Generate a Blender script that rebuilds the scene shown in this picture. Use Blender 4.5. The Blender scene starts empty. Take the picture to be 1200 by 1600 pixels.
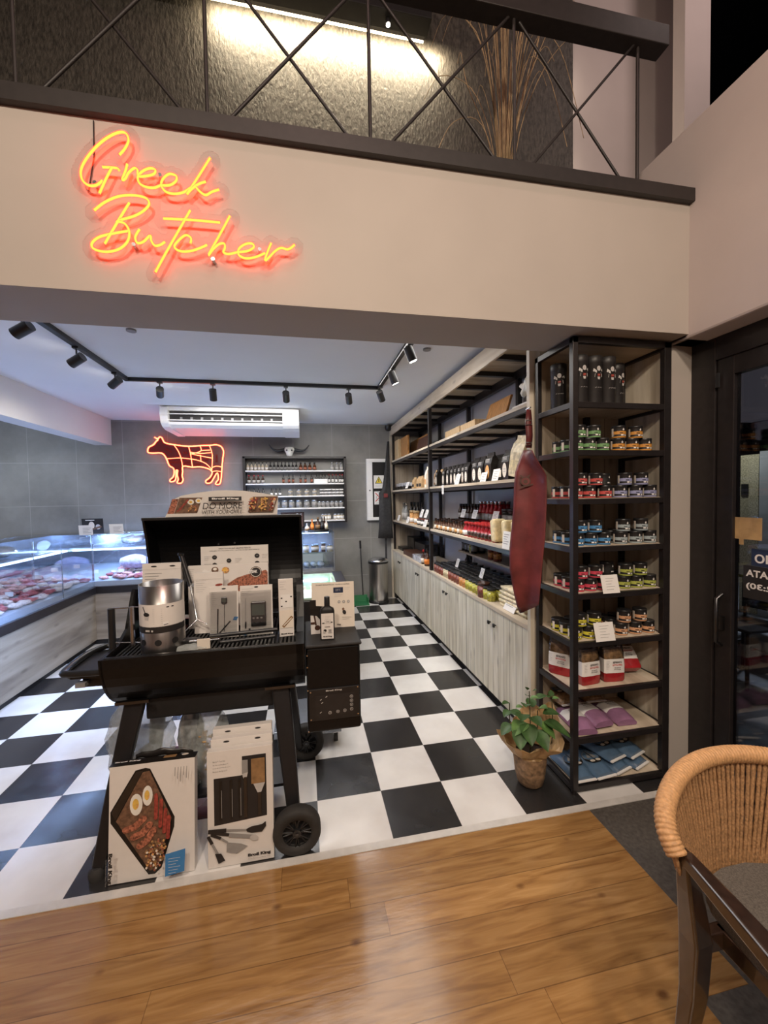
import bpy, math, random
from mathutils import Vector, Matrix
random.seed(11)
PI = math.pi
R = math.radians
SC = bpy.context.scene
COL = SC.collection

# ---------------------------------------------------------------- camera
def cam_axes(yaw, pitch, roll):
    cy, sy, cp, sp = math.cos(yaw), math.sin(yaw), math.cos(pitch), math.sin(pitch)
    f = Vector((sy*cp, cy*cp, sp)); r = Vector((cy, -sy, 0)); u = r.cross(f)
    cr, sr = math.cos(roll), math.sin(roll)
    return r*cr+u*sr, u*cr-r*sr, f
CR, CU, CF = cam_axes(.19365, -.03544, -.01748)
CP = Vector((-.36249, -1.7379, 1.55778))
FPX = 633.4475
cd = bpy.data.cameras.new('camera'); cam = bpy.data.objects.new('camera', cd); COL.objects.link(cam)
cd.sensor_fit = 'HORIZONTAL'; cd.sensor_width = 36; cd.lens = FPX/1200*36; cd.clip_start = .02
cam.matrix_world = Matrix(((CR.x, CU.x, -CF.x, CP.x), (CR.y, CU.y, -CF.y, CP.y), (CR.z, CU.z, -CF.z, CP.z), (0, 0, 0, 1)))
SC.camera = cam
def at(px, py, **k):
    """measured point: where the sight line through a pixel meets a real plane x=, y= or z="""
    (a, v), = k.items(); i = 'xyz'.index(a)
    d = CF + CR*((px-600)/FPX) + CU*((800-py)/FPX)
    return CP + d*((v-CP[i])/d[i])

# ---------------------------------------------------------------- world, exposure, lights
SC.view_settings.view_transform = 'Standard'; SC.view_settings.look = 'None'
SC.view_settings.exposure = 0.0; SC.view_settings.gamma = 1; SC.view_settings.use_curve_mapping = False
w = bpy.data.worlds.new('world'); SC.world = w; w.use_nodes = True
w.node_tree.nodes['Background'].inputs[0].default_value = (.09, .085, .1, 1)
w.node_tree.nodes['Background'].inputs[1].default_value = .6
def light(name, kind, loc, target, energy, color, **k):
    d = bpy.data.lights.new(name, kind); o = bpy.data.objects.new(name, d); COL.objects.link(o)
    o.location = loc; d.energy = energy; d.color = color
    o.rotation_euler = (Vector(target)-Vector(loc)).to_track_quat('-Z', 'Y').to_euler()
    for a, v in k.items(): setattr(d, a, v)
    return o
WARM = (1, .84, .68); NEUT = (1, .93, .84); COOL = (.36, .55, 1)
# dining room ceiling lamps behind and above the camera
for x, y, e, ty in ((-1.2, -2.5, 44, .9), (.5, -2.6, 42, .6), (-.4, -3.6, 36, -2.4)):
    light('dining_lamp', 'AREA', (x, y, 3.5), (x, ty, .9), e, WARM, shape='DISK', size=.22)
light('dining_lamp', 'SPOT', (-.2, -1.2, 4.2), (-.1, -.55, 0), 60, WARM, spot_size=R(75), spot_blend=1, shadow_soft_size=.12)
light('dining_lamp', 'AREA', (-.3, -1.6, 5.2), (1.6, -.3, 2.8), 16, (1, .60, .56), shape='DISK', size=.2)
light('dining_lamp', 'SPOT', (.9, -1.4, 3.6), (1.0, -.75, .4), 55, WARM, spot_size=R(65), spot_blend=1, shadow_soft_size=.08)
# added fill lights under the shop ceiling, with no fitting of their own
light('shop_fill', 'AREA', (-.5, 1.6, 2.66), (-.5, 1.6, 0), 34, (1, .95, .9), shape='RECTANGLE', size=2.4, size_y=1.2)
light('shop_fill', 'AREA', (-.6, 3.0, 2.6), (-.6, 3.6, 0), 32, (1, .96, .92), shape='RECTANGLE', size=2.0, size_y=.6)
light('street_lamp', 'AREA', (5.5, 2.2, 4.2), (4.0, 1.2, 0), 330, (.75, .85, 1), shape='DISK', size=.6)
light('service_lamp', 'AREA', (-4.3, 3.2, 2.1), (-4.0, 4.4, 1.3), 10, (.8, .9, 1), shape='RECTANGLE', size=1.2, size_y=.3)

# ---------------------------------------------------------------- materials
MATS = {}
def nmat(name):
    m = bpy.data.materials.new(name); m.use_nodes = True; MATS[name] = m
    nt = m.node_tree; return m, nt, nt.nodes['Principled BSDF']
def N(nt, t, **k):
    n = nt.nodes.new('ShaderNode'+t)
    for a, v in k.items(): setattr(n, a, v)
    return n
def obj_coord(nt, scale=(1, 1, 1)):
    tc = N(nt, 'TexCoord'); mp = N(nt, 'Mapping'); mp.inputs['Scale'].default_value = scale
    nt.links.new(tc.outputs['Object'], mp.inputs['Vector']); return mp.outputs['Vector']
def ramp(nt, fac, stops):
    r = N(nt, 'ValToRGB'); e = r.color_ramp.elements
    while len(e) < len(stops): e.new(.5)
    for el, (p, c) in zip(e, stops): el.position = p; el.color = (*c, 1)
    nt.links.new(fac, r.inputs[0]); return r.outputs[0]
def mat(name, col, rough=.5, metal=0, var=.08, scale=30, bump=0, spec=.5, trans=0, alpha=1, emis=None, es=0, coat=0, stretch=(1, 1, 1)):
    m, nt, b = nmat(name)
    v = obj_coord(nt, stretch); no = N(nt, 'TexNoise'); no.inputs['Scale'].default_value = scale; no.inputs['Detail'].default_value = 4
    nt.links.new(v, no.inputs['Vector'])
    c0 = tuple(max(0, c*(1-var)) for c in col); c1 = tuple(min(1, c*(1+var)) for c in col)
    nt.links.new(ramp(nt, no.outputs[0], [(.3, c0), (.7, c1)]), b.inputs['Base Color'])
    b.inputs['Roughness'].default_value = rough; b.inputs['Metallic'].default_value = metal
    b.inputs['Specular IOR Level'].default_value = spec; b.inputs['Transmission Weight'].default_value = trans
    b.inputs['Alpha'].default_value = alpha; b.inputs['Coat Weight'].default_value = coat
    if emis: b.inputs['Emission Color'].default_value = (*emis, 1); b.inputs['Emission Strength'].default_value = es
    if bump:
        bp = N(nt, 'Bump'); bp.inputs['Strength'].default_value = bump; bp.inputs['Distance'].default_value = .01
        nt.links.new(no.outputs[0], bp.inputs['Height']); nt.links.new(bp.outputs[0], b.inputs['Normal'])
    return m
def glass(name, tint=(1, 1, 1), gl=.1, rough=.02, fk=1.0):
    m = bpy.data.materials.new(name); m.use_nodes = True; MATS[name] = m; nt = m.node_tree; nt.nodes.clear()
    out = N(nt, 'OutputMaterial'); mx = N(nt, 'MixShader'); t = N(nt, 'BsdfTransparent'); g = N(nt, 'BsdfGlossy')
    t.inputs[0].default_value = (*tint, 1); g.inputs['Roughness'].default_value = rough
    lw = N(nt, 'Fresnel'); lw.inputs[0].default_value = 1.45
    ad = N(nt, 'Math', operation='ADD'); ad.inputs[1].default_value = gl-.04*fk; ad.use_clamp = True
    nt.links.new(mth(nt, 'MULTIPLY', lw.outputs[0], fk), ad.inputs[0]); nt.links.new(ad.outputs[0], mx.inputs[0])
    nt.links.new(t.outputs[0], mx.inputs[1]); nt.links.new(g.outputs[0], mx.inputs[2]); nt.links.new(mx.outputs[0], out.inputs[0])
    return m
def neon(name, core, edge, s):
    m = bpy.data.materials.new(name); m.use_nodes = True; MATS[name] = m; nt = m.node_tree; nt.nodes.clear()
    out = N(nt, 'OutputMaterial'); e = N(nt, 'Emission'); lw = N(nt, 'LayerWeight'); lw.inputs[0].default_value = .35
    c = ramp(nt, lw.outputs['Facing'], [(.15, core), (.6, edge)])
    nt.links.new(c, e.inputs[0]); e.inputs[1].default_value = s; nt.links.new(e.outputs[0], out.inputs[0]); return m
def emit(name, col, s):
    m = bpy.data.materials.new(name); m.use_nodes = True; MATS[name] = m; nt = m.node_tree; nt.nodes.clear()
    out = N(nt, 'OutputMaterial'); e = N(nt, 'Emission'); e.inputs[0].default_value = (*col, 1); e.inputs[1].default_value = s
    nt.links.new(e.outputs[0], out.inputs[0]); return m
def mth(nt, op, a, b=None, c=None):
    n = N(nt, 'Math', operation=op)
    for i, x in enumerate((a, b, c)):
        if x is None: continue
        if isinstance(x, (int, float)): n.inputs[i].default_value = x
        else: nt.links.new(x, n.inputs[i])
    return n.outputs[0]
def world_xyz(nt):
    g = N(nt, 'NewGeometry'); s = N(nt, 'SeparateXYZ'); nt.links.new(g.outputs['Position'], s.inputs[0]); return g.outputs['Position'], s.outputs
def mixc(nt, f, a, b):
    n = N(nt, 'Mix', data_type='RGBA')
    if isinstance(f, float): n.inputs[0].default_value = f
    else: nt.links.new(f, n.inputs[0])
    for i, x in ((6, a), (7, b)):
        if isinstance(x, tuple): n.inputs[i].default_value = (*x, 1)
        else: nt.links.new(x, n.inputs[i])
    return n.outputs[2]
T = 1/3
def checker_floor():
    m, nt, b = nmat('checker_vinyl'); pos, s = world_xyz(nt)
    u = mth(nt, 'DIVIDE', s[0], T); v = mth(nt, 'DIVIDE', s[1], T)
    par = mth(nt, 'FLOORED_MODULO', mth(nt, 'ADD', mth(nt, 'FLOOR', u), mth(nt, 'FLOOR', v)), 2)
    def edge(a): f = mth(nt, 'FRACT', a); return mth(nt, 'MINIMUM', f, mth(nt, 'SUBTRACT', 1, f))
    e = mth(nt, 'LESS_THAN', mth(nt, 'MINIMUM', edge(u), edge(v)), .0035)
    no = N(nt, 'TexNoise'); no.inputs['Scale'].default_value = 3; no.inputs['Detail'].default_value = 5; nt.links.new(pos, no.inputs['Vector'])
    wh = ramp(nt, no.outputs[0], [(.35, (.66, .64, .62)), (.6, (.78, .77, .75))])
    bk = ramp(nt, no.outputs[0], [(.35, (.022, .021, .022)), (.65, (.034, .032, .031))])
    c = mixc(nt, par, bk, wh); c = mixc(nt, mth(nt, 'MULTIPLY', e, .55), c, (.16, .15, .15)); nt.links.new(c, b.inputs['Base Color'])
    b.inputs['Roughness'].default_value = .2; b.inputs['Specular IOR Level'].default_value = .55
    n2 = N(nt, 'TexNoise'); n2.inputs['Scale'].default_value = 9; nt.links.new(pos, n2.inputs['Vector'])
    nt.links.new(ramp(nt, n2.outputs[0], [(.3, (.16,)*3), (.7, (.27,)*3)]), b.inputs['Roughness'])
def plank_floor():
    m, nt, b = nmat('glossy_pine_planks'); pos, s = world_xyz(nt)
    W = .125; row = mth(nt, 'FLOOR', mth(nt, 'DIVIDE', s[1], W))
    wn = N(nt, 'TexWhiteNoise', noise_dimensions='1D'); nt.links.new(row, wn.inputs['W'])
    xs = mth(nt, 'ADD', s[0], mth(nt, 'MULTIPLY', wn.outputs[0], 3.0)); seg = mth(nt, 'FLOOR', mth(nt, 'DIVIDE', xs, 1.9))
    wn2 = N(nt, 'TexWhiteNoise', noise_dimensions='2D'); cb = N(nt, 'CombineXYZ'); nt.links.new(row, cb.inputs[0]); nt.links.new(seg, cb.inputs[1]); nt.links.new(cb.outputs[0], wn2.inputs['Vector'])
    cb2 = N(nt, 'CombineXYZ'); nt.links.new(mth(nt, 'MULTIPLY', xs, .9), cb2.inputs[0]); nt.links.new(mth(nt, 'MULTIPLY', s[1], 9), cb2.inputs[1]); nt.links.new(mth(nt, 'MULTIPLY', wn2.outputs[0], 7), cb2.inputs[2])
    no = N(nt, 'TexNoise'); no.inputs['Scale'].default_value = 4.2; no.inputs['Detail'].default_value = 9; no.inputs['Distortion'].default_value = .9; nt.links.new(cb2.outputs[0], no.inputs['Vector'])
    c = ramp(nt, no.outputs[0], [(.3, (.235, .115, .038)), (.5, (.34, .18, .062)), (.72, (.44, .25, .095))])
    tone = mth(nt, 'ADD', .82, mth(nt, 'MULTIPLY', wn2.outputs[0], .34))
    vm = N(nt, 'VectorMath', operation='SCALE'); nt.links.new(c, vm.inputs[0]); nt.links.new(tone, vm.inputs['Scale'])
    vo = N(nt, 'TexVoronoi'); vo.inputs['Scale'].default_value = 1.0; cb3 = N(nt, 'CombineXYZ')
    nt.links.new(mth(nt, 'MULTIPLY', s[0], 4.2), cb3.inputs[0]); nt.links.new(mth(nt, 'MULTIPLY', s[1], 6.5), cb3.inputs[1]); nt.links.new(cb3.outputs[0], vo.inputs['Vector'])
    kn = N(nt, 'MapRange'); kn.inputs[1].default_value = .04; kn.inputs[2].default_value = .11; kn.inputs[3].default_value = 1; kn.inputs[4].default_value = 0
    nt.links.new(vo.outputs['Distance'], kn.inputs[0]); c2 = mixc(nt, mth(nt, 'MULTIPLY', kn.outputs[0], .8), vm.outputs[0], (.1, .035, .012))
    f = mth(nt, 'FRACT', mth(nt, 'DIVIDE', s[1], W)); e1 = mth(nt, 'LESS_THAN', mth(nt, 'MINIMUM', f, mth(nt, 'SUBTRACT', 1, f)), .012)
    f2 = mth(nt, 'FRACT', mth(nt, 'DIVIDE', xs, 1.9)); e2 = mth(nt, 'LESS_THAN', f2, .0012)
    ed = mth(nt, 'MAXIMUM', e1, e2); nt.links.new(mixc(nt, mth(nt, 'MULTIPLY', ed, .55), c2, (.06, .025, .01)), b.inputs['Base Color'])
    b.inputs['Roughness'].default_value = .22; b.inputs['Coat Weight'].default_value = .4; b.inputs['Coat Roughness'].default_value = .12
    wv = N(nt, 'TexNoise'); wv.inputs['Scale'].default_value = 1; cb4 = N(nt, 'CombineXYZ'); nt.links.new(mth(nt, 'MULTIPLY', s[0], 14), cb4.inputs[0]); nt.links.new(mth(nt, 'MULTIPLY', s[1], 55), cb4.inputs[1]); nt.links.new(cb4.outputs[0], wv.inputs['Vector'])
    bp = N(nt, 'Bump'); bp.inputs['Strength'].default_value = .22; bp.inputs['Distance'].default_value = .004
    nt.links.new(mth(nt, 'SUBTRACT', wv.outputs[0], mth(nt, 'MULTIPLY', ed, .5)), bp.inputs['Height']); nt.links.new(bp.outputs[0], b.inputs['Normal'])
def tile_wall():
    m, nt, b = nmat('grey_wall_tiles'); pos, s = world_xyz(nt)
    def edge(a, o, w): f = mth(nt, 'FRACT', mth(nt, 'DIVIDE', mth(nt, 'SUBTRACT', a, o), w)); return mth(nt, 'MINIMUM', f, mth(nt, 'SUBTRACT', 1, f))
    e = mth(nt, 'LESS_THAN', mth(nt, 'MINIMUM', edge(s[0], -2.785, .57), edge(s[2], .375, .5725)), .006)
    no = N(nt, 'TexNoise'); no.inputs['Scale'].default_value = 1.6; no.inputs['Detail'].default_value = 8; no.inputs['Roughness'].default_value = .62; nt.links.new(pos, no.inputs['Vector'])
    c = ramp(nt, no.outputs[0], [(.3, (.16, .155, .147)), (.72, (.28, .272, .257))])
    nt.links.new(mixc(nt, mth(nt, 'MULTIPLY', e, .7), c, (.36, .35, .33)), b.inputs['Base Color']); b.inputs['Roughness'].default_value = .45
def plank_wood(name, dark, mid, light_, axis, groove=None, rough=.5, gs=1.0, edge_dark=.6, knots=True):
    """wood with grain along axis, world position based; groove=(axis, width) draws board joints"""
    m, nt, b = nmat(name); pos, s = world_xyz(nt); cb = N(nt, 'CombineXYZ')
    for i in range(3): nt.links.new(mth(nt, 'MULTIPLY', s[i], 1.6*gs if i == axis else 16*gs), cb.inputs[i])
    no = N(nt, 'TexNoise'); no.inputs['Scale'].default_value = 1; no.inputs['Detail'].default_value = 7; no.inputs['Distortion'].default_value = .5; nt.links.new(cb.outputs[0], no.inputs['Vector'])
    c = ramp(nt, no.outputs[0], [(.3, dark), (.5, mid), (.72, light_)])
    if knots:
        vo = N(nt, 'TexVoronoi'); vo.inputs['Scale'].default_value = 1; cb3 = N(nt, 'CombineXYZ')
        for i in range(3): nt.links.new(mth(nt, 'MULTIPLY', s[i], 4.0 if i == axis else 12), cb3.inputs[i])
        nt.links.new(cb3.outputs[0], vo.inputs['Vector']); kn = N(nt, 'MapRange'); kn.inputs[1].default_value = .06; kn.inputs[2].default_value = .22; kn.inputs[3].default_value = 1; kn.inputs[4].default_value = 0
        nt.links.new(vo.outputs['Distance'], kn.inputs[0]); c = mixc(nt, mth(nt, 'MULTIPLY', kn.outputs[0], .5), c, tuple(x*.42 for x in dark))
    if groove:
        f = mth(nt, 'FRACT', mth(nt, 'DIVIDE', s[groove[0]], groove[1])); e = mth(nt, 'LESS_THAN', mth(nt, 'MINIMUM', f, mth(nt, 'SUBTRACT', 1, f)), .028)
        c = mixc(nt, mth(nt, 'MULTIPLY', e, edge_dark), c, tuple(x*.35 for x in dark))
    nt.links.new(c, b.inputs['Base Color']); b.inputs['Roughness'].default_value = rough
checker_floor(); plank_floor(); tile_wall()
plank_wood('whitewashed_boards', (.40, .36, .27), (.60, .56, .45), (.74, .70, .60), 2, (1, .083), .5, 1.0, .8)
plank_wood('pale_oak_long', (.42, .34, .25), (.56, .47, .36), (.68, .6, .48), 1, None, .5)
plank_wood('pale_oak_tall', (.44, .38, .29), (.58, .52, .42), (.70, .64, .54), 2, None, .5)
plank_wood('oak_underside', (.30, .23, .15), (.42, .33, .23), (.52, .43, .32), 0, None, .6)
plank_wood('counter_oak', (.16, .13, .10), (.26, .22, .17), (.36, .31, .25), 1, None, .5, .7)
plank_wood('counter_oak_x', (.16, .13, .10), (.26, .22, .17), (.36, .31, .25), 0, None, .5, .7)
plank_wood('back_panel_oak', (.30, .24, .17), (.40, .33, .25), (.48, .41, .32), 2, (0, .11), .6)
mat('plaster_warm', (.50, .44, .42), .85, scale=4, var=.03, bump=.05)
mat('plaster_header', (.42, .375, .335), .85, scale=3, var=.03, bump=.05)
mat('plaster_white', (.72, .71, .70), .85, scale=3, var=.02)
mat('plaster_bluegrey', (.50, .50, .51), .8, scale=3, var=.03)
mat('ceiling_paint', (.76, .77, .80), .85, scale=1.2, var=.03)
mat('stone_tile', (.085, .075, .066), .6, scale=60, var=.3, bump=.1)
mat('pavement', (.11, .115, .12), .5, scale=8, var=.3)
mat('threshold_marble', (.62, .60, .57), .35, scale=20, var=.08)
mat('black_paint', (.012, .011, .012), .38, var=.2)
mat('black_matte', (.010, .009, .009), .6, var=.2)
mat('frame_black', (.016, .013, .013), .35, var=.2)
mat('beam_black', (.022, .017, .016), .5, var=.15)
mat('dark_textured_wall', (.065, .057, .048), .6, scale=75, var=.5, bump=.8, stretch=(1, 1, .4))
mat('night_dark', (.012, .013, .016), .3)
mat('white_plastic', (.78, .77, .76), .35, var=.02)
mat('grey_plastic', (.25, .25, .26), .4)
mat('black_plastic', (.015, .015, .016), .32, var=.15)
mat('rubber', (.028, .026, .024), .75, var=.2)
mat('steel', (.62, .62, .63), .22, 1, var=.05)
mat('brushed_steel', (.5, .48, .46), .3, 1, var=.12, scale=60, stretch=(1, 1, .05))
mat('dark_steel', (.12, .12, .125), .35, 1)
mat('cast_iron', (.01, .01, .01), .5, scale=90, var=.3, bump=.2)
mat('grill_enamel', (.006, .0057, .006), .36, spec=.3, scale=60, var=.2, bump=.03)
mat('paper_white', (.80, .78, .75), .6, var=.02)
mat('card_white', (.74, .70, .66), .42, var=.02)
mat('card_cream', (.78, .70, .60), .45, var=.02)
mat('print_black', (.02, .018, .018), .45, var=.1)
mat('print_grey', (.28, .27, .26), .5)
mat('print_lightgrey', (.5, .48, .46), .5)
mat('print_red', (.30, .05, .035), .5, scale=80, var=.5)
mat('print_meat', (.34, .12, .07), .5, scale=110, var=.8)
mat('print_orange', (.65, .33, .12), .5, scale=140, var=.6)
mat('print_brown', (.16, .085, .05), .5, scale=60, var=.5)
mat('print_wood', (.28, .16, .07), .5, scale=30, var=.3)
mat('print_yolk', (.72, .45, .09), .5, var=.2)
mat('print_eggwhite', (.80, .77, .70), .5)
mat('print_blue', (.05, .22, .50), .5)
mat('print_lilac', (.42, .38, .55), .5, var=.3)
mat('print_navy', (.02, .03, .07), .3)
mat('lcd', (.12, .15, .13), .25)
mat('leather', (.135, .024, .024), .42, scale=9, var=.45, bump=.12, coat=.1)
mat('dark_fabric', (.03, .029, .03), .8, var=.3)
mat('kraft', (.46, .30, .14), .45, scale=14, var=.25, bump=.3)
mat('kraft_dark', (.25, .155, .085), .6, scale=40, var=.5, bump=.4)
mat('leaf', (.045, .10, .028), .45, scale=25, var=.35)
mat('leaf_light', (.10, .20, .05), .45, scale=25, var=.3)
mat('stem', (.06, .06, .025), .6)
mat('soil', (.03, .02, .012), .9)
mat('rope', (.52, .29, .13), .6, scale=120, var=.2, bump=.15)
mat('rope_in', (.40, .22, .10), .65, scale=160, var=.35, bump=.25)
mat('walnut', (.026, .013, .009), .3, scale=14, var=.3, stretch=(4, 4, .7), coat=1.0)
mat('cushion', (.105, .092, .08), .85, scale=260, var=.35, bump=.2)
mat('pampas', (.36, .25, .14), .8, var=.3)
mat('bone', (.72, .69, .62), .6, var=.1)
mat('cream_block', (.70, .58, .34), .5, scale=40, var=.25)
mat('cream_bag', (.72, .62, .42), .4, scale=35, var=.35)
mat('board_amber', (.40, .19, .06), .45, scale=14, var=.35, stretch=(1, 6, 1))
mat('board_pale', (.62, .44, .24), .5, scale=16, var=.2, stretch=(6, 6, 1))
mat('board_dark', (.07, .028, .016), .5)
mat('pack_black', (.014, .012, .011), .32, scale=60, var=.3)
mat('pack_kraft', (.50, .33, .17), .5, var=.2)
mat('amber_liquid', (.07, .028, .012), .12, var=.4)
mat('sauce_dark', (.05, .02, .012), .12, var=.3)
mat('sauce_red', (.30, .015, .02), .15, var=.3)
mat('spice_pale', (.5, .42, .3), .4, scale=90, var=.3)
mat('bottle_clear', (.30, .30, .29), .1, var=.3)
mat('olive', (.42, .40, .06), .15, scale=70, var=.6)
mat('pickle_red', (.20, .05, .03), .15, scale=70, var=.6)
mat('pickle_orange', (.50, .22, .06), .15, scale=70, var=.6)
mat('pickle_pale', (.58, .50, .33), .15, scale=70, var=.5)
mat('jar_dark', (.02, .018, .017), .12, var=.4)
mat('silver_plastic', (.34, .35, .34), .15, .3, scale=18, var=.7, bump=.6)
mat('bag_red', (.36, .02, .025), .22, scale=12, var=.25, bump=.25)
mat('bag_purple', (.30, .15, .26), .28, scale=12, var=.25, bump=.25)
mat('bag_blue', (.085, .15, .24), .35, scale=12, var=.25, bump=.25)
mat('bag_food', (.28, .17, .08), .3, scale=60, var=.6, bump=.3)
mat('wood_chip', (.45, .28, .13), .7, var=.4)
mat('orange_label', (.75, .22, .03), .35)
mat('dustpan_green', (.02, .16, .06), .4)
mat('warn_yellow', (.80, .60, .05), .4)
mat('mark_red', (.60, .04, .04), .4)
mat('neon_panel', (.10, .006, .006), .3)
mat('meat_a', (.42, .10, .11), .3, scale=50, var=.5)
mat('meat_b', (.60, .30, .28), .3, scale=50, var=.45)
mat('meat_c', (.70, .58, .52), .3, scale=60, var=.35)
mat('meat_d', (.22, .05, .06), .3, scale=50, var=.5)
mat('case_white', (.40, .45, .52), .35, var=.03)
mat('case_steel', (.42, .46, .52), .25, .8, var=.1)
mat('freezer_green', (.45, .58, .44), .4, scale=8, var=.2)
mat('herb', (.08, .35, .05), .5, var=.5)
mat('film', (.55, .56, .60), .08, .25, scale=16, var=.5, bump=1.0)
glass('clear_glass', (.95, .97, .99), .05, .02, .35); glass('door_glass', (.72, .72, .74), .05, .02, .5)
glass('acrylic', (.985, .975, .975), .03, .03, .4); mat('bag_film', (.62, .66, .64), .16, alpha=.42, scale=22, bump=.8, var=.25)
glass('blister', (.9, .9, .9), .12, .08); glass('smoked_glass', (.12, .12, .13), .1)
neon('neon_amber', (1, .066, .008), (1, .008, .008), 15)
neon('neon_cow', (1, .17, .07), (1, .02, .02), 7.5)
emit('led_warm', (1, .80, .48), 16); emit('led_cool', (.50, .70, 1), 7); emit('spot_face', (1, .93, .8), 55)
emit('led_text_red', (.55, .05, .04), .35); emit('rack_glow', (.8, .85, .9), .35)

# ---------------------------------------------------------------- mesh building
class MB:
    def __init__(s): s.v = []; s.f = []; s.mi = []; s.sm = []
    def add(s, vs, fs, m=0, smooth=False, M=None):
        o = len(s.v)
        s.v += [tuple(M @ Vector(v)) if M else tuple(v) for v in vs]
        for i, f in enumerate(fs): s.f.append([k+o for k in f]); s.mi.append(m if isinstance(m, int) else m[i]); s.sm.append(smooth)
        return s
    def box(s, x0, x1, y0, y1, z0, z1, m=0, M=None):
        vs = [(x, y, z) for x in (x0, x1) for y in (y0, y1) for z in (z0, z1)]
        return s.add(vs, [(0, 1, 3, 2), (4, 6, 7, 5), (0, 4, 5, 1), (2, 3, 7, 6), (0, 2, 6, 4), (1, 5, 7, 3)], m, False, M)
    def cyl(s, p0, p1, r0, r1=None, n=12, m=0, caps=True, smooth=True):
        p0, p1 = Vector(p0), Vector(p1); r1 = r0 if r1 is None else r1
        q = (p1-p0).to_track_quat('Z', 'Y'); a = q @ Vector((1, 0, 0)); b = q @ Vector((0, 1, 0))
        vs = [p+(a*math.cos(2*PI*k/n)+b*math.sin(2*PI*k/n))*r for p, r in ((p0, r0), (p1, r1)) for k in range(n)]
        s.add(vs, [(k, (k+1) % n, n+(k+1) % n, n+k) for k in range(n)], m, smooth)
        if caps: s.add(vs, [tuple(range(n-1, -1, -1)), tuple(range(n, 2*n))], m)
        return s
    def tube(s, pts, r, n=8, m=0, closed=False, flat=None):
        P = [Vector(p) for p in pts]; k = len(P); rs = r if isinstance(r, (list, tuple)) else [r]*k
        vs = []; up = Vector((0, 0, 1)); prev = None
        for i, p in enumerate(P):
            t = (P[(i+1) % k]-P[i-1]) if closed or 0 < i < k-1 else (P[1]-P[0] if i == 0 else P[-1]-P[-2])
            if t.length < 1e-9: t = Vector((0, 0, 1))
            t.normalize()
            if prev is None:
                a = t.cross(up)
                if a.length < .1: a = t.cross(Vector((0, 1, 0)))
            else: a = prev-t*prev.dot(t)
            a.normalize(); prev = a; b = t.cross(a)
            for j in range(n):
                an = 2*PI*j/n; vs.append(p+(a*math.cos(an)+b*math.sin(an)*(flat or 1))*rs[i])
        fs = [(i*n+j, i*n+(j+1) % n, ((i+1) % k)*n+(j+1) % n, ((i+1) % k)*n+j) for i in range(k if closed else k-1) for j in range(n)]
        s.add(vs, fs, m, True)
        if not closed: s.add(vs, [tuple(range(n-1, -1, -1)), tuple(range((k-1)*n, k*n))], m)
        return s
    def lathe(s, prof, c=(0, 0, 0), n=14, m=0, smooth=True):
        """prof = [(radius, z)], m may be a list with one slot per ring"""
        k = len(prof); vs = [(c[0]+r*math.cos(2*PI*j/n), c[1]+r*math.sin(2*PI*j/n), c[2]+z) for r, z in prof for j in range(n)]
        fs = []; ms = []
        for i in range(k-1):
            for j in range(n): fs.append((i*n+j, i*n+(j+1) % n, (i+1)*n+(j+1) % n, (i+1)*n+j)); ms.append(m if isinstance(m, int) else m[i])
        s.add(vs, fs, ms, smooth)
        if prof[0][0] > 1e-4: s.add(vs, [tuple(range(n-1, -1, -1))], ms[0])
        if prof[-1][0] > 1e-4: s.add(vs, [tuple(range((k-1)*n, k*n))], ms[-1])
        return s
    def ell(s, c, r, m=0, nu=10, nv=6, M=None, jit=0):
        vs = []
        for i in range(nv+1):
            th = PI*i/nv
            for j in range(nu):
                ph = 2*PI*j/nu; q = 1+random.uniform(-jit, jit)
                v = Vector((r[0]*math.sin(th)*math.cos(ph)*q, r[1]*math.sin(th)*math.sin(ph)*q, r[2]*math.cos(th)*q))
                vs.append((M @ v if M else v)+Vector(c))
        return s.add(vs, [(i*nu+j, i*nu+(j+1) % nu, (i+1)*nu+(j+1) % nu, (i+1)*nu+j) for i in range(nv) for j in range(nu)], m, True)
    def prism(s, pts, axis, a, b, m=0, smooth=False):
        """outline pts in the two other axes, extruded along axis from a to b"""
        def p(u, v, w): return {0: (w, u, v), 1: (u, w, v), 2: (u, v, w)}[axis]
        n = len(pts); vs = [p(u, v, w) for w in (a, b) for u, v in pts]
        s.add(vs, [(k, (k+1) % n, n+(k+1) % n, n+k) for k in range(n)], m, smooth)
        return s.add(vs, [tuple(range(n-1, -1, -1)), tuple(range(n, 2*n))], m)
    def grid(s, rows, m=0, smooth=True):
        k = len(rows[0]); vs = [p for r in rows for p in r]
        return s.add(vs, [(i*k+j, i*k+j+1, (i+1)*k+j+1, (i+1)*k+j) for i in range(len(rows)-1) for j in range(k-1)], m, smooth)
    def build(s, name, mats, parent=None, base=None, bevel=0, solid=0, sub=0, seg=2):
        off = Vector((0, 0, 0)); q = parent
        while q: off += q.location; q = q.parent
        if parent is None and base is not None: off = Vector(base)
        me = bpy.data.meshes.new(name)
        me.from_pydata([(v[0]-off.x, v[1]-off.y, v[2]-off.z) for v in s.v], [], s.f)
        if isinstance(mats, str): mats = [mats]
        for q in mats: me.materials.append(MATS[q])
        me.polygons.foreach_set('material_index', s.mi); me.polygons.foreach_set('use_smooth', s.sm)
        me.update()
        o = bpy.data.objects.new(name, me); COL.objects.link(o)
        if parent: o.parent = parent
        elif base is not None: o.location = off
        if solid: d = o.modifiers.new('thickness', 'SOLIDIFY'); d.thickness = solid; d.offset = 0
        if sub: d = o.modifiers.new('smooth', 'SUBSURF'); d.levels = sub; d.render_levels = sub
        if bevel: d = o.modifiers.new('bevel', 'BEVEL'); d.width = bevel; d.segments = seg; d.limit_method = 'ANGLE'
        return o
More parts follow.
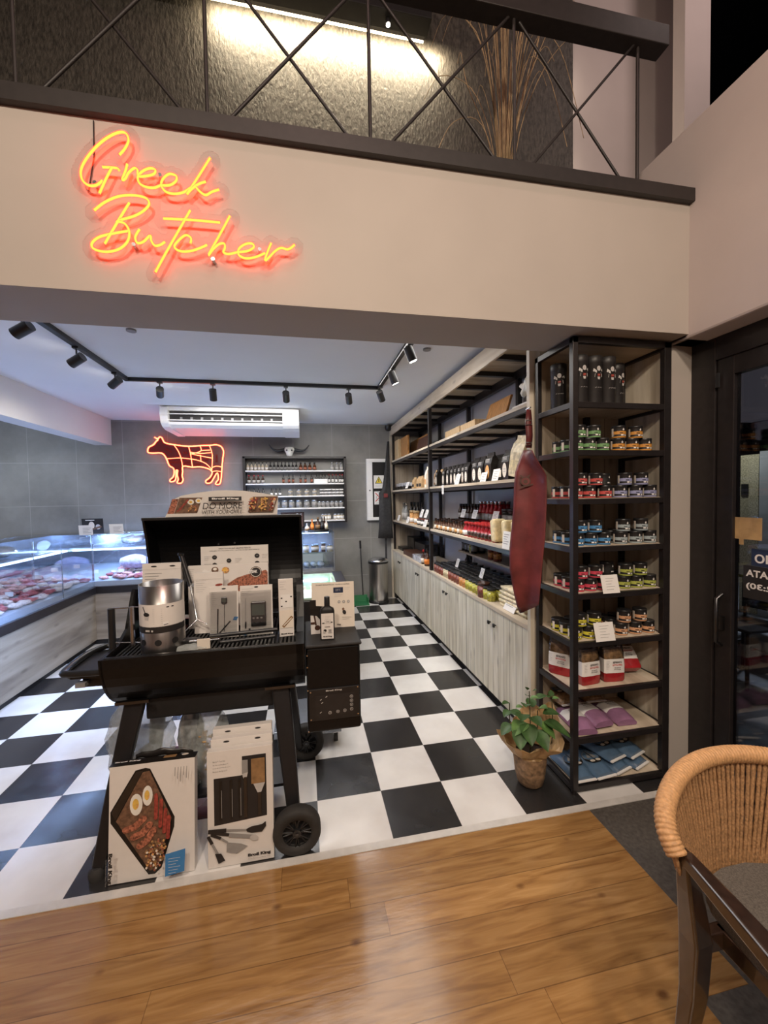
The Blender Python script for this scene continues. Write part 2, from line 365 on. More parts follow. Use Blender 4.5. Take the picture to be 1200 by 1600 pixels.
def tag(o, label=None, cat=None, group=None, kind=None):
    if label: o['label'] = label
    if cat: o['category'] = cat
    if group: o['group'] = group
    if kind: o['kind'] = kind
    return o
def thing(name, label, cat, loc=(0, 0, 0), group=None):
    o = bpy.data.objects.new(name, None); COL.objects.link(o); o.location = loc; o.empty_display_size = .05
    return tag(o, label, cat, group)
def struct(name, mb, mats, **k): return tag(mb.build(name, mats, **k), kind='structure')
def dup(root, loc, rotz=None, label=None, group=None, scale=None):
    r = root.copy(); COL.objects.link(r); r.location = loc
    if rotz is not None: r.rotation_euler = (0, 0, rotz)
    if scale: r.scale = scale
    if label: r['label'] = label
    if group: r['group'] = group
    for ch in list(root.children):
        c = ch.copy(); COL.objects.link(c); c.parent = r
        for g in list(ch.children): d = g.copy(); COL.objects.link(d); d.parent = c
    return r
def smooth_path(pts, n=6, closed=False):
    P = [Vector(p) for p in pts]; out = []; k = len(P)
    for i in range(k if closed else k-1):
        g = lambda j: P[j % k] if closed else P[max(0, min(k-1, j))]
        a, b, c, d = g(i-1), g(i), g(i+1), g(i+2)
        for q in range(n):
            t = q/n; out.append(.5*((2*b)+(c-a)*t+(2*a-5*b+4*c-d)*t*t+(3*b-a-3*c+d)*t**3))
    if not closed: out.append(P[-1])
    return out
_txt = {}
def text_geo(s, bold=0.0):
    if (s, bold) in _txt: return _txt[(s, bold)]
    c = bpy.data.curves.new('t', 'FONT'); c.body = s; c.size = 1; c.offset = bold; c.resolution_u = 3
    o = bpy.data.objects.new('t', c); COL.objects.link(o); bpy.context.view_layer.update()
    me = bpy.data.meshes.new_from_object(o.evaluated_get(bpy.context.evaluated_depsgraph_get()))
    vs = [v.co.copy() for v in me.vertices]; fs = [tuple(p.vertices) for p in me.polygons]
    bpy.data.objects.remove(o); bpy.data.curves.remove(c); bpy.data.meshes.remove(me)
    if vs:
        x0 = min(v.x for v in vs); x1 = max(v.x for v in vs); y0 = min(v.y for v in vs); y1 = max(v.y for v in vs)
    else: x0 = y0 = 0; x1 = y1 = 1
    _txt[(s, bold)] = (vs, fs, x0, x1, y0, y1); return _txt[(s, bold)]
class Print:
    """flat ink on a face: frame origin o, unit axes u (right) and v (up) in metres; every layer sits a hair above the last"""
    def __init__(s, o, u, v, mats, start=.0006):
        s.o = Vector(o); s.u = Vector(u).normalized(); s.v = Vector(v).normalized(); s.n = s.u.cross(s.v).normalized(); s.d = start; s.mats = mats; s.mb = MB()
    def P(s, a, b): return s.o+s.u*a+s.v*b+s.n*s.d
    def ix(s, m):
        if m not in s.mats: s.mats.append(m)
        return s.mats.index(m)
    def poly(s, pts, m, step=True):
        if step: s.d += .0003
        s.mb.add([s.P(a, b) for a, b in pts], [tuple(range(len(pts)))], s.ix(m)); return s
    def rect(s, a0, b0, a1, b1, m): return s.poly([(a0, b0), (a1, b0), (a1, b1), (a0, b1)], m)
    def disc(s, a, b, ra, rb, m, rot=0, n=18):
        c, q = math.cos(rot), math.sin(rot)
        return s.poly([(a+ra*math.cos(t)*c-rb*math.sin(t)*q, b+ra*math.cos(t)*q+rb*math.sin(t)*c) for t in [2*PI*k/n for k in range(n)]], m)
    def bar(s, a0, b0, a1, b1, w, m):
        d = Vector((a1-a0, b1-b0)); d.normalize(); k = Vector((-d.y, d.x))*w/2
        return s.poly([(a0+k.x, b0+k.y), (a0-k.x, b0-k.y), (a1-k.x, b1-k.y), (a1+k.x, b1+k.y)], m)
    def lines(s, a, b, w, n, step, m='print_grey', h=.0018):
        s.d += .0003
        for i in range(n):
            ww = w*(1-.35*((i*7) % 3)/2)
            s.mb.add([s.P(a, b-i*step), s.P(a+ww, b-i*step), s.P(a+ww, b-i*step+h), s.P(a, b-i*step+h)], [(0, 1, 2, 3)], s.ix(m))
        return s
    def text(s, t, a, b, h=None, w=None, m='print_black', bold=0, rot=0, shear=0, mirror=False):
        """lower-left corner at a,b; h height and/or w width of the ink"""
        vs, fs, x0, x1, y0, y1 = text_geo(t, bold); s.d += .0003
        ky = h/(y1-y0) if h else w/(x1-x0); kx = w/(x1-x0) if w else ky
        c, q = math.cos(rot), math.sin(rot); out = []
        for v in vs:
            X = (v.x-x0)*kx; Y = (v.y-y0)*ky; X += shear*Y
            if mirror: X = (x1-x0)*kx-X
            out.append(s.P(a+X*c-Y*q, b+X*q+Y*c))
        s.mb.add(out, fs, s.ix(m)); return s
    def build(s, name, parent, label=None): return tag(s.mb.build(name, s.mats, parent), label)

# ================================================================ THE SETTING
def slab(name, m, *boxes, **k):
    b = MB()
    for q in boxes: b.box(*q)
    return struct(name, b, m, **k)
slab('floor', 'checker_vinyl', (-5.2, 1.8, .018, 4.5, -.03, 0))
slab('floor', 'glossy_pine_planks', (-4.5, .98, -.75, -.016, -.03, 0), (-4.5, .8, -4.5, -.75, -.03, 0))
slab('floor', 'stone_tile', (.98, 1.8, -.75, -.016, -.03, 0), (.8, 1.8, -4.5, -.75, -.03, 0))
slab('floor', 'pavement', (1.8, 9, -4, 6, -.03, 0))
slab('trim_1', 'threshold_marble', (-4.5, 1.56, -.018, .02, -.01, .003))
slab('wall_back', 'grey_wall_tiles', (-5.2, 1.8, 4.43, 4.55, 0, 2.9))
slab('wall_left', 'plaster_white', (-5.3, -5.2, .33, 4.5, 0, 2.9))
slab('ceiling', 'ceiling_paint', (-5.2, 1.8, .33, 4.43, 2.68, 2.8))
slab('ceiling', 'night_dark', (-4.5, 5, -4.5, 3.0, 5.9, 6.0))
slab('wall_front', 'plaster_header', (-5.2, 1.56, 0, .33, 2.355, 2.99))
slab('trim_2', 'beam_black', (-5.2, 1.57, -.03, .33, 2.99, 3.052))
slab('trim_3', 'plaster_white', (-3.12, -2.92, .33, 4.43, 2.335, 2.68))
slab('wall_right', 'plaster_bluegrey', (1.48, 1.8, .475, 4.43, 0, 2.68))
slab('wall_right', 'plaster_header', (1.56, 1.8, .1, .475, 0, 2.68))
slab('wall_right', 'plaster_warm', (1.56, 1.8, -4.5, .33, 2.335, 3.386), (1.56, 1.8, 0, .33, 2.335, 3.05), bevel=.012)
slab('wall_right', 'plaster_warm', (1.69, 1.8, -4.5, -2.6, 0, 2.335))
slab('wall_rear', 'plaster_warm', (-4.5, 1.8, -4.6, -4.5, 0, 5.9))
slab('wall_left', 'plaster_warm', (-4.6, -4.5, -4.5, 0, 0, 5.9))
slab('floor', 'night_dark', (-5.2, 1.57, .33, 1.2, 2.94, 3.0), (1.57, 5, .33, 3, 3.2, 3.25))
slab('wall_upper', 'dark_textured_wall', (-5.2, 1.71, 1.1, 1.22, 3.0, 5.9))
slab('wall_upper', 'plaster_warm', (1.3, 5, 1.36, 1.46, 3.0, 5.9), (2.5, 2.73, .9, 1.0, 3.2, 5.9))
b = MB().box(2.73, 4.6, .93, .96, 3.25, 5.9)
struct('window_2', b, 'smoked_glass')
slab('ceiling', 'night_dark', (2.73, 5, 1.4, 1.5, 3.2, 5.9))
slab('wall_outer', 'night_dark', (1.8, 9, 5.2, 5.3, 0, 3), (8.9, 9, -4, 5.2, 0, 3))

# glazed front on the right of the dining area
dr = thing('door_1', None, None, (1.72, -.12, 0)); dr['kind'] = 'structure'
b = MB(); b.box(1.69, 1.76, -.03, .1, 0, 2.335); b.box(1.69, 1.76, -2.6, -.03, 2.22, 2.335); b.box(1.69, 1.76, -2.6, -2.5, 0, 2.22); b.box(1.69, 1.76, -2.5, -.03, 0, .07)
tag(b.build('door_frame', 'frame_black', dr, bevel=.004))
b = MB(); b.box(1.70, 1.745, -.115, -.034, .07, 2.22); b.box(1.70, 1.745, -1.3, -1.2, .07, 2.22); b.box(1.70, 1.745, -1.2, -.115, 2.13, 2.22); b.box(1.70, 1.745, -1.2, -.115, .07, .17); b.build('door_leaf', 'frame_black', dr, bevel=.003)
b = MB().box(1.72, 1.728, -1.2, -.115, .17, 2.13); b.box(1.72, 1.728, -2.5, -1.3, .07, 2.22); b.build('pane', 'door_glass', dr)
b = MB(); b.tube([(1.70, -.07, .78), (1.665, -.07, .80), (1.665, -.07, 1.02), (1.70, -.07, 1.04)], .009, 8); b.build('door_handle', 'dark_steel', dr)
b = MB(); b.box(1.70-.012, 1.70, -.085, -.06, .86, .93); b.build('lock_plate', 'dark_steel', dr)
b = MB(); b.box(1.69-.012, 1.69, -.055, -.04, 2.08, 2.15); b.build('hinge', 'dark_steel', dr)
# paper taped on the pane, and the lettering stuck on its outer face (read backwards from inside)
p0 = at(1145, 845, x=1.716); b = MB().box(1.7165, 1.718, -.235, -.115, 1.327, 1.432); b.box(1.7165, 1.718, -.155, -.135, 1.30, 1.327)
tag(b.build('paper_notice', 'kraft', base=(1.717, -.17, 1.327)), 'beige square paper notice taped inside the glass door', 'notice')
b = Print((1.7185, -.30, 0), (0, 1, 0), (0, 0, 1), []); b.n = Vector((-1, 0, 0))
# lettering frame: u runs towards the camera-right (−y)
pr = Print((1.7195, -.155, 0), (0, -1, 0), (0, 0, 1), [])
pr.rect(.035, 1.205, .30, 1.285, 'print_navy'); pr.rect(.0, 1.045, .30, 1.203, 'print_black')
pr.text('ΑΠΟ', .05, 1.22, h=.042, w=.13, m='paper_white', bold=.03, mirror=True)
pr.text('ΣABBATA', .012, 1.150, h=.036, w=.21, m='paper_white', bold=.03, mirror=True)
pr.text('(12:30)', .014, 1.085, h=.036, w=.16, m='paper_white', bold=.03, mirror=True)
pr.build('window_lettering', dr, 'white opening-hours lettering on dark strips, seen reversed through the glass')

# ================================================================ UPPER FLOOR
rl = thing('railing', 'dark steel balcony railing with crossed thin rods above the white header wall', 'railing', (-1, .04, 3.052))
MB().box(-5.2, 1.435, 0, .08, 3.735, 3.83).build('top_rail', 'beam_black', rl, bevel=.003)
xs = [-.705-.663*k for k in range(6, 0, -1)]+[-.705, -.045, .632, 1.292]
for i, x in enumerate(xs): MB().cyl((x, .04, 3.052), (x, .04, 3.735), .008, n=8).build('baluster', 'beam_black', rl)
for x0, x1 in zip(xs, xs[1:]):
    MB().cyl((x0+.03, .045, 3.735), (x1-.05, .045, 3.052), .0065, n=6).build('cross_rod', 'beam_black', rl)
    MB().cyl((x1-.03, .035, 3.735), (x0+.05, .035, 3.052), .0065, n=6).build('cross_rod', 'beam_black', rl)
bk = thing('ceiling_bulkhead', 'long black hanging bulkhead with a warm light strip behind it', 'bulkhead', (-2, .9, 4.62))
MB().box(-5.2, .515, .85, .96, 4.62, 5.1).build('casing', 'black_matte', bk, bevel=.003)
MB().box(-.92, .50, .99, 1.005, 4.628, 4.645).build('light_strip', 'led_warm', bk, )
MB().box(-5.2, .50, .96, .985, 4.625, 4.635).build('strip_channel', 'dark_steel', bk)
light('strip_glow', 'AREA', (-.10, 1.02, 4.66), (-.10, 1.10, 4.60), 34, (1, .84, .58), shape='RECTANGLE', size=1.5, size_y=.03)
sp = thing('strip_reflection', 'small bright disc imitating a reflection at the right end of the black bulkhead', 'spotlight', (.24, .91, 4.60))  # added housing and glowing disc imitate a reflection beside the light strip
MB().lathe([(.018, 0), (.018, .03)], (.24, .91, 4.595)).build('housing', 'black_matte', sp); MB().lathe([(.012, 0), (.012, .004)], (.24, .91, 4.590)).build('lens', 'spot_face', sp)
light('bulkhead_fill', 'SPOT', (.24, .91, 4.57), (.1, -.4, 0), 20, WARM, spot_size=R(70), spot_blend=.8, shadow_soft_size=.03)  # added light, no real lamp hangs on the bulkhead here
for z in (3.5, 4.2, 4.9): light('wall_uplight', 'POINT', (1.67, 1.285, z), (0, 0, 0), 3.6, (1, .86, .68), shadow_soft_size=.03)
light('landing_lamp', 'AREA', (2.6, -.4, 5.5), (2.3, 2.0, 4.2), 12, (1, .78, .72), shape='DISK', size=.5)

pg = thing('pampas_grass', 'tall dried pampas stems in a vase behind the upper railing', 'dried grass', (.82, .5, 3.0))
MB().lathe([(.05, 0), (.075, .05), (.08, .16), (.06, .3), (.05, .36)], (.82, .5, 3.0), 16).build('vase', 'black_matte', pg)
rs = random.Random(5)
b = MB()
for k in range(46):
    a = rs.uniform(0, 2*PI); l = rs.uniform(.04, .40); h = rs.uniform(.85, 1.5); q = rs.uniform(.01, .035)
    bx, by = .82+q*math.cos(a), .5+q*math.sin(a)
    pts = [(bx, by, 3.2), (bx+l*.18*math.cos(a), by+l*.18*math.sin(a), 3.2+h*.45), (bx+l*.6*math.cos(a), by+l*.6*math.sin(a), 3.2+h*.8)]
    e = rs.uniform(.1, .9)*l
    pts += [(pts[2][0]+e*math.cos(a), pts[2][1]+e*math.sin(a), 3.2+h), (pts[2][0]+1.6*e*math.cos(a), pts[2][1]+1.6*e*math.sin(a), 3.2+h*.93)]
    b.tube(smooth_path(pts, 4), [.0028]*9+[.002]*4+[.0014]*4, 4)
for dx, h in ((-.33, .38), (.33, .75), (.42, .9)):
    b.tube(smooth_path([(.82, .5, 3.3), (.82+dx*.4, .5, 3.3+h), (.82+dx*.9, .52, 3.3+h*1.02), (.82+dx*1.25, .5, 3.3+h*.45)], 5), .0022, 4)
b.build('stems', 'pampas', pg)

# ================================================================ NEON LETTERING
YN = -.035
def npts(l): return [at(100+x/3.158, 180+y/3.158, y=YN) for x, y in l]
strokes = [
 [(272,197),(300,165),(318,125),(305,90),(270,85),(215,110),(160,155),(110,215),(84,270),(90,318),(122,346),(160,345),(190,322)],
 [(190,256),(230,258),(262,262),(272,272)], [(236,258),(205,318),(174,388)],
 [(312,242),(303,275),(288,318),(303,312),(318,285),(345,262),(362,270),(368,300),(405,300),(443,290),(450,270),(425,262),(390,275),(365,302),(372,335),(405,354),(445,358),(478,347),(522,345),(552,325),(553,300),(520,290),(490,312),(480,345),(502,377),(545,388),(590,380),(625,358)],
 [(720,212),(672,288),(605,392)], [(605,392),(632,362),(668,338),(700,328)], [(645,348),(672,378),(700,394),(730,378),(765,367)],
 [(148,470),(200,430),(268,401),(340,395),(402,408),(420,438),(392,472),(345,498),(285,515),(258,528)], [(322,432),(268,520),(200,636)],
 [(262,524),(300,535),(322,575),(312,625),(268,662),(205,674),(148,660),(138,632),(172,602),(235,585),(318,571)],
 [(372,563),(352,600),(362,630),(392,624),(425,594),(430,618),(448,643),(475,640),(498,625)],
 [(622,470),(568,565),(505,675),(450,776)], [(490,510),(630,517),(772,530)],
 [(624,634),(626,606),(600,592),(565,618),(545,650),(575,671),(625,670),(670,656),(706,640)],
 [(818,498),(778,572),(714,688),(735,662),(765,636),(790,634),(794,655),(787,676),(812,685),(858,676),(905,670),(936,652),(928,634),(896,636),(864,658),(862,688),(895,706),(945,700),(992,680)],
 [(1022,632),(1006,670),(992,716),(1015,698),(1040,672),(1070,655),(1100,662),(1118,656),(1137,640)]]
words = [('Greek', range(0, 7)), ('Butcher', range(7, 16))]
c = at(300, 330, y=0)
ns = thing('neon_sign', 'red-orange neon handwriting reading Greek Butcher on the white header wall', 'neon sign', (c.x, -.001, c.z-.4))
ab = MB(); md = {}
for nm, rg in words:
    b = MB()
    for k in rg:
        pt = smooth_path(npts(strokes[k]), 5); b.tube(pt, .0052, 8)
        wd = .033
        for i in range(0, len(pt)-1):
            p, q = pt[i], pt[i+1]; d = (q-p)
            if d.length < 1e-6: continue
    tag(b.build('neon_tube', 'neon_amber', ns), f'glowing tube spelling {nm}')
# clear acrylic board cut around the lettering: offset outline from a small occupancy field
def outline_board(paths, rad, cell=.0045):
    pts = [p for path in paths for p in path]; x0 = min(p.x for p in pts)-rad*2; z0 = min(p.z for p in pts)-rad*2
    x1 = max(p.x for p in pts)+rad*2; z1 = max(p.z for p in pts)+rad*2; nx = int((x1-x0)/cell)+1; nz = int((z1-z0)/cell)+1; g = set()
    r = int(rad/cell)+1
    for p in pts:
        ci, cj = int((p.x-x0)/cell), int((p.z-z0)/cell)
        for i in range(ci-r, ci+r+1):
            for j in range(cj-r, cj+r+1):
                if (x0+(i+.5)*cell-p.x)**2+(z0+(j+.5)*cell-p.z)**2 < rad*rad: g.add((i, j))
    vs = {}; fs = []
    def vi(i, j): return vs.setdefault((i, j), len(vs))
    for i, j in g: fs.append((vi(i, j), vi(i+1, j), vi(i+1, j+1), vi(i, j+1)))
    return [(x0+i*cell, -.022, z0+j*cell) for i, j in vs], fs
vs, fs = outline_board([smooth_path(npts(s), 12) for s in strokes], .036)
ab.add(vs, fs); o = ab.build('acrylic_board', 'acrylic', ns, solid=.004)
for x, y in ((472, 293), (343, 636), (965, 660), (150, 330), (735, 708)):  # last standoff is added, imitating a lamp's reflection on the board
    p = at(100+x/3.158, 180+y/3.158, y=-.03); MB().cyl((p.x, 0, p.z), (p.x, -.03, p.z), .007, n=10).build('standoff', 'steel', ns)
p = at(147, 190, y=0); q = at(140, 300, y=0); MB().tube([(p.x, -.004, p.z), (p.x-.003, -.004, (p.z+q.z)/2), (q.x, -.006, q.z)], .0022, 5).build('power_cable', 'black_plastic', ns)

# ================================================================ NEON COW
YC = 4.37
def cpts(l): return [at(220+x/4.615, 620+y/4.615, y=YC) for x, y in l]
cow = [(50,385),(60,362),(92,345),(110,322),(124,308),(98,292),(122,303),(136,290),(152,296),(160,312),(176,332),(235,345),(345,357),(430,352),(500,350),(545,346),(580,360),(597,395),(592,440),(586,500),(582,560),(577,605),(566,630),(540,630),(545,614),(560,592),(552,548),(530,580),(506,618),(474,622),(470,604),(498,582),(515,545),(490,520),(430,505),(370,507),(305,500),(302,540),(298,570),(305,598),(292,622),(262,620),(270,595),(262,562),(266,532),(254,532),(253,578),(245,605),(215,613),(211,598),(233,578),(241,545),(235,515),(205,495),(182,440),(150,406),(90,406),(55,402)]
inner = [[(240,348),(272,395),(292,450),(302,510)], [(345,358),(360,420),(372,505)], [(180,447),(240,443),(300,442),(400,455),(470,482),(512,525)], [(360,400),(430,408),(508,402)], [(428,354),(432,392),(362,412)],
 [(495,352),(516,420),(512,530)], [(515,510),(545,500),(583,506)], [(512,540),(545,535),(580,540)], [(366,412),(440,428),(512,442)], [(430,420),(434,468)], [(432,388),(500,384)]]
c = at(290, 757, y=YC)
nc = thing('neon_cow_sign', 'red neon cow outline divided into meat cuts on the grey tiled wall', 'neon sign', (c.x, 4.43, c.z))
b = MB(); pp = smooth_path(cpts(cow), 2, True)
b.prism([(p.x, p.z) for p in pp], 1, 4.375, 4.385); b.build('panel', 'neon_panel', nc)
MB().tube(smooth_path(cpts(cow), 3, True), .0095, 7, closed=True).build('outline_tube', 'neon_cow', nc)
b = MB()
for s_ in inner: b.tube(smooth_path(cpts(s_), 3), .006, 6)
b.build('cut_tube', 'neon_cow', nc)
pr = Print((0, YC-.004, 0), (1, 0, 0), (0, 0, 1), [])
for t, x, y, ww, ro in (('CHUCK', 172, 378, 55, -.6), ('RIB', 305, 412, 30, 0), ('LOIN', 385, 440, 38, 0), ('BRISKET', 205, 480, 80, 0), ('PLATE', 312, 482, 42, 0), ('FLANK', 385, 495, 48, 0), ('RUMP', 446, 460, 44, 0), ('ROUND', 556, 470, 60, 1.57)):
    p = at(220+x/4.615, 620+y/4.615, y=YC-.004); pr.text(t, p.x, p.z, w=ww*.00178*1.0, h=.032, m='led_text_red', bold=.02, rot=ro)
pr.build('lettering', nc)
MB().box(c.x-.2, c.x-.17, 4.385, 4.43, c.z+.3, c.z+.33).box(c.x+.2, c.x+.23, 4.385, 4.43, c.z+.3, c.z+.33).build('standoff', 'steel', nc)

# ================================================================ TRACK LIGHTS
tr = thing('lighting_track', 'black three-sided ceiling track carrying the spotlights', 'lighting track', (-.76, 2.3, 2.655))
b = MB(); b.box(-1.925, -1.888, .33, 2.345, 2.65, 2.68); b.box(-1.925, .42, 2.31, 2.345, 2.65, 2.68); b.box(.385, .42, .33, 2.345, 2.65, 2.68); b.build('rail', 'black_plastic', tr)
heads = [(35, 515, dict(x=-1.906), (-3.6, 1.3, 1.7)), (120, 563, dict(x=-1.906), (-3.7, 2.0, 1.6)), (180, 598, dict(x=-1.906), (-3.8, 3.0, 1.4)),
         (250, 613, dict(y=2.33), (-2.2, 4.2, 1.8)), (333, 617, dict(y=2.33), (-1.3, 3.6, .6)), (447, 620, dict(y=2.33), (-.5, 4.3, 1.2)), (545, 623, dict(y=2.33), (.5, 4.3, 1.2)),
         (595, 619, dict(x=.403), (1.2, 3.4, 1.2)), (614, 583, dict(x=.403), (1.15, 1.95, 1.0)), (641, 549, dict(x=.403), (1.15, 1.25, .9))]
desc = ['front of the left run, cut by the header', 'middle of the left run', 'back end of the left run', 'leftmost on the back run, tilted right', 'second on the back run, pointing down', 'third on the back run', 'rightmost on the back run, tilted left',
        'corner of the right run, seen from its side', 'middle of the right run with a lit face', 'front of the right run, nearest, with a lit face']
for k, ((px, py, pl, tg), ds) in enumerate(zip(heads, desc)):
    p = at(px, py, **pl); p.z = min(p.z, 2.575); tg = Vector(tg); d = (tg-p).normalized()
    t = thing('track_spotlight', f'black cylindrical track spotlight, {ds}', 'spotlight', p, 'ceiling track spotlights')
    b = MB(); b.cyl(p-d*.052, p+d*.052, .0325, n=20); b.build('housing', 'black_plastic', t, bevel=.003)
    b = MB(); b.cyl(p+d*.0525, p+d*.0545, .026, n=20); b.build('lens', 'spot_face', t)
    b = MB(); b.cyl((p.x, p.y, p.z), (p.x, p.y, 2.65), .006, n=8); b.box(p.x-.02, p.x+.02, p.y-.02, p.y+.02, 2.638, 2.652); b.build('mount_arm', 'black_plastic', t)
    light('track_lamp', 'SPOT', p+d*.06, tg, 40 if k >= 7 else 30, NEUT, spot_size=R(64), spot_blend=.8, shadow_soft_size=.025)

# ================================================================ AIR CONDITIONER
ac = thing('air_conditioner', 'long white ceiling air conditioner with a dark louvred front, left of the horned skull', 'air conditioner', (-1.19, 3.8, 2.43))
prof = [(3.44, 2.672), (3.44, 2.625), (3.50, 2.62), (3.50, 2.50), (3.455, 2.495), (3.47, 2.465), (3.54, 2.435), (4.12, 2.425), (4.16, 2.46), (4.16, 2.672)]
b = MB().prism(prof, 0, -1.93, -.44); b.build('casing', 'white_plastic', ac)
for x0, x1 in ((-1.985, -1.90), (-.60, -.405)):
    e = [(3.42, 2.668), (3.415, 2.56), (3.43, 2.48), (3.49, 2.44), (3.60, 2.418), (4.10, 2.415), (4.17, 2.45), (4.17, 2.668)]
    MB().prism(e, 0, x0, x1).build('end_cap', 'white_plastic', ac, bevel=.02, seg=3)
MB().box(-1.90, -.60, 3.48, 3.505, 2.50, 2.62).build('outlet', 'black_matte', ac)
for z in (2.582, 2.508): MB().box(-1.90, -.60, 3.435, 3.48, z, z+.01).build('louvre', 'white_plastic', ac)
for k in range(10): MB().box(-1.78+k*.115, -1.755+k*.115, 3.462, 3.47, 2.525, 2.552).build('fin', 'grey_plastic', ac)
MB().box(-.575, -.54, 3.413, 3.416, 2.555, 2.58).build('badge', 'paper_white', ac)

# ================================================================ CEILING / BACK WALL DETAILS
sc = thing('security_camera', 'small black dome security camera in the back corner under the ceiling', 'security camera', (.92, 4.36, 2.60))
MB().lathe([(.02, -.05), (.045, -.035), (.055, 0), (.055, .03)], (.92, 4.35, 2.62), 16).build('dome', 'black_plastic', sc); MB().box(.90, .94, 4.34, 4.43, 2.62, 2.66).build('bracket', 'black_plastic', sc)
for x, y in ((-1.25, .75), (.55, .9)):
    p = at(*((205, 515) if x < 0 else (667, 545)), z=2.68); q = MB().lathe([(.03, -.012), (.03, 0)], (p.x, p.y, 2.68), 14).build('ceiling_sensor', 'grey_plastic', base=(p.x, p.y, 2.668))
    tag(q, 'small grey ceiling fitting '+('towards the left end of the header' if x < 0 else 'near the top of the wooden shelving'), 'ceiling fitting')
sk = thing('bull_skull', 'white bull skull with long black horns on top of the wall shelf', 'skull', (-.556, 4.33, 2.175))
b = MB(); b.grid([[(-.556+wv*s_*1, 4.31-dv*(1-abs(s_)**2), zz) for s_ in (-1, -.6, 0, .6, 1)] for zz, wv, dv in ((2.178, .035, .03), (2.20, .042, .045), (2.235, .05, .05), (2.265, .075, .05), (2.295, .07, .04), (2.31, .045, .02))]); b.build('skull', 'bone', sk, solid=.02, sub=1)
for s_ in (-1, 1):
    b = MB(); pts = smooth_path([(-.556+s_*.05, 4.32, 2.285), (-.556+s_*.14, 4.32, 2.262), (-.556+s_*.22, 4.31, 2.275), (-.556+s_*.285, 4.30, 2.345)], 4); n = len(pts)
    b.tube(pts, [.023*(1-i/(n-.5))**.7+.002 for i in range(n)], 8); b.build('horn', 'black_plastic', sk)
    MB().ell((-.556+s_*.035, 4.262, 2.262), (.011, .008, .013)).build('eye_socket', 'black_matte', sk)

ws = thing('wall_shelf', 'black metal wall shelf with five white boards of bottles and jars', 'shelf', (-.48, 4.36, 1.215))
b = MB()
for x0, x1 in ((-1.205, -1.17), (.222, .257)): b.box(x0, x1, 4.27, 4.43, 1.205, 2.175)
b.box(-1.205, .257, 4.27, 4.43, 2.145, 2.175); b.box(-1.17, .222, 4.27, 4.43, 1.205, 1.218); b.build('frame', 'frame_black', ws, bevel=.002)
WZ = (1.974, 1.788, 1.608, 1.430, 1.245)
for z in WZ: MB().box(-1.17, .222, 4.272, 4.425, z-.018, z).build('shelf_board', 'white_plastic', ws, bevel=.001)

def bottle_mesh(h, r, body, labelm, capm, neck=.35, n=10):
    b = MB(); b.lathe([(r*.9, 0), (r, h*.03), (r, h*.12), (r*1.03, h*.12), (r*1.03, h*.42), (r, h*.42), (r, h*.55), (r*neck, h*.72), (r*neck, h*.86), (r*neck*1.15, h*.86), (r*neck*1.15, h)], n=n, m=[0, 0, 0, 1, 0, 0, 0, 0, 2, 2])
    return b, [body, labelm, capm]
def jar_mesh(h, r, body, labelm, capm, n=12):
    b = MB(); b.lathe([(r*.92, 0), (r, h*.05), (r, h*.2), (r*1.02, h*.2), (r*1.02, h*.62), (r, h*.62), (r*.98, h*.78), (r*.86, h*.82), (r*.98, h*.82), (r*.98, h*.98), (r*.92, h)], n=n, m=[0, 0, 0, 1, 0, 0, 0, 2, 2, 2])
    return b, [body, labelm, capm]
def row(proto, name, pts, label, cat, group=None, scale=None, rot=None):
    b, ms = proto; first = None
    for i, p in enumerate(pts):
        o = b.build(name, ms) if first is None else first.copy()
        if first is None: first = o
        else: COL.objects.link(o)
        o.location = p; o.rotation_euler = (0, 0, rot if rot is not None else 0); tag(o, label, cat, group)
    return first
def sx(px, y=4.33): return at(360+px/4.615, 740, y=y).x
row(bottle_mesh(.118, .021, 'spice_pale', 'card_white', 'print_black'), 'sauce_bottle', [(sx(p), 4.33, WZ[0]) for p in (127, 154, 181, 208, 234, 262)], 'small pink-beige sauce bottle at the left of the wall shelf top board', 'bottle', 'pale sauce bottles on the top board')
row(bottle_mesh(.125, .019, 'jar_dark', 'print_grey', 'print_black'), 'sauce_bottle', [(sx(p), 4.33, WZ[0]) for p in (290, 317, 344, 371, 397, 424, 451, 476)], 'thin dark bottle in the middle of the wall shelf top board', 'bottle', 'dark bottles on the top board')
row(bottle_mesh(.118, .025, 'amber_liquid', 'print_meat', 'print_black', .5), 'sauce_bottle', [(sx(p), 4.33, WZ[0]) for p in (508, 540, 574, 608)], 'round brown bottle right of the thin dark ones on the top board', 'bottle', 'round brown bottles on the top board')
row(bottle_mesh(.118, .024, 'bottle_clear', 'print_lightgrey', 'steel', .5), 'sauce_bottle', [(sx(p), 4.33, WZ[0]) for p in (734, 770, 801)], 'grey bottle at the right end of the wall shelf top board', 'bottle', 'grey bottles on the top board')
row(bottle_mesh(.125, .022, 'sauce_dark', 'print_lightgrey', 'mark_red'), 'sauce_bottle', [(sx(p), 4.33, WZ[1]) for p in (133, 169, 200, 233)], 'dark hot sauce bottle at the left of the second board', 'bottle', 'hot sauce bottles on the second board')
row(bottle_mesh(.13, .017, 'jar_dark', 'print_meat', 'print_black'), 'sauce_bottle', [(sx(p), 4.33, WZ[1]) for p in (381, 421, 451, 505, 540, 585, 620, 640, 662, 684)], 'slim black bottle in the middle of the second board', 'bottle', 'slim black bottles on the second board')
row(bottle_mesh(.13, .018, 'jar_dark', 'paper_white', 'mark_red'), 'sauce_bottle', [(sx(p), 4.33, WZ[1]) for p in (710, 737, 762, 788, 806)], 'slim black bottle with pale label at the right of the second board', 'bottle', 'right slim bottles on the second board')
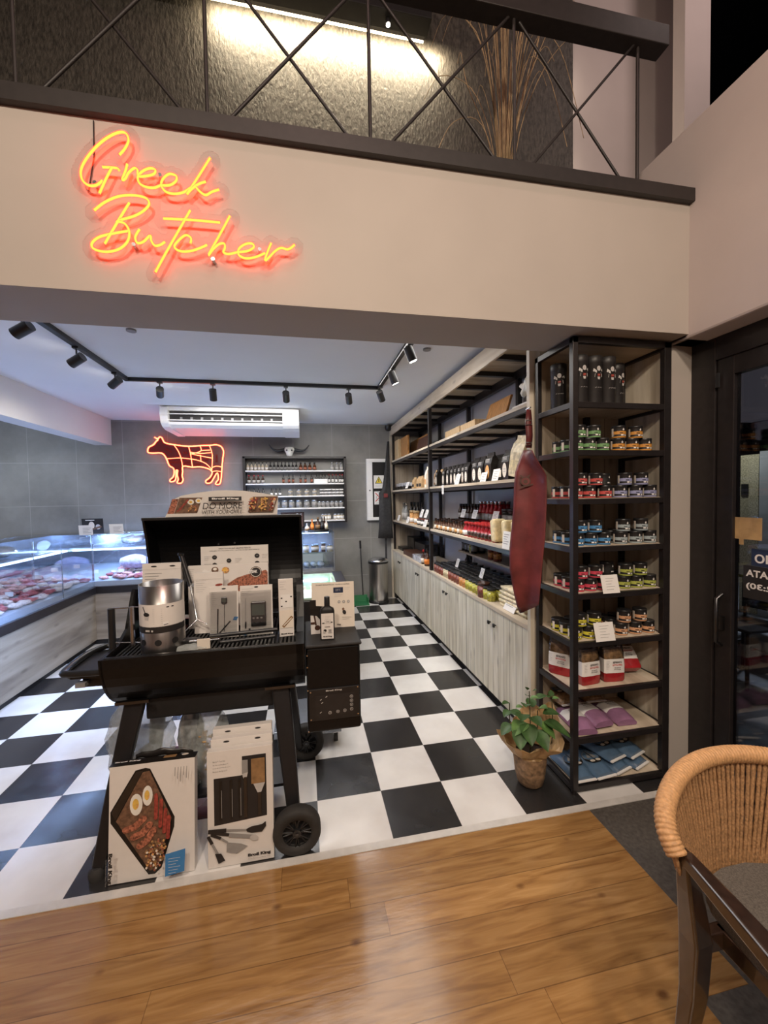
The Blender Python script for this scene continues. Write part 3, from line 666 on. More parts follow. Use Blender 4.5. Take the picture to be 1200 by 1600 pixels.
row(bottle_mesh(.12, .018, 'jar_dark', 'print_grey', 'print_black'), 'sauce_bottle', [(sx(p), 4.33, WZ[2]) for p in (133, 168, 198, 233)], 'dark bottle at the left of the third board, behind the white display sign', 'bottle', 'dark bottles on the third board')
row(bottle_mesh(.11, .018, 'jar_dark', 'paper_white', 'print_black'), 'sauce_bottle', [(sx(p), 4.33, WZ[2]) for p in (294, 325, 354)], 'small dark bottle with white label on the third board', 'bottle', 'white label bottles on the third board')
row(jar_mesh(.088, .032, 'spice_pale', 'print_grey', 'case_steel'), 'spice_jar', [(sx(p), 4.33, WZ[2]) for p in (429, 491, 547, 604)], 'lidded spice jar in the middle of the third board', 'jar', 'spice jars on the third board')
tubs = jar_mesh(.045, .029, 'paper_white', 'print_black', 'white_plastic')
row(tubs, 'spice_tub', [(sx(p), 4.31, WZ[2]+dz) for p in (655, 684, 712, 741, 770, 798) for dz in (0, .046)], 'small white tub in the double row at the right of the third board', 'tub', 'white tubs on the third board')
row(jar_mesh(.112, .041, 'bottle_clear', 'print_grey', 'case_steel'), 'spice_jar', [(sx(p), 4.33, WZ[3]) for p in (330, 386, 436, 488, 545, 600)], 'large spice jar with pale lid on the fourth board', 'jar', 'large jars on the fourth board')
row(jar_mesh(.09, .029, 'bottle_clear', 'print_grey', 'case_steel'), 'spice_jar', [(sx(p), 4.33, WZ[3]) for p in (637, 667, 698, 729, 761, 793)], 'smaller spice jar at the right of the fourth board', 'jar', 'small jars on the fourth board')
row(jar_mesh(.085, .027, 'spice_pale', 'paper_white', 'case_steel'), 'spice_jar', [(sx(p), 4.33, WZ[4]) for p in (660, 680, 705, 750, 775, 800)], 'pale spice jar on the lowest board of the wall shelf', 'jar', 'jars on the lowest board')
q = MB().box(sx(601), sx(697), 4.268, 4.271, WZ[1]-.012, WZ[1]+.06).build('price_card', 'paper_white', base=(sx(650), 4.27, WZ[1]-.012)); tag(q, 'white price card hanging from the second board of the wall shelf', 'price card')
fr = thing('framed_picture', 'brown wooden tray frame standing on the display case behind the grill sign', 'picture frame', (-.63, 3.96, 1.162))
x0, x1 = sx(355, 3.96), sx(525, 3.96); zt_ = at(450, 800.5, y=3.96).z
MB().box(x0, x1, 3.965, 3.98, 1.17, zt_-.012).build('board', 'board_dark', fr); b = MB(); b.box(x0, x1, 3.95, 3.985, zt_-.015, zt_); b.box(x0, x0+.018, 3.95, 3.985, 1.162, zt_-.015); b.box(x1-.018, x1, 3.95, 3.985, 1.162, zt_-.015); b.box(x0, x1, 3.95, 3.985, 1.162, 1.178); b.build('frame', 'walnut', fr)
pr = Print((x0-.02, 3.965, zt_-.09), (1, 0, 0), (0, 0, 1), []); pr.disc(.24, .05, .022, .022, 'paper_white'); pr.disc(.24, .052, .012, .012, 'board_dark'); pr.bar(.275, .06, .30, .065, .006, 'paper_white'); pr.bar(.275, .045, .30, .045, .006, 'paper_white'); pr.build('emblem', fr)

# electrical cupboard with warning signs
eb = thing('electrical_cabinet', 'white framed electrical cabinet with dark glass and warning signs on the back wall', 'electrical cabinet', (.76, 4.4, 1.22))
x0, x1 = .575, .945
b = MB(); b.box(x0, x1, 4.36, 4.43, 2.10, 2.15); b.box(x0, x1, 4.36, 4.43, 1.215, 1.26); b.box(x0, x0+.09, 4.36, 4.43, 1.26, 2.10); b.box(x1-.03, x1, 4.36, 4.43, 1.26, 2.10); b.build('frame', 'white_plastic', eb, bevel=.004)
MB().box(x0+.09, x1-.03, 4.385, 4.43, 1.26, 2.10).build('glass_door', 'black_plastic', eb)
MB().cyl((x0+.045, 4.352, 1.67), (x0+.045, 4.36, 1.67), .012).build('keyhole', 'dark_steel', eb)
pr = Print((0, 4.383, 0), (1, 0, 0), (0, 0, 1), []); pr.rect(.685, 1.70, .845, 1.90, 'paper_white'); pr.poly([(.705, 1.775), (.825, 1.775), (.765, 1.885)], 'print_black'); pr.poly([(.718, 1.782), (.812, 1.782), (.765, 1.870)], 'warn_yellow'); pr.bar(.765, 1.85, .765, 1.80, .012, 'print_black'); pr.lines(.71, 1.75, .11, 3, .014)
pr.rect(.69, 1.455, .845, 1.655, 'paper_white'); pr.disc(.765, 1.56, .045, .05, 'print_lightgrey'); pr.disc(.765, 1.56, .034, .04, 'paper_white'); pr.bar(.71, 1.50, .83, 1.63, .012, 'mark_red'); pr.bar(.71, 1.63, .83, 1.50, .012, 'mark_red'); pr.lines(.71, 1.48, .11, 2, .012); pr.text('STOP', .74, 1.635, h=.01, m='print_black'); pr.build('warning_signs', eb)

# ================================================================ WOODEN WALL SHELVING (right)
su = thing('shelving_unit', 'tall black-framed shelving with wooden fascia along the right wall', 'shelving', (1.2, 2.45, .757))
SZ = (2.115, 1.665, 1.212)
MB().box(.965, 1.0, 2.462, 2.502, .757, 2.505).build('post', 'frame_black', su, bevel=.002); MB().box(.985, 1.02, 4.385, 4.41, .757, 2.5).build('post', 'frame_black', su, bevel=.002)
for y in (.56, 1.42, 2.482, 3.45, 4.37): MB().box(1.41, 1.45, y-.02, y+.02, .758, 2.56).build('post', 'frame_black', su, bevel=.002)
MB().box(.955, .975, .445, 4.42, 2.505, 2.632).build('fascia_board', 'pale_oak_long', su, bevel=.002)
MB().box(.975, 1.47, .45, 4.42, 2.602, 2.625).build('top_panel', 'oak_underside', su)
b = MB()
for k in range(10): b.box(.975, 1.45, .66+k*.405, .70+k*.405, 2.565, 2.602)
b.box(1.41, 1.45, .5, 4.4, 2.53, 2.602); b.build('top_crossbars', 'frame_black', su)
MB().box(.945, 1.015, .445, .478, 0, 2.41).build('end_upright', 'pale_oak_tall', su, bevel=.002)
MB().box(.95, .985, 4.39, 4.428, 0, 2.62).build('end_upright', 'pale_oak_tall', su, bevel=.002)
MB().box(1.0, 1.47, 4.41, 4.428, .757, 2.5).build('end_panel', 'back_panel_oak', su)
for z in SZ:
    for y0, y1 in ((.49, 2.46), (2.505, 4.40)): MB().box(.968, 1.46, y0, y1, z-.022, z).build('shelf_board', 'pale_oak_long', su, bevel=.001)
    b = MB(); b.box(.972, .995, .49, 4.40, z-.052, z-.023); b.box(1.42, 1.45, .49, 4.40, z-.052, z-.023)
    for k in range(10): b.box(.995, 1.42, .72+k*.405, .745+k*.405, z-.05, z-.023)
    b.build('shelf_bearer', 'frame_black', su)
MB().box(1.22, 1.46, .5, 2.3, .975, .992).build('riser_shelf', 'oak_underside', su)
MB().box(1.2, 1.46, .5, 2.44, 1.305, 1.318).build('riser_shelf', 'black_matte', su)
names = ['nearest the corner unit', 'second from the corner unit', 'third from the corner unit', 'farthest, beside the pedal bin']
for k, (y0, y1) in enumerate(((.48, 1.49), (1.49, 2.48), (2.50, 3.45), (3.45, 4.39))):
    c = thing('base_cabinet', f'whitewashed two-door base cabinet under the shelving, {names[k]}', 'cabinet', (1.2, (y0+y1)/2, 0), 'base cabinets')
    b = MB(); b.box(.992, 1.45, y0+.002, y1-.002, .1, .728); b.box(1.035, 1.45, y0+.002, y1-.002, 0, .1); b.build('carcass', 'black_matte', c)
    ym = (y0+y1)/2
    for s_, (a0, a1) in ((1, (y0+.003, ym-.002)), (-1, (ym+.002, y1-.003))):
        d = MB().box(.97, .990, a0, a1, .095, .727).build('door', 'whitewashed_boards', c, bevel=.0015)
        hy = ym-s_*.042; b = MB(); b.cyl((.97, hy, .625), (.955, hy, .625), .005); b.box(.945, .957, hy-.011, hy+.011, .612, .638); b.build('knob', 'black_plastic', d, bevel=.002)
tag(MB().box(.963, 1.47, .482, 2.49, .728, .757).build('worktop', 'pale_oak_long', base=(1.2, 1.5, .728), bevel=.002), 'pale oak worktop carrying the black-lidded jars, nearest the camera', 'worktop')
tag(MB().box(.963, 1.40, 2.494, 4.383, .728, .757).build('worktop', 'pale_oak_long', base=(1.2, 3.4, .728), bevel=.002), 'pale oak worktop of the far half, with black boxes and packs', 'worktop')

def Y(px, x=1.03, py=800): return at(px, py, x=x).y
# top shelf: boards and boxes
def panel(px0, px1, x, z0, h, m, label, name='cutting_board', cat='cutting board', th=.022, lean=.04, group=None):
    y1, y0 = min(Y(px0, x), 4.375), min(Y(px1, x), 4.30)
    b = MB(); vs = [(x, y0, z0), (x+th, y0, z0), (x+th, y1, z0), (x, y1, z0), (x+lean, y0, z0+h), (x+lean+th, y0, z0+h), (x+lean+th, y1, z0+h), (x+lean, y1, z0+h)]
    b.add(vs, [(3, 2, 1, 0), (4, 5, 6, 7), (0, 1, 5, 4), (1, 2, 6, 5), (2, 3, 7, 6), (3, 0, 4, 7)])
    return tag(b.build(name, m, base=(x, (y0+y1)/2, z0), bevel=.004), label, cat, group)
panel(613.5, 624, 1.02, 2.117, .30, 'board_pale', 'pale wooden box standing at the far left of the top shelf', 'wooden_box', 'box', .12, 0)
panel(628, 638, 1.05, 2.117, .30, 'board_amber', 'amber wooden board upright second from the left on the top shelf', th=.03, lean=0)
panel(639.5, 667, 1.20, 2.117, .27, 'board_amber', 'wide brown board at the back of the left top shelf')
panel(651, 667, 1.10, 2.117, .20, 'board_dark', 'dark board leaning in front of the wide brown one')
panel(676, 694, 1.08, 2.117, .035, 'board_amber', 'low amber board lying just right of the black post', th=.25, lean=0)
panel(697, 721, 1.28, 2.117, .20, 'board_dark', 'dark board leaning behind the pale boxes on the top shelf')
panel(697, 719, 1.05, 2.117, .09, 'board_pale', 'pale box with a small mark, left of two on the top shelf', 'wooden_box', 'box', .12, 0)
panel(720.5, 743, 1.05, 2.117, .085, 'board_pale', 'pale box right of its twin on the top shelf', 'wooden_box', 'box', .12, 0)
panel(754, 785, 1.18, 2.117, .24, 'board_amber', 'large amber cutting board leaning at the right of the top shelf', lean=.08)
b = MB(); rs = random.Random(3)
for k in range(9):
    M = Matrix.Rotation(rs.uniform(-1, 1), 4, 'X') @ Matrix.Rotation(rs.uniform(-.9, .9), 4, 'Y')
    b.ell((1.10+rs.uniform(-.04, .04), .68+rs.uniform(-.06, .06), 2.235+rs.uniform(-.01, .07)), (.03, .10, .025), 0, 8, 6, M, .12)
b.box(1.03, 1.18, .56, .80, 2.118, 2.15); o = b.build('white_ornament', 'bone', base=(1.1, .68, 2.117)); tag(o, 'crumpled white ornament at the right end of the top shelf', 'ornament')

# second shelf: black coffee bags
def bag(h, w, d, body, labelm, oval=True, rollm=None):
    b = MB(); rows = []
    for z, ww, dd in ((0, 1, 1), (.12, 1.04, 1.04), (.6, 1, .95), (.8, .98, .6), (.9, .95, .16), (1, .93, .12)):
        rows.append([(-dd*d/2, -ww*w/2, z*h), (dd*d/2, -ww*w/2, z*h), (dd*d/2, ww*w/2, z*h), (-dd*d/2, ww*w/2, z*h), (-dd*d/2, -ww*w/2, z*h)])
    b.grid(rows, 0, False); b.add(rows[-1][:4], [(0, 1, 2, 3)]); b.add(rows[0][:4], [(3, 2, 1, 0)])
    x = -d/2*1.04-.0008
    if oval:
        b.add([(x, .30*w*math.cos(t), h*.33+.24*h*math.sin(t)) for t in [2*PI*k/16 for k in range(16)]], [tuple(range(15, -1, -1))], 1)
        for k in range(3): b.add([(x+.004, -.3*w, h*(.66+.045*k)), (x+.004, .3*w, h*(.66+.045*k)), (x+.004, .3*w, h*(.68+.045*k)), (x+.004, -.3*w, h*(.68+.045*k))], [(3, 2, 1, 0)], 2)
        for k in range(2): b.add([(x-.0004, -.16*w, h*(.27+.08*k)), (x-.0004, .16*w, h*(.27+.08*k)), (x-.0004, .16*w, h*(.30+.08*k)), (x-.0004, -.16*w, h*(.30+.08*k))], [(3, 2, 1, 0)], 2)
    else: b.add([(x, -.4*w, h*.15), (x, .4*w, h*.15), (x, .4*w, h*.4), (x, -.4*w, h*.4)], [(3, 2, 1, 0)], 1)
    return b, [body, labelm, 'print_lightgrey']
pr1 = bag(.185, .078, .06, 'pack_black', 'card_cream')
row(pr1, 'coffee_bag', [(1.04, Y(px, 1.01), SZ[1]) for px in (682, 693, 699.5, 705.5, 711, 717, 723, 728.5)], 'black bag with cream oval label in the tight left run, second shelf', 'bag', 'black bags, left run')
row(bag(.205, .10, .07, 'pack_black', 'card_cream'), 'coffee_bag', [(1.04, Y(px, 1.01), SZ[1]) for px in (742, 751)], 'larger black bag with cream oval label in the middle of the second shelf', 'bag', 'black bags, middle pair')
tag(row(bag(.22, .115, .07, 'pack_black', 'print_orange'), 'coffee_bag', [(1.04, Y(763, 1.01), SZ[1])], 'x', 'bag'), 'black bag with orange-brown patterned oval label on the second shelf')
row(bag(.20, .10, .07, 'pack_black', 'card_cream', False), 'coffee_bag', [(1.09, Y(px, 1.06), SZ[1]) for px in (736, 775, 783)], 'plain black bag turned sideways on the second shelf', 'bag', 'side-on black bags')
tag(row(bag(.21, .10, .07, 'pack_black', 'card_cream'), 'coffee_bag', [(1.04, Y(790, 1.01), SZ[1])], 'x', 'bag'), 'black bag with oval label just left of the tall cream bag')
row(bag(.17, .08, .06, 'pack_kraft', 'card_cream', False), 'kraft_bag', [(1.16, Y(px, 1.16), SZ[1]+.03) for px in (684, 692)], 'kraft bag peeping over the black bags beside the post', 'bag', 'kraft bags behind')
o = row(bag(.27, .15, .10, 'cream_bag', 'cream_block', False), 'cream_bag', [(1.05, Y(808, 1.02), SZ[1])], 'tall cream bag leaning at the right end of the second shelf', 'bag'); o.rotation_euler = (.16, 0, 0); o.location.x = 1.05; o.location.z += .015
row(bag(.15, .11, .06, 'pack_kraft', 'print_black', False), 'kraft_bag', [(1.06, Y(px, 1.03), SZ[1]) for px in (646, 653, 657)], 'small kraft bag with dark print on the far second shelf', 'bag', 'kraft bags, far bay')
tag(row(bag(.24, .07, .07, 'card_cream', 'print_orange', False), 'tall_packet', [(1.04, Y(666, 1.01), SZ[1])], 'x', 'packet'), 'tall pale packet touching the black post on the second shelf')
for k, px in enumerate((616.5, 620.5, 625.5)):
    yc_ = (4.27, 4.05, 3.83)[k]; b = MB().box(1.02, 1.2, yc_-.10, yc_+.10, SZ[1], SZ[1]+.05); b.box(1.03, 1.19, yc_-.08, yc_+.09, SZ[1]+.052, SZ[1]+.10, 1)
    tag(b.build('food_tray', ['pack_black', 'film'], base=(1.1, yc_, SZ[1]), bevel=.004), 'dark tray under clear film at the far end of the second shelf', 'tray', 'dark film trays')
# third shelf
H3 = SZ[2]
pts = [(1.02+.06*r_, 2.42-.066*i+.03*r_, H3) for r_ in range(3) for i in range(13)]
row(bottle_mesh(.118, .020, 'amber_liquid', 'card_cream', 'sauce_dark', .5, 10), 'sauce_bottle', pts[::2], 'small amber bottle with cream label in the crowded front rows, third shelf', 'bottle', 'amber bottles with cream labels')
row(bottle_mesh(.112, .020, 'amber_liquid', 'print_orange', 'black_plastic', .5, 10), 'sauce_bottle', pts[1::2], 'small amber bottle with brown label in the crowded front rows, third shelf', 'bottle', 'amber bottles with brown labels')
tag(row(bottle_mesh(.125, .03, 'sauce_red', 'paper_white', 'mark_red', .7, 10), 'sauce_bottle', [(1.02, 1.575, H3)], 'x', 'bottle'), 'red bottle with big white label, first of the red ones, third shelf')
pts = [(1.02+.06*r_, 1.50-.066*i, H3) for r_ in range(3) for i in range(0, 8)]
row(bottle_mesh(.125, .027, 'sauce_red', 'sauce_dark', 'mark_red', .7, 10), 'sauce_bottle', pts, 'dark red sauce bottle with red cap in the block left of the cream packs', 'bottle', 'red-capped bottles, third shelf')
pts = [(1.28+.06*r_, 2.36-.075*i, H3+.106) for r_ in range(2) for i in range(7)]
row(bottle_mesh(.16, .028, 'sauce_dark', 'print_lightgrey', 'print_black', .5, 9), 'sauce_bottle', pts, 'dark bottle on the black riser of the third shelf, next to the post', 'bottle', 'dark riser bottles')
pts = [(1.27+.07*r_, 1.82-.075*i, H3+.106) for r_ in range(2) for i in range(6)]
row(bottle_mesh(.19, .03, 'sauce_red', 'print_grey', 'case_steel', .6, 9), 'sauce_bottle', pts, 'tall red bottle on the black riser in the middle of the third shelf', 'bottle', 'tall red riser bottles')
pts = [(1.27+.09*r_, 1.33-.10*i, H3+.106) for r_ in range(2) for i in range(6)]
row(jar_mesh(.13, .045, 'jar_dark', 'print_grey', 'print_black', 12), 'preserve_jar', pts, 'wide dark jar on the black riser at the right of the third shelf', 'jar', 'wide dark riser jars')
for k, (px, ds) in enumerate(((772, 'left'), (786, 'middle'), (797, 'right, half behind the red apron'))):
    y = Y(px, 1.0); o = MB().box(-.05, .05, -.04, .04, 0, .17).build('cream_pack', 'cream_block', bevel=.018, seg=3); o.location = (1.04+.02*k, y, H3); o.rotation_euler = (-.2, 0, -.1)
    o.location.z += .004; tag(o, f'cream vacuum pack standing beside the red bottles, {ds}', 'packet')
# far bay, third shelf
def place1(proto, name, px, x, z, label, cat='bottle'): return tag(row(proto, name, [(x, Y(px, x), z)], 'x', cat), label)
row(bottle_mesh(.26, .036, 'bottle_clear', 'print_lightgrey', 'steel', .45, 12), 'glass_bottle', [(1.16, Y(px, 1.16), H3) for px in (627, 631, 635)], 'tall clear glass bottle at the far end of the third shelf', 'bottle', 'tall clear bottles')
row(bottle_mesh(.27, .036, 'jar_dark', 'print_grey', 'print_black', .4, 12), 'glass_bottle', [(1.28, Y(px, 1.28), H3) for px in (639, 643, 648, 653, 660)], 'tall dark bottle in the shade of the far third shelf', 'bottle', 'tall dark bottles')
row(bottle_mesh(.17, .035, 'print_orange', 'card_white', 'board_pale', .95, 12), 'oil_bottle', [(1.04, Y(px, 1.04), H3) for px in (644, 651)], 'bottle with orange-brown top half and white label on the far third shelf', 'bottle', 'orange-brown bottles')
row(jar_mesh(.085, .036, 'jar_dark', 'paper_white', 'pickle_red'), 'preserve_jar', [(1.04, Y(px, 1.04), H3) for px in (656, 661, 666)], 'small jar with white label and dark lid left of the black post', 'jar', 'white label jars by the post')
# worktop jars: six rows deep
first = {}
def cjar(color):
    if color not in first: first[color] = jar_mesh(.098, .034, color, color, 'black_plastic', 12)[0].build('preserve_jar', [color, color, 'black_plastic'])
    else: pass
    return first[color]
made = set()
for r_ in range(6):
    for i in range(19):
        y = 2.40-.0715*i; x = 1.02+.073*r_
        if r_ == 5 and i % 2: continue
        px_y = y
        col = 'pickle_red' if y > 2.12 else 'pickle_pale' if y > 1.98 else 'pickle_red' if y > 1.72 else 'pickle_orange' if y > 1.55 else 'olive'
        if r_ > 0 and (i+r_) % 3 == 0: col = 'jar_dark'
        p = cjar(col); o = p if col not in made else p.copy()
        if col in made: COL.objects.link(o)
        made.add(col); o.location = (x, y+random.uniform(-.002, .002), .757)
        where = 'in the front row' if r_ == 0 else 'behind the front row'
        cn = {'pickle_red': 'dark red', 'pickle_pale': 'pale', 'pickle_orange': 'orange', 'olive': 'olive green', 'jar_dark': 'black'}[col]
        tag(o, f'black-lidded jar of {cn} preserve {where}', 'jar', f'{cn} jars '+where)
place1(jar_mesh(.115, .05, 'pickle_red', 'pickle_red', 'sauce_dark', 14), 'preserve_jar', 755, 1.02, .757, 'big dark red jar standing at the right end of the black-lidded jars', 'jar')
row(bottle_mesh(.20, .033, 'jar_dark', 'jar_dark', 'black_plastic', .45, 10), 'wine_bottle', [(1.36, 2.38-.08*i, .993-.236) for i in range(1)], 'dark bottle behind the jars next to the post', 'bottle', 'dark bottles behind the jars')
row(bottle_mesh(.19, .033, 'jar_dark', 'print_grey', 'black_plastic', .45, 10), 'wine_bottle', [(1.27+.08*r_, 2.24-.08*i, .993) for r_ in range(2) for i in range(4)], 'dark bottle on the low riser above the black-lidded jars', 'bottle', 'dark bottles on the low riser')
place1(jar_mesh(.11, .036, 'pickle_pale', 'olive', 'black_plastic'), 'preserve_jar', 738, 1.28, .993, 'single green jar alone on the low riser', 'jar')
row(jar_mesh(.11, .036, 'pickle_red', 'pickle_orange', 'black_plastic'), 'preserve_jar', [(1.26, Y(px, 1.26), .993) for px in (768, 777)], 'brown jar of the pair on the low riser', 'jar', 'pair of brown jars')
MBt = MB().box(1.44, 1.455, Y(747, 1.44), Y(730, 1.44), .993, 1.12); tag(MBt.build('white_card', 'paper_white', base=(1.45, 1.6, .993)), 'white card standing behind the single green jar', 'card')
for k in range(5):
    o = MB().grid([[(1.02+.30*u+.0*v, .62+.36*v+.02*math.sin(5*u+k), .776+.031*k+.004*math.sin(9*u+3*v+k)-(.006 if u in (0, 1) or v in (0, 1) else 0)) for v in (0, .2, .4, .6, .8, 1)] for u in (0, .15, .35, .6, .85, 1)]).build('cream_bag', 'cream_bag', base=(1.15, .8, .76+.031*k), solid=.020)
    tag(o, ['lowest', 'second', 'middle', 'fourth', 'topmost'][k]+' of the flat cream packets piled right of the big red jar', 'packet')
# far worktop
for px0, px1, x, z0, h, d, m, lb in ((632, 646, 1.2, .757, .20, .2, 'pack_black', 'black box with patterned side, left of two at the back of the far worktop'), (647, 663, 1.2, .757, .16, .2, 'pack_black', 'black box right of its neighbour at the back of the far worktop'),
        (616.5, 628, 1.05, .757, .05, .3, 'pack_black', 'low dark tray at the far end of the worktop'), (629, 644, 1.0, .757, .06, .2, 'board_dark', 'low brown pack in front of the black boxes'), (643, 656, .99, .757, .07, .2, 'film', 'clear plastic tray pack near the orange bottle')):
    y1, y0 = min(Y(px0, x)-.01, 4.375), min(Y(px1, x)+.01, 4.2); tag(MB().box(x, x+min(d, 1.39-x), y0, y1, z0, z0+h).build('pack', m, base=(x, (y0+y1)/2, z0), bevel=.006), lb, 'package')
place1(bottle_mesh(.20, .034, 'sauce_dark', 'orange_label', 'black_plastic', .4, 12), 'sauce_bottle', 666.5, 1.02, .757, 'dark bottle with bright orange label beside the black post')
place1(bottle_mesh(.17, .026, 'sauce_dark', 'card_cream', 'mark_red', .4, 12), 'sauce_bottle', 660.5, 1.02, .757, 'slim bottle with cream label left of the orange-labelled one')

# price cards
def card(px, py, x, w_, h_, label, tilt=.3, zb=None, yaw=0):
    p = at(px, py, x=x); o = Print((0, 0, 0), (0, -1, 0), (0, 0, 1), []); mb = MB().box(-.001, 0, -w_/2, w_/2, 0, h_)
    t = thing('price_card', label, 'price card', (p.x, p.y, p.z if zb is None else zb), 'shelf price cards')
    base_loc = t.location.copy(); t.location = (0, 0, 0)
    mb.build('card', 'paper_white', t)
    pr = Print((-.001, w_/2, 0), (0, -1, 0), (0, 0, 1), []); pr.lines(w_*.15, h_*.8, w_*.7, 5, h_*.13, 'print_grey', h_*.035); pr.build('print', t)
    t.location = base_loc; t.rotation_euler = (0, tilt, yaw); return t
for px, py, ds in ((713, 758, 'below the left run of black bags'), (753, 758, 'under the middle black bags'), (772, 754, 'under the plain black bags')):
    card(px, py, .975, .10, .10, f'white price card leaning on the second shelf {ds}', .25)
card(692, 772, .962, .055, .085, 'narrow white tag hanging under the second shelf right of the post', 0)
for px, py, ds in ((722, 814, 'left of three'), (740, 818, 'middle of three'), (772, 818, 'right of three')): card(px, py, 1.18, .10, .085, f'white price card above the amber bottles on the third shelf, {ds}', .3, H3+.135)
card(790, 858, .96, .10, .12, 'white price card in front of the cream vacuum packs', .1)
card(635, 763, 1.0, .13, .09, 'white price card on the far second shelf', .35)
for px, z, ds in ((622, H3, 'leftmost, low'), (636, H3, 'second, low'), (663, H3, 'lowest, by the post')): card(px, 815, .99, .12, .085, f'white price card on the far third shelf, {ds}', .3, z+.001)
for px, ds in ((657, 'left'), (664, 'right')): card(px, 800, 1.03, .11, .10, f'raised white price card above the small jars, {ds} of two', .35, H3+.10)
for px, py, ds in ((713, 870, 'left'), (774-5+0, 885, 'right')): card(px if ds == 'left' else 751, py, 1.10, .07, .085, f'white price card stuck among the black jar lids, {ds} of two', .3, .858)
card(794, 955, 1.0, .15, .12, 'large white price card on the near worktop in front of the cream packets', .5, .76)

# ================================================================ CORNER DISPLAY UNIT
cu = thing('corner_shelf_unit', 'tall narrow black-framed shelf tower with tins, beside the cream pillar', 'shelf', (1.265, .26, 0))
CZ = (2.025, 1.783, 1.535, 1.288, 1.047, .795, .541, .292, .042)
X0, X1, Y0, Y1 = .968, 1.55, .085, .425
b = MB()
for x in (X0, X1-.042):
    b.box(x, x+(.03 if x == X0 else .042), Y0, Y0+.03, 0.015, 2.345)
b.box(X0, X0+.025, Y1-.03, Y1, .015, 2.345); b.box(X1-.025, X1, Y1-.03, Y1, .015, 2.345); b.box(1.28, 1.31, Y1-.03, Y1, .015, 2.30)
for x in (X0+.013, X1-.025):
    for y in (Y0+.013, Y1-.013): b.cyl((x, y, 0), (x, y, .016), .016, n=10)
b.box(X0, X1, Y0, Y0+.025, 2.315, 2.345); b.box(X0, X0+.025, Y0, Y1, 2.315, 2.345); b.box(X1-.025, X1, Y0, Y1, 2.315, 2.345)
for z in CZ:
    b.box(X0+.025, X1-.03, Y0+.002, Y0+.022, z-.030, z-.001); b.box(X0+.002, X0+.022, Y0+.03, Y1-.03, z-.030, z-.001); b.box(X1-.024, X1-.003, Y0+.03, Y1-.03, z-.030, z-.001)
b.build('frame', 'frame_black', cu, bevel=.0015)
MB().box(X0+.03, X1-.027, Y1, Y1+.018, .03, 2.34).build('back_panel', 'back_panel_oak', cu)
MB().box(X1-.003, X1+.006, Y0+.03, Y1-.03, .03, 2.34).build('side_panel', 'pale_oak_tall', cu)
for z in CZ: MB().box(X0+.022, X1-.024, Y0+.022, Y1, z-.014, z+.001).build('shelf_board', 'pale_oak_long', cu)
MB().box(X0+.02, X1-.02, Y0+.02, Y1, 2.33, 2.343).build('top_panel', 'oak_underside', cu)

def tin(color):
    """dark tin with a coloured band, pale side patch and a small bird badge on its front"""
    b = MB(); h, r = .066, .0345; n = 20
    b.lathe([(r*.96, 0), (r, .002), (r, .009), (r, .020), (r, .036), (r, h-.010), (r*1.02, h-.009), (r*1.02, h-.001), (r*.98, h)], n=n, m=[0, 1, 0, 1, 0, 2, 2, 2])
    def patch(a0, a1, z0, z1, mi, k=1.012):
        q = [(r*k*math.sin(R(a)), -r*k*math.cos(R(a))) for a in (a0, (2*a0+a1)/3, (a0+2*a1)/3, a1)]
        b.add([(x, y, z0) for x, y in q]+[(x, y, z1) for x, y in q], [(i, i+1, i+5, i+4) for i in range(3)], mi)
    patch(-48, 62, .022, .034, 1); patch(-30, 45, .032, .037, 1, 1.010); patch(-10, 18, .0245, .0285, 2, 1.016); patch(30, 50, .011, .018, 3); patch(0, 22, .012, .019, 3); patch(-88, -62, .010, .052, 4)
    q = [(15, .040), (27, .040), (30, .047), (26, .045), (21, .053), (16, .045), (12, .047)]
    b.add([(r*1.014*math.sin(R(a)), -r*1.014*math.cos(R(a)), z) for a, z in q], [tuple(range(7))], 3)
    return b, ['print_black', color, 'black_plastic', 'paper_white', 'card_cream']
for nm, c_ in dict(green=(.20, .42, .16), orange=(.75, .33, .05), red=(.68, .10, .09), lilac=(.36, .38, .62), blue=(.08, .30, .62), silver=(.42, .50, .52), pink=(.75, .07, .12), lime=(.50, .55, .10), yellow=(.80, .72, .06), peach=(.80, .42, .22)).items(): mat('tin_'+nm, tuple(x*.8+.01 for x in c_), .4, var=.05)
mat('tin_black', (.02, .02, .02), .4)
yf = .155
lay = [(1, [('green', (900.5, 919, 940.5), (905, 928)), ('orange', (964.7, 986, 1006), (967, 993))]),
       (2, [('red', (899, 919.5, 944.5), (907, 931)), ('lilac', (968, 992, 1014), (976.6, 1002))]),
       (3, [('blue', (901, 921.6, 942.7), (907, 930)), ('silver', (969, 992, 1014), (974, 1002))]),
       (4, [('pink', (902, 921, 942), (908, 931)), ('lime', (974, 993, 1014), (978, 1001))]),
       (5, [('yellow', (898, 919), (906, 929)), ('peach', (970, 992, 1012), (976, 1001))])]
ordn = {1: 'second', 2: 'third', 3: 'fourth', 4: 'fifth', 5: 'sixth'}
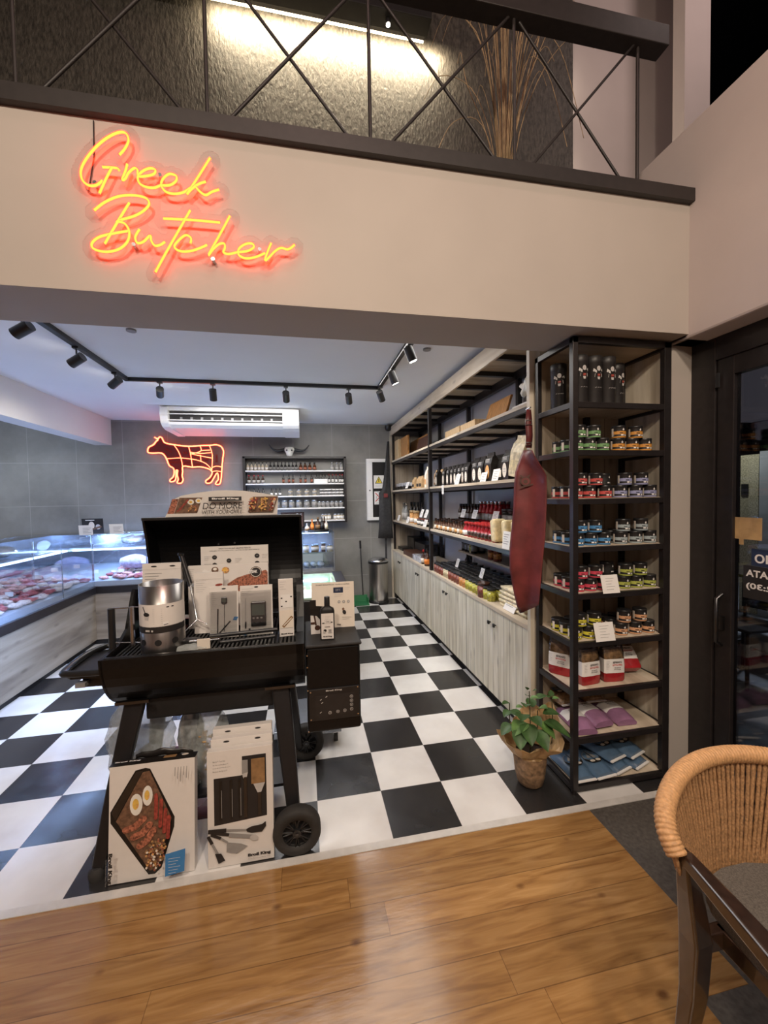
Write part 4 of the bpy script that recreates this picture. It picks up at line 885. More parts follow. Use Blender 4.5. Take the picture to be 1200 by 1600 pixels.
for si, grp in lay:
    z = CZ[si]+.001
    for nm, lo, hi in grp:
        P_ = tin('tin_'+nm); xl = [at(px, 800, y=yf).x for px in lo]; xh = [at(px, 800, y=yf).x for px in hi]
        for k in range(1, len(xl)): xl[k] = max(xl[k], xl[k-1]+.0715)
        fr_ = [(x, yf, z) for x in xl]
        row(P_, 'tin', fr_, f'black tin with {nm} band in the lower front row, {ordn[si]} shelf down', 'tin', f'{nm} band tins, lower front', rot=-.42)
        row(P_, 'tin', [(x, yf+.004, z+.0665) for x in xh], f'black tin with {nm} band stacked on top, {ordn[si]} shelf down', 'tin', f'{nm} band tins, stacked', rot=-.38)
        row(P_, 'tin', [(x, yf+.075+.072*q, z) for x in xl for q in (0, 1)], f'black tin with {nm} band in the back rows, {ordn[si]} shelf down', 'tin', f'{nm} band tins, back rows')
    if si in (2, 4): row(tin('tin_black'), 'tin', [((xl[0]-.04), yf+.075, z+.0665+.067*q) for q in (0,)], 'black tin in the dark gap between stacked tins, '+ordn[si]+' shelf down', 'tin')
# tall black canisters with a pale emblem
ct = thing('canister', 'x', 'canister'); b = MB().lathe([(.04, 0), (.0415, .004), (.0415, .205), (.043, .207), (.043, .243), (.04, .246)], n=24); b.build('body', 'print_black', ct)
b = MB()
def cyl_patch(pts, r_, m=0): b.add([(r_*math.sin(x/r_), -r_*math.cos(x/r_), z) for x, z in pts], [tuple(range(len(pts)))], m)
cyl_patch([(.011*math.cos(t), .178+.013*math.sin(t)) for t in [2*PI*k/14 for k in range(14)]], .0425); cyl_patch([(-.03, .165), (-.012, .155), (.012, .155), (.03, .165), (.026, .180), (.012, .168), (-.012, .168), (-.026, .18)], .0422)
cyl_patch([(-.022, .135), (.022, .135), (.02, .152), (-.02, .152)], .0423); cyl_patch([(-.006, .122), (.006, .122), (.008, .135), (-.008, .135)], .0423)
for sx_ in (-.02, -.008, .004, .014): cyl_patch([(sx_, .078), (sx_+.008, .082), (sx_+.009, .084), (sx_+.001, .080)], .0422)
b.build('emblem', 'print_lightgrey', ct)
b = MB(); cyl_patch([(-.004+s_*.0045, .18+q) for s_ in (0, .8) for q in (0,)]+[(0.0, .176)], .0428); cyl_patch([(-.008, .150), (.008, .150), (.008, .138), (-.008, .138)][::-1], .0427); b.build('emblem_red', 'print_red', ct)  # red printed details over the pale emblem
cps = [at(px, 600, y=.16) for px in (905, 927, 948)]
labs = ['left of the three front canisters', 'middle of the three front canisters', 'right of the three front canisters']
for k, p in enumerate(cps):
    if k == 0: ct.location = (p.x, .16, CZ[0]+.001); ct['label'] = 'tall black skull canister on the top shelf, '+labs[0]; ct['group'] = 'black canisters'
    else: dup(ct, (p.x+(.0 if k else 0), .16, CZ[0]+.001), 0, 'tall black skull canister on the top shelf, '+labs[k], 'black canisters')
q = at(962, 600, y=.25); dup(ct, (q.x, .25, CZ[0]+.001), .3, 'black canister half hidden behind the right front one on the top shelf', 'black canisters')
dup(ct, (1.035, .30, CZ[0]+.001), -.5, 'black canister at the back left of the top shelf, seen through the open side', 'black canisters')

def gtext(pr, rows, cx):
    for t, z, h, m in rows: pr.text(t, cx-len(t)*h*.32, z, h=h, w=len(t)*h*.64, m=m, bold=.025)
def standing_bag(loc, rz, label, lie=0):
    """see-through rusk bag: food in the clear top, printed white panel, red foot"""
    t = thing('rusk_bag', label, 'bag', (0, 0, 0), 'barley rusk bags'); W_, D_ = .118, .06
    def ring(z, w, d): return [(x*w/2, y*d/2, z) for x, y in ((-1, -.8), (-.85, -1), (0, -1.06), (.85, -1), (1, -.8), (1, .8), (.85, 1), (0, 1.05), (-.85, 1), (-1, .8), (-1, -.8))]
    def part(nm, m, zs): b = MB(); b.grid([ring(z, w*W_, d*D_) for z, w, d in zs]); b.add(ring(zs[0][0], zs[0][1]*W_, zs[0][2]*D_)[:-1], [tuple(range(9, -1, -1))]); b.add(ring(zs[-1][0], zs[-1][1]*W_, zs[-1][2]*D_)[:-1], [tuple(range(10))]); return b.build(nm, m, t)
    part('foot', 'bag_red', [(0, .9, .9), (.01, 1, 1.05), (.05, 1.0, 1.1)]); part('printed_panel', 'paper_white', [(.05, 1.0, 1.1), (.09, .99, 1.1), (.125, .97, .98)])
    part('rusks', 'bag_food', [(.125, .95, .95), (.15, .92, .8), (.172, .86, .5)]); part('clear_top', 'blister', [(.1255, .98, 1.0), (.16, .97, .85), (.19, .97, .4), (.212, 1.0, .05)])
    pr = Print((-W_/2, -D_/2*1.1*1.08, 0), (1, 0, 0), (0, 0, 1), [], .0012)
    gtext(pr, [('ΚΡΙΘΑΡΟ', .104, .011, 'print_black'), ('ΚΟΥΛΟΥΡΙΑ', .090, .0095, 'mark_red'), ('ΜΕ ΧΑΡΟΥΠΙ', .077, .0055, 'print_black'), ('ΚΑΙ ΣΤΑΦΙΔΑ', .068, .0055, 'print_black')], .07)
    pr.lines(.006, .115, .02, 6, .008, 'print_grey', .0012); pr.build('lettering', t)
    t.rotation_euler = (lie, 0, rz); t.location = loc; return t
z = CZ[6]+.002
standing_bag((at(921, 1060, y=.165).x-.012, .165, z), .08, 'clear bag with red foot and white panel, left of the upright front pair')
standing_bag((at(955, 1060, y=.165).x+.002, .168, z), -.1, 'clear bag with red foot and white panel, right of the upright front pair')
standing_bag((at(995, 1050, y=.13).x+.01, .19, z+.03), -.15, 'bag with red foot lying tipped back at the right of its shelf', -.75)
standing_bag((1.045, .30, z), -.9, 'bag with red foot seen through the left side of the tower, nearer one')
standing_bag((1.14, .33, z), -.1, 'bag with red foot at the back of the shelf')
def lying_bag(name, body, panelm, loc, rz, label, group, kind, tilt=.0):
    t = thing(name, label, 'bag', (0, 0, 0), group); L_, W_, H_ = .23, .125, .052
    b = MB(); rows = []
    for i in range(9):
        u = i/8; hh = H_*(.25+.75*math.sin(PI*min(1, max(0, (u*.86+.07))))**.5); yy = u*L_
        rows.append([(W_/2*x*(1.0 if 0 < i < 8 else .93), yy, .002+hh*z_) for x, z_ in ((-1, .25), (-.96, .5), (-.7, .88), (-.3, 1), (0, 1.02), (.3, 1), (.7, .88), (.96, .5), (1, .25), (.9, 0), (-.9, 0), (-1, .25))])
    b.grid(rows); b.add(rows[0][:-1], [tuple(range(11))]); b.add(rows[-1][:-1], [tuple(range(10, -1, -1))]); b.build('body', body, t)
    b = MB()
    if kind == 'white':
        b.grid([[(p[0]*1.01, p[1], p[2]+.0012) for p in r_[1:8]] for r_ in rows[3:7]]); b.build('printed_panel', panelm, t)
        pr = Print((-W_/2, .11, H_+.0035), (1, 0, 0), (0, 1, 0), [], .0006); gtext(pr, [('ΚΡΙΘΑΡΟ', .034, .011, 'print_black'), ('ΚΟΥΛΟΥΡΙΑ', .018, .009, 'print_black'), ('ΜΕ ΠΕΤΙΜΕΖΙ', .005, .006, 'print_grey')], .065); pr.build('lettering', t)
    else:
        MB().box(-W_/2*.98, W_/2*.98, -.012, .0, .012, .018).build('seal', 'paper_white', t)
        pr = Print((0, .085, H_+.003), (1.0, 0, 0), (0, 1, 0), [], .0008); pr.u *= 1.5; pr.v *= 1.6; pr.disc(0, .012, .033, .030, 'print_grey'); pr.disc(0, .013, .030, .027, 'bag_blue'); pr.poly([(-.036, .012), (-.030, -.006), (-.014, -.018), (.014, -.018), (.030, -.006), (.038, .016), (.022, .0), (-.022, .0)], 'print_black'); pr.disc(-.012, -.007, .010, .006, 'card_cream'); pr.disc(.012, -.007, .010, .006, 'card_cream')
        pr.bar(0, 0, -.004, .045, .003, 'print_black'); pr.poly([(.002, .004), (.022, .006), (-.001, .038)], 'print_grey'); pr.poly([(-.006, .006), (-.022, .008), (-.007, .03)], 'print_grey'); pr.build('boat_emblem', t)
    t.location = loc; t.rotation_euler = (tilt, 0, rz); return t
z = CZ[7]+.002
for k, (x, y, dz, rz, ds) in enumerate(((1.065, .105, 0, -.12, 'left'), (1.19, .13, .012, .06, 'middle, overlapping its left neighbour'), (1.335, .135, 0, -.05, 'right'))):
    lying_bag('rusk_bag', 'bag_purple', 'paper_white', (x, y, z+dz), rz, f'flat purple bag with white panel, {ds} of three', 'purple rusk bags', 'white')
for k, (x, y) in enumerate(((1.11, .30), (1.27, .30))): lying_bag('rusk_bag', 'bag_food', 'paper_white', (x, y, z+.05), .05-.1*k, 'dark glossy bag at the back of the purple bags, '+('left' if k == 0 else 'right')+' of two', 'dark bags at the back', 'boat')
z = CZ[8]+.002
for x, y, dz, rz, ds in ((1.05, .10, .0, .02, 'far left, half behind the black post'), (1.175, .10, .002, .10, 'second from the left'), (1.30, .125, 0, .30, 'bottom of the middle stack'), (1.285, .15, .052, .28, 'top of the middle stack'), (1.43, .14, 0, .36, 'bottom of the right stack'), (1.415, .155, .052, .34, 'top of the right stack')):
    lying_bag('flour_bag', 'bag_blue', 'paper_white', (x, y, z+dz), rz, f'blue boat-emblem bag on the bottom shelf, {ds}', 'blue boat bags', 'boat')
def card2(px, py, y, w_, h_, label, tilt):
    p = at(px, py, y=y); t = thing('price_card', label, 'price card'); MB().box(-w_/2, w_/2, 0, .001, 0, h_).build('card', 'paper_white', t)
    pr = Print((-w_/2, 0, 0), (1, 0, 0), (0, 0, 1), []); pr.lines(w_*.25, h_*.8, w_*.5, 5, h_*.15, 'print_grey', .0016); pr.build('print', t); t.location = p; t.rotation_euler = (-tilt, 0, 0)
card2(956, 927, .08, .10, .095, 'large white price card in front of the pink and lime banded tins', .25); card2(947, 1002, .08, .115, .095, 'large white price card in front of the yellow and peach banded tins', .25)
b = MB().box(.966, .9665, .1, .2, 1.05, 1.11)

# ================================================================ RED LEATHER APRON
ap = thing('leather_apron', 'dark red leather apron hanging from the wooden upright of the shelving', 'apron', (.93, .42, .86))
prof = [(704, 818, 704, 831), (710, 815, 712, 835), (718, 811.5, 722, 841), (727, 808, 733, 848), (738, 804.5, 743, 853.5), (760, 802.5, 762, 854), (790, 801, 790, 853.5), (820, 799, 818, 852), (845, 797, 840, 850.5), (868, 795.5, 862, 848.5), (890, 796, 885, 846.5), (910, 799, 905, 845), (930, 803, 922, 843.5), (947, 807, 936, 842.5), (957, 811, 944, 841.5)]
rows = []
for k, (ly, l, ry, r_) in enumerate(prof):
    rr = []
    for j in range(17):
        u = j/16; t = k/14; p = at(l+(r_-l)*u, ly+(ry-ly)*u, y=.405-.13*u**1.5)
        bulge = -.022*math.sin(PI*u)**.5-.007*math.sin(2.1*PI*u+2.2*t)*min(1, t*2)-.004*math.sin(7*t+4*u)*t-.006*math.exp(-((t-.45-.10*u)/.025)**2)-.004*math.exp(-((t-.76+.08*u)/.02)**2)
        bulge *= 1-.35*u
        rr.append((p.x, p.y+bulge, p.z))
    rows.append(rr)
MB().grid(rows).build('bib', 'leather', ap, solid=.004)
b = MB(); a_ = [at(px, py, y=.415) for px, py in ((826, 700), (827, 680), (826, 660), (826, 640))]; rows = []
for p, wd in zip(a_, (.018, .021, .022, .013)): rows.append([(p.x-wd, p.y, p.z), (p.x, p.y-.006, p.z), (p.x+wd, p.y, p.z)])
b.grid(rows).build('neck_strap', 'leather', ap, solid=.004)
p = at(826, 660, y=.405); MB().tube([(p.x-.02, p.y, p.z-.013), (p.x+.02, p.y, p.z-.013), (p.x+.02, p.y, p.z+.013), (p.x-.02, p.y, p.z+.013)], .0025, 6, closed=True).build('buckle', 'steel', ap)
p = at(826, 694, y=.402); MB().tube([(p.x-.02, p.y, p.z+.01), (p.x+.02, p.y, p.z+.01), (p.x+.015, p.y, p.z-.005), (p.x-.015, p.y, p.z-.005)], .0025, 6, closed=True).build('clasp', 'steel', ap)
p = at(825.5, 707, y=.398); MB().tube([(p.x+.014*math.cos(t), p.y, p.z+.014*math.sin(t)) for t in [2*PI*k/14 for k in range(14)]], .003, 6, closed=True).build('ring', 'steel', ap)
p = at(821, 752, y=.352); pr = Print((p.x, .352, p.z), (1, -.42, 0), (0, 0, 1), [], .004); pr.disc(0, 0, .028, .026, 'board_dark', n=20); pr.disc(0, 0, .022, .020, 'leather'); pr.disc(0, -.002, .012, .011, 'board_dark'); pr.poly([(-.02, .018), (-.034, .04), (-.012, .028)], 'board_dark'); pr.poly([(.018, .02), (.028, .038), (.008, .028)], 'board_dark'); pr.bar(-.03, -.035, .04, -.018, .008, 'board_dark')
pr.build('embossed_emblem', ap)
p = at(823, 640, y=.44); MB().cyl((p.x, .445, p.z), (p.x, .40, p.z+.004), .005, n=8).build('hook', 'steel', ap)
# dark apron at the far end
da = thing('dark_apron', 'charcoal apron hanging by the electrical cabinet at the back', 'apron', (.85, 4.3, 1.0))
rows = []
for py, l, r_ in ((690, 605, 608), (745, 600, 609), (765, 597, 610), (770, 592, 611), (800, 592.5, 612), (825, 592, 613), (841, 591, 614)):
    rows.append([(lambda p: (p.x, p.y-.03*math.sin(PI*j/8)-.008*math.sin(2.5*PI*j/8), p.z))(at(l+(r_-l)*j/8, py, y=4.30)) for j in range(9)])
MB().grid(rows).build('cloth', 'dark_fabric', da, solid=.004)
p = at(603, 771, y=4.25); MB().box(p.x-.03, p.x+.03, 4.255, 4.262, p.z-.06, p.z).build('patch', 'leather', da)
MB().box(.83, .86, 4.30, 4.31, .50, 1.0).build('tie_strap', 'dark_fabric', da)

# ================================================================ PEDAL BIN, DUSTPAN
bn = thing('pedal_bin', 'stainless steel pedal bin with dark lid in the far right corner', 'bin', (.70, 4.2, 0))
MB().lathe([(.135, .03), (.14, .05), (.14, .60)], (.70, 4.2, 0), 32).build('drum', 'brushed_steel', bn)
MB().lathe([(.15, 0), (.15, .03), (.138, .035)], (.70, 4.2, 0), 28).build('base', 'black_plastic', bn)
MB().lathe([(.15, .60), (.152, .625), (.14, .64), (.08, .665), (.0, .672)], (.70, 4.2, 0), 32).build('lid', 'steel', bn); MB().box(.665, .735, 4.02, 4.07, .015, .03).build('pedal', 'black_plastic', bn)
MB().lathe([(.152, .585), (.154, .60), (.152, .615)], (.70, 4.2, 0), 28).build('rim', 'black_plastic', bn)
dp = thing('dustpan', 'green long-handled dustpan left of the pedal bin', 'dustpan', (.46, 4.15, 0))
b = MB(); b.prism([(4.02, .005), (4.25, .005), (4.25, .11), (4.235, .11), (4.22, .02), (4.02, .015)], 0, .28, .53); b.box(.28, .295, 4.08, 4.25, .005, .09); b.box(.515, .53, 4.08, 4.25, .005, .09); b.build('pan', 'dustpan_green', dp)
MB().cyl((.47, 4.24, .08), (.45, 4.30, .86), .009, n=8).build('handle', 'dark_steel', dp); MB().cyl((.45, 4.30, .80), (.449, 4.303, .92), .016, n=8).build('grip', 'black_plastic', dp)

# ================================================================ MEAT COUNTER
mc = thing('meat_counter', 'L-shaped refrigerated glass meat counter on a pale oak base', 'display counter', (-2.9, 2.6, 0))
MB().box(-3.5, -2.62, .3, 3.17, .06, .57).build('base', 'counter_oak', mc, bevel=.002)
MB().box(-3.5, -.62, 3.17, 4.0, .06, .57).build('base', 'counter_oak_x', mc, bevel=.002)
b = MB(); b.box(-3.48, -2.66, .3, 3.2, 0, .06); b.box(-3.48, -.64, 3.21, 3.98, 0, .06); b.build('plinth', 'black_matte', mc)
b = MB(); b.box(-3.5, -2.60, .3, 3.15, .57, .645); b.box(-3.5, -.02, 3.15, 4.0, .57, .645); b.build('black_band', 'frame_black', mc, bevel=.003)
b = MB(); b.add([(-2.63, .3, .70), (-2.63, 3.18, .70), (-3.40, 3.18, .80), (-3.40, .3, .80), (-2.63, .3, .646), (-2.63, 3.18, .646)], [(0, 1, 2, 3), (4, 5, 1, 0)])
b.add([(-3.40, 3.18, .80), (-2.63, 3.18, .70), (-.66, 3.18, .70), (-.66, 3.93, .80), (-3.40, 3.93, .80), (-2.63, 3.18, .646), (-.66, 3.18, .646)], [(0, 1, 2, 3, 4), (5, 6, 2, 1)]); b.build('display_deck', 'case_white', mc)
b = MB(); b.box(-3.48, -3.43, .3, 4.0, .646, 1.16); b.box(-3.43, -.62, 3.94, 3.99, .646, 1.16); b.build('rear_panel', 'case_steel', mc)
b = MB(); b.box(-3.43, -3.05, .3, 3.55, 1.02, 1.035); b.box(-3.05, -.62, 3.55, 3.94, 1.02, 1.035); b.build('glass_shelf', 'case_steel', mc)
b = MB(); b.box(-3.06, -3.035, .35, 3.5, 1.0, 1.018); b.box(-3.0, -.7, 3.535, 3.56, 1.0, 1.018); b.build('light_tube', 'led_cool', mc)
b = MB(); b.box(-2.626, -2.62, .3, 3.175, .646, 1.185); b.box(-2.62, -.62, 3.175, 3.181, .646, 1.185); b.build('front_pane', 'clear_glass', mc)
b = MB(); b.box(-3.45, -2.615, .3, 3.3, 1.186, 1.194); b.box(-3.45, -.62, 3.17, 3.6, 1.195, 1.203); b.build('top_pane', 'clear_glass', mc)
b = MB()
for y in (.9, 1.75, 2.6): b.cyl((-2.63, y, .65), (-2.63, y, 1.185), .006, n=6)
for x in (-2.1, -1.4): b.cyl((x, 3.185, .65), (x, 3.185, 1.185), .006, n=6)
b.cyl((-2.64, 3.19, .65), (-2.64, 3.19, 1.19), .010, n=8); b.cyl((-3.04, 1.0, .8), (-3.04, 1.0, 1.18), .01, n=8); b.cyl((-3.04, 2.9, .78), (-3.04, 2.9, 1.18), .01, n=8)
b.build('upright', 'case_steel', mc)
MB().box(-3.44, -3.40, .4, 3.4, .84, .98).build('air_grille', 'case_steel', mc)
light('case_lamp', 'AREA', (-2.70, 1.75, 1.17), (-2.95, 1.75, .8), 34, COOL, shape='RECTANGLE', size=.04, size_y=2.7)
light('case_lamp', 'AREA', (-1.7, 3.25, 1.17), (-1.7, 3.5, .8), 30, COOL, shape='RECTANGLE', size=2.2, size_y=.04)
for q in ((-3.2, .9, 1.12), (-3.2, 2.1, 1.12), (-3.1, 3.2, 1.12), (-1.9, 3.7, 1.12), (-1.0, 3.7, 1.12)): light('case_glow', 'POINT', q, (0, 0, 0), 10, COOL, shadow_soft_size=.06)
rs = random.Random(9); mats_ = ['meat_a', 'meat_b', 'meat_c', 'meat_d']; names_ = ['red', 'pink marbled', 'pale', 'dark red']
protos = []
for k in range(4):
    b = MB(); M = Matrix.Rotation(.3*k, 4, 'Z'); b.ell((0, 0, .022), (.075, .05, .026), 0, 12, 6, M, .16); b.ell((.02, .01, .035), (.035, .03, .02), 0, 8, 5, M, .2)
    protos.append(b.build('meat_cut', mats_[k]))
used = [False]*4
def meat(x, y, z, where):
    k = rs.choice((0, 1, 1, 2, 2, 3)); o = protos[k] if not used[k] else protos[k].copy()
    if used[k]: COL.objects.link(o)
    used[k] = True; o.location = (x, y, z); o.rotation_euler = (rs.uniform(-.15, .15), rs.uniform(-.1, .3), rs.uniform(0, 6.28)); s_ = rs.uniform(.6, .95); o.scale = (s_, s_, s_)
    tag(o, f'{names_[k]} cut of meat among many in the {where} of the glass counter', 'meat', f'{names_[k]} cuts, {where}')
for i in range(23):
    for j in range(6): x = -2.71-.10*j+rs.uniform(-.02, .02); meat(x, .75+.107*i+rs.uniform(-.02, .02), .702+(-2.63-x)*.13, 'left arm')
for i in range(21):
    for j in range(5): y = 3.26+.11*j+rs.uniform(-.02, .02); meat(-2.55+.09*i+rs.uniform(-.02, .02), y, .702+(y-3.18)*.13, 'back arm')
def film_bag(c, r_, label, m='film', jit=.13):
    b = MB(); b.ell(c, r_, 0, 14, 9, None, jit); tag(b.build('wrapped_pack', m, base=(c[0], c[1], c[2]-r_[2])), label, 'package')
for k, x in enumerate((-2.45, -2.2, -1.95, -1.7, -1.45)): film_bag((x, 3.74, 1.098), (.12, .11, .052), ['leftmost', 'second', 'middle', 'fourth', 'rightmost'][k]+' shiny film-wrapped pack on the upper shelf of the back counter arm')
for k, y in enumerate((1.2, 1.6, 2.0, 2.4, 2.8)): film_bag((-3.24, y, 1.098), (.10, .15, .052), ['nearest', 'second', 'middle', 'fourth', 'farthest'][k]+' film-wrapped pack on the upper shelf of the left counter arm')
film_bag((at(206, 876, y=3.32).x, 3.42, .87), (.17, .08, .08), 'large lilac film-wrapped pack standing among the cuts near the grill', 'print_lilac', .1)
for k, (px, py) in enumerate(((120, 888), (15, 940), (60, 905), (150, 905), (85, 880), (190, 905), (225, 880))):
    x = -2.78-.1*(k % 3) if px < 140 else None
    p = at(px, py, x=x) if x else at(px, py, y=3.35); tag(MB().box(-.03, .03, 0, .001, 0, .04).build('price_tag', 'paper_white'), 'small white price tag among the meat, number '.replace(', number ', '')+[' by the corner upright', ' nearest the camera', ' in the middle of the left arm', ' at the start of the back arm', ' at the back of the left arm', ' below the lilac pack', ' beside the lilac pack'][k], 'price tag')
    o = COL.objects[-1]; o.location = (p.x, p.y, max(.76, min(p.z, .86)))
# cards on the glass
def small_card(x, y, z, w_, h_, m, label, name='card'):
    t = thing(name, label, 'card', (x, y, z)); b = MB(); b.add([(x-w_/2, y, z), (x+w_/2, y, z), (x+w_/2-.02, y+.03, z+h_), (x-w_/2-.02, y+.03, z+h_)], [(0, 1, 2, 3)]); b.build('sheet', m, t, solid=.002)
    pr = Print((x-w_/2, y-.002, z), (1, 0, 0), (-.02, .03, h_), [], .0012)
    if m == 'paper_white': pr.lines(.04, h_*.72, w_*.6, 4, .018, 'print_grey', .004)
    else: pr.disc(w_*.45, h_*.55, .03, .045, 'card_cream'); pr.disc(w_*.75, h_*.45, .025, .03, 'print_lightgrey'); pr.bar(.05, .03, .2, .08, .02, 'print_brown'); pr.rect(.04, h_*.88, w_*.6, h_*.94, 'paper_white')
    pr.build('print', t)
small_card(at(144, 836, y=3.42).x, 3.45, 1.205, .22, .17, 'print_black', 'black photo card standing on the corner of the glass counter', 'photo_card')
small_card(at(135, 841, y=3.25).x, 3.25, 1.205, .135, .105, 'paper_white', 'white card leaning in front of the black photo card', 'info_card')
small_card(at(183, 838, y=3.25).x, 3.25, 1.205, .14, .11, 'paper_white', 'lone white card on the glass counter right of the photo card', 'info_card')

# glass chiller cube on the counter end
fc = thing('glass_chiller', 'small lit glass chiller at the right end of the back counter', 'chiller', (-.3, 3.7, .646))
b = MB(); b.box(-.62, -.0, 3.40, 3.406, .69, 1.125); b.box(-.006, 0, 3.406, 3.94, .69, 1.125); b.box(-.62, 0, 3.40, 3.94, 1.125, 1.132); b.build('glass_case', 'clear_glass', fc)
b = MB(); b.box(-.64, .0, 3.39, 3.95, .646, .69); b.box(-.64, 0, 3.90, 3.95, .69, 1.12); b.build('cabinet_base', 'case_steel', fc)
b = MB(); b.box(-.62, -.008, 3.43, 3.9, .865, .885); b.build('inner_shelf', 'case_steel', fc)
for x, y in ((-.007, 3.40), (-.007, 3.94)): MB().box(x-.006, x+.006, y-.006, y+.006, .69, 1.13).build('corner_post', 'case_steel', fc)
b = MB().box(-.55, -.06, 3.60, 3.62, 1.108, 1.12); b.build('light_tube', 'led_cool', fc)
light('chiller_lamp', 'AREA', (-.3, 3.6, 1.10), (-.3, 3.58, .8), 3.2, COOL, shape='RECTANGLE', size=.5, size_y=.04)
for k, (px, m, lb, h_, r_) in enumerate(((478, 'pickle_pale', 'left jar with brown contents', .10, .038), (492, 'bag_food', 'squat green-labelled jar second from left', .095, .05), (505, 'sauce_dark', 'dark jar with cream label', .115, .03), (515, 'pickle_pale', 'pale jar at the right', .085, .04))):
    o = jar_mesh(h_, r_, m, 'card_cream', 'case_steel'); tag(row(o[:2], 'preserve_jar', [(at(px, 850, y=3.48).x, 3.48, .886)], 'x', 'jar'), lb+' inside the small lit glass chiller')
tag(MB().box(-.56, -.14, 3.62, 3.64, .70, .84).build('packet_rack', 'rack_glow', base=(-.35, 3.63, .70)), 'pale rack of small packets in the lower part of the glass chiller', 'rack')  # rack given a faint glow of its own, though it is no lamp
for k in range(5): film_bag((-.52+.085*k, 3.50, .725), (.045, .06, .035), ['leftmost', 'second', 'middle', 'fourth', 'rightmost'][k]+' crumpled blue-white pack on the floor of the glass chiller', 'case_white', .2)
place = lambda px, y: at(px, 830, y=y).x
o = MB().lathe([(.14, 0), (.155, .03), (.15, .03), (.12, .01)], (0, 0, 0), 20).build('serving_tray', 'black_plastic'); o.location = (place(497, 3.6), 3.6, 1.134); tag(o, 'black oval tray on top of the glass chiller', 'tray')
for px, y, h_, r_, mm, lb in ((488, 3.58, .15, .024, ('orange_label', 'orange_label', 'orange_label'), 'bright orange bottle on the black tray'), (497, 3.66, .17, .035, ('sauce_dark', 'print_wood', 'print_wood'), 'dark bottle with brown label on the black tray'),
        (503.5, 3.6, .19, .02, ('black_plastic', 'black_plastic', 'case_steel'), 'tall black bottle on the black tray'), (507, 3.66, .18, .02, ('sauce_dark', 'sauce_dark', 'black_plastic'), 'black bottle behind the tall one on the tray'),
        (510, 3.55, .16, .02, ('card_cream', 'cream_bag', 'card_cream'), 'cream slender bottle at the right of the tray'), (480, 3.56, .11, .028, ('card_white', 'print_wood', 'card_white'), 'white packet with brown picture left of the orange bottle')):
    b_, ms_ = bottle_mesh(h_, r_, *mm); tag(row((b_, ms_), 'bottle', [(place(px, y), y, 1.145 if px != 480 else 1.134)], 'x', 'bottle'), lb)
# chest freezer
fz = thing('chest_freezer', 'low open chest freezer with pale green inside and dark rim, behind the hopper', 'freezer', (-.55, 2.55, 0))
b = MB(); b.box(-1.15, .05, 1.85, 1.90, 0, .66); b.box(-1.15, .05, 3.09, 3.14, 0, .66); b.box(-1.15, -1.1, 1.9, 3.09, 0, .66); b.box(0, .05, 1.9, 3.09, 0, .66); b.box(-1.1, 0, 1.9, 3.09, 0, .3)
b.build('cabinet', 'frame_black', fz, bevel=.004)
b = MB(); b.box(-1.1, -.06, 1.9, 1.93, .3, .675); b.box(-1.1, -.06, 3.04, 3.09, .3, .675); b.box(-.09, -.06, 1.93, 3.04, .3, .675); b.box(-1.1, -.09, 1.93, 3.04, .3, .5); b.build('liner', 'freezer_green', fz)
MB().box(-.06, .055, 1.845, 3.14, .66, .685).build('rim', 'beam_black', fz, bevel=.006)
MB().box(-.95, -.12, 3.0, 3.035, .60, .62).build('light_tube', 'led_cool', fz); light('freezer_lamp', 'AREA', (-.5, 2.95, .70), (-.5, 2.7, .5), 2.5, (.8, 1, .75), shape='RECTANGLE', size=.8, size_y=.04)
for k, x in enumerate((-.26, -.40, -.54)): small_card(x, 2.85, .52, .09, .06, 'paper_white', ['right', 'middle', 'left'][k]+' white card at the back inside the chest freezer', 'info_card')
rs2 = random.Random(2); b = MB()
for k in range(70): b.ell((-.22+rs2.uniform(-.1, .1), 2.12+rs2.uniform(-.15, .15), .53+rs2.uniform(-.02, .04)), (.02, .014, .01), 0, 6, 4, Matrix.Rotation(rs2.uniform(0, 3), 4, 'Z'))
b.box(-.33, -.11, 1.96, 2.28, .5, .515); o = b.build('herb_bunch', 'herb', base=(-.22, 2.12, .5)); tag(o, 'bright green herbs in a tray inside the chest freezer', 'herbs')
tag(MB().box(-1.05, -.12, 2.4, 2.78, .501, .56).build('freezer_tray', 'paper_white', base=(-.5, 2.6, .501), bevel=.01), 'pale tray lying in the middle of the chest freezer', 'tray')

# ================================================================ PELLET GRILL
gr = thing('pellet_grill', 'large black pellet grill with open hood and side hopper near the threshold', 'grill', (-.8, .4, 0))
GX0, GX1 = -1.215, -.385; cy, cz, rr = .41, .90, .285
arc = [(cy-rr*math.cos(t), cz-rr*1.0*math.sin(t)) for t in [PI*k/20 for k in range(21)]]
b = MB(); inner_ = [(cy-(rr-.012)*math.cos(t), cz-(rr-.012)*math.sin(t)) for t in [PI*k/20 for k in range(20, -1, -1)]]
b.prism(arc+inner_, 0, GX0, GX1); b.build('tub', 'grill_enamel', gr)
def endplate(x): return arc+[(cy+rr, 1.0), (cy+.20, 1.09), (cy+.08, 1.12), (cy+.06, 1.10), (cy-.02, .95), (cy-.12, .905)]
MB().prism(endplate(0), 0, GX0-.006, GX0+.008).build('end_plate', 'grill_enamel', gr); MB().prism(endplate(0), 0, GX1-.03, GX1+.006).build('end_plate', 'grill_enamel', gr)
MB().box(GX0+.01, GX1-.03, .132, .155, .882, .903).build('front_lip', 'grill_enamel', gr, bevel=.004)
b = MB()
for k in range(44): x = GX0+.02+k*.0185; b.box(x, x+.009, .155, .66, .868, .880)
b.box(GX0+.01, GX1-.03, .16, .175, .862, .872); b.box(GX0+.01, GX1-.03, .40, .415, .862, .872); b.box(GX0+.01, GX1-.03, .64, .655, .862, .872); b.build('cooking_grate', 'cast_iron', gr)
b = MB()
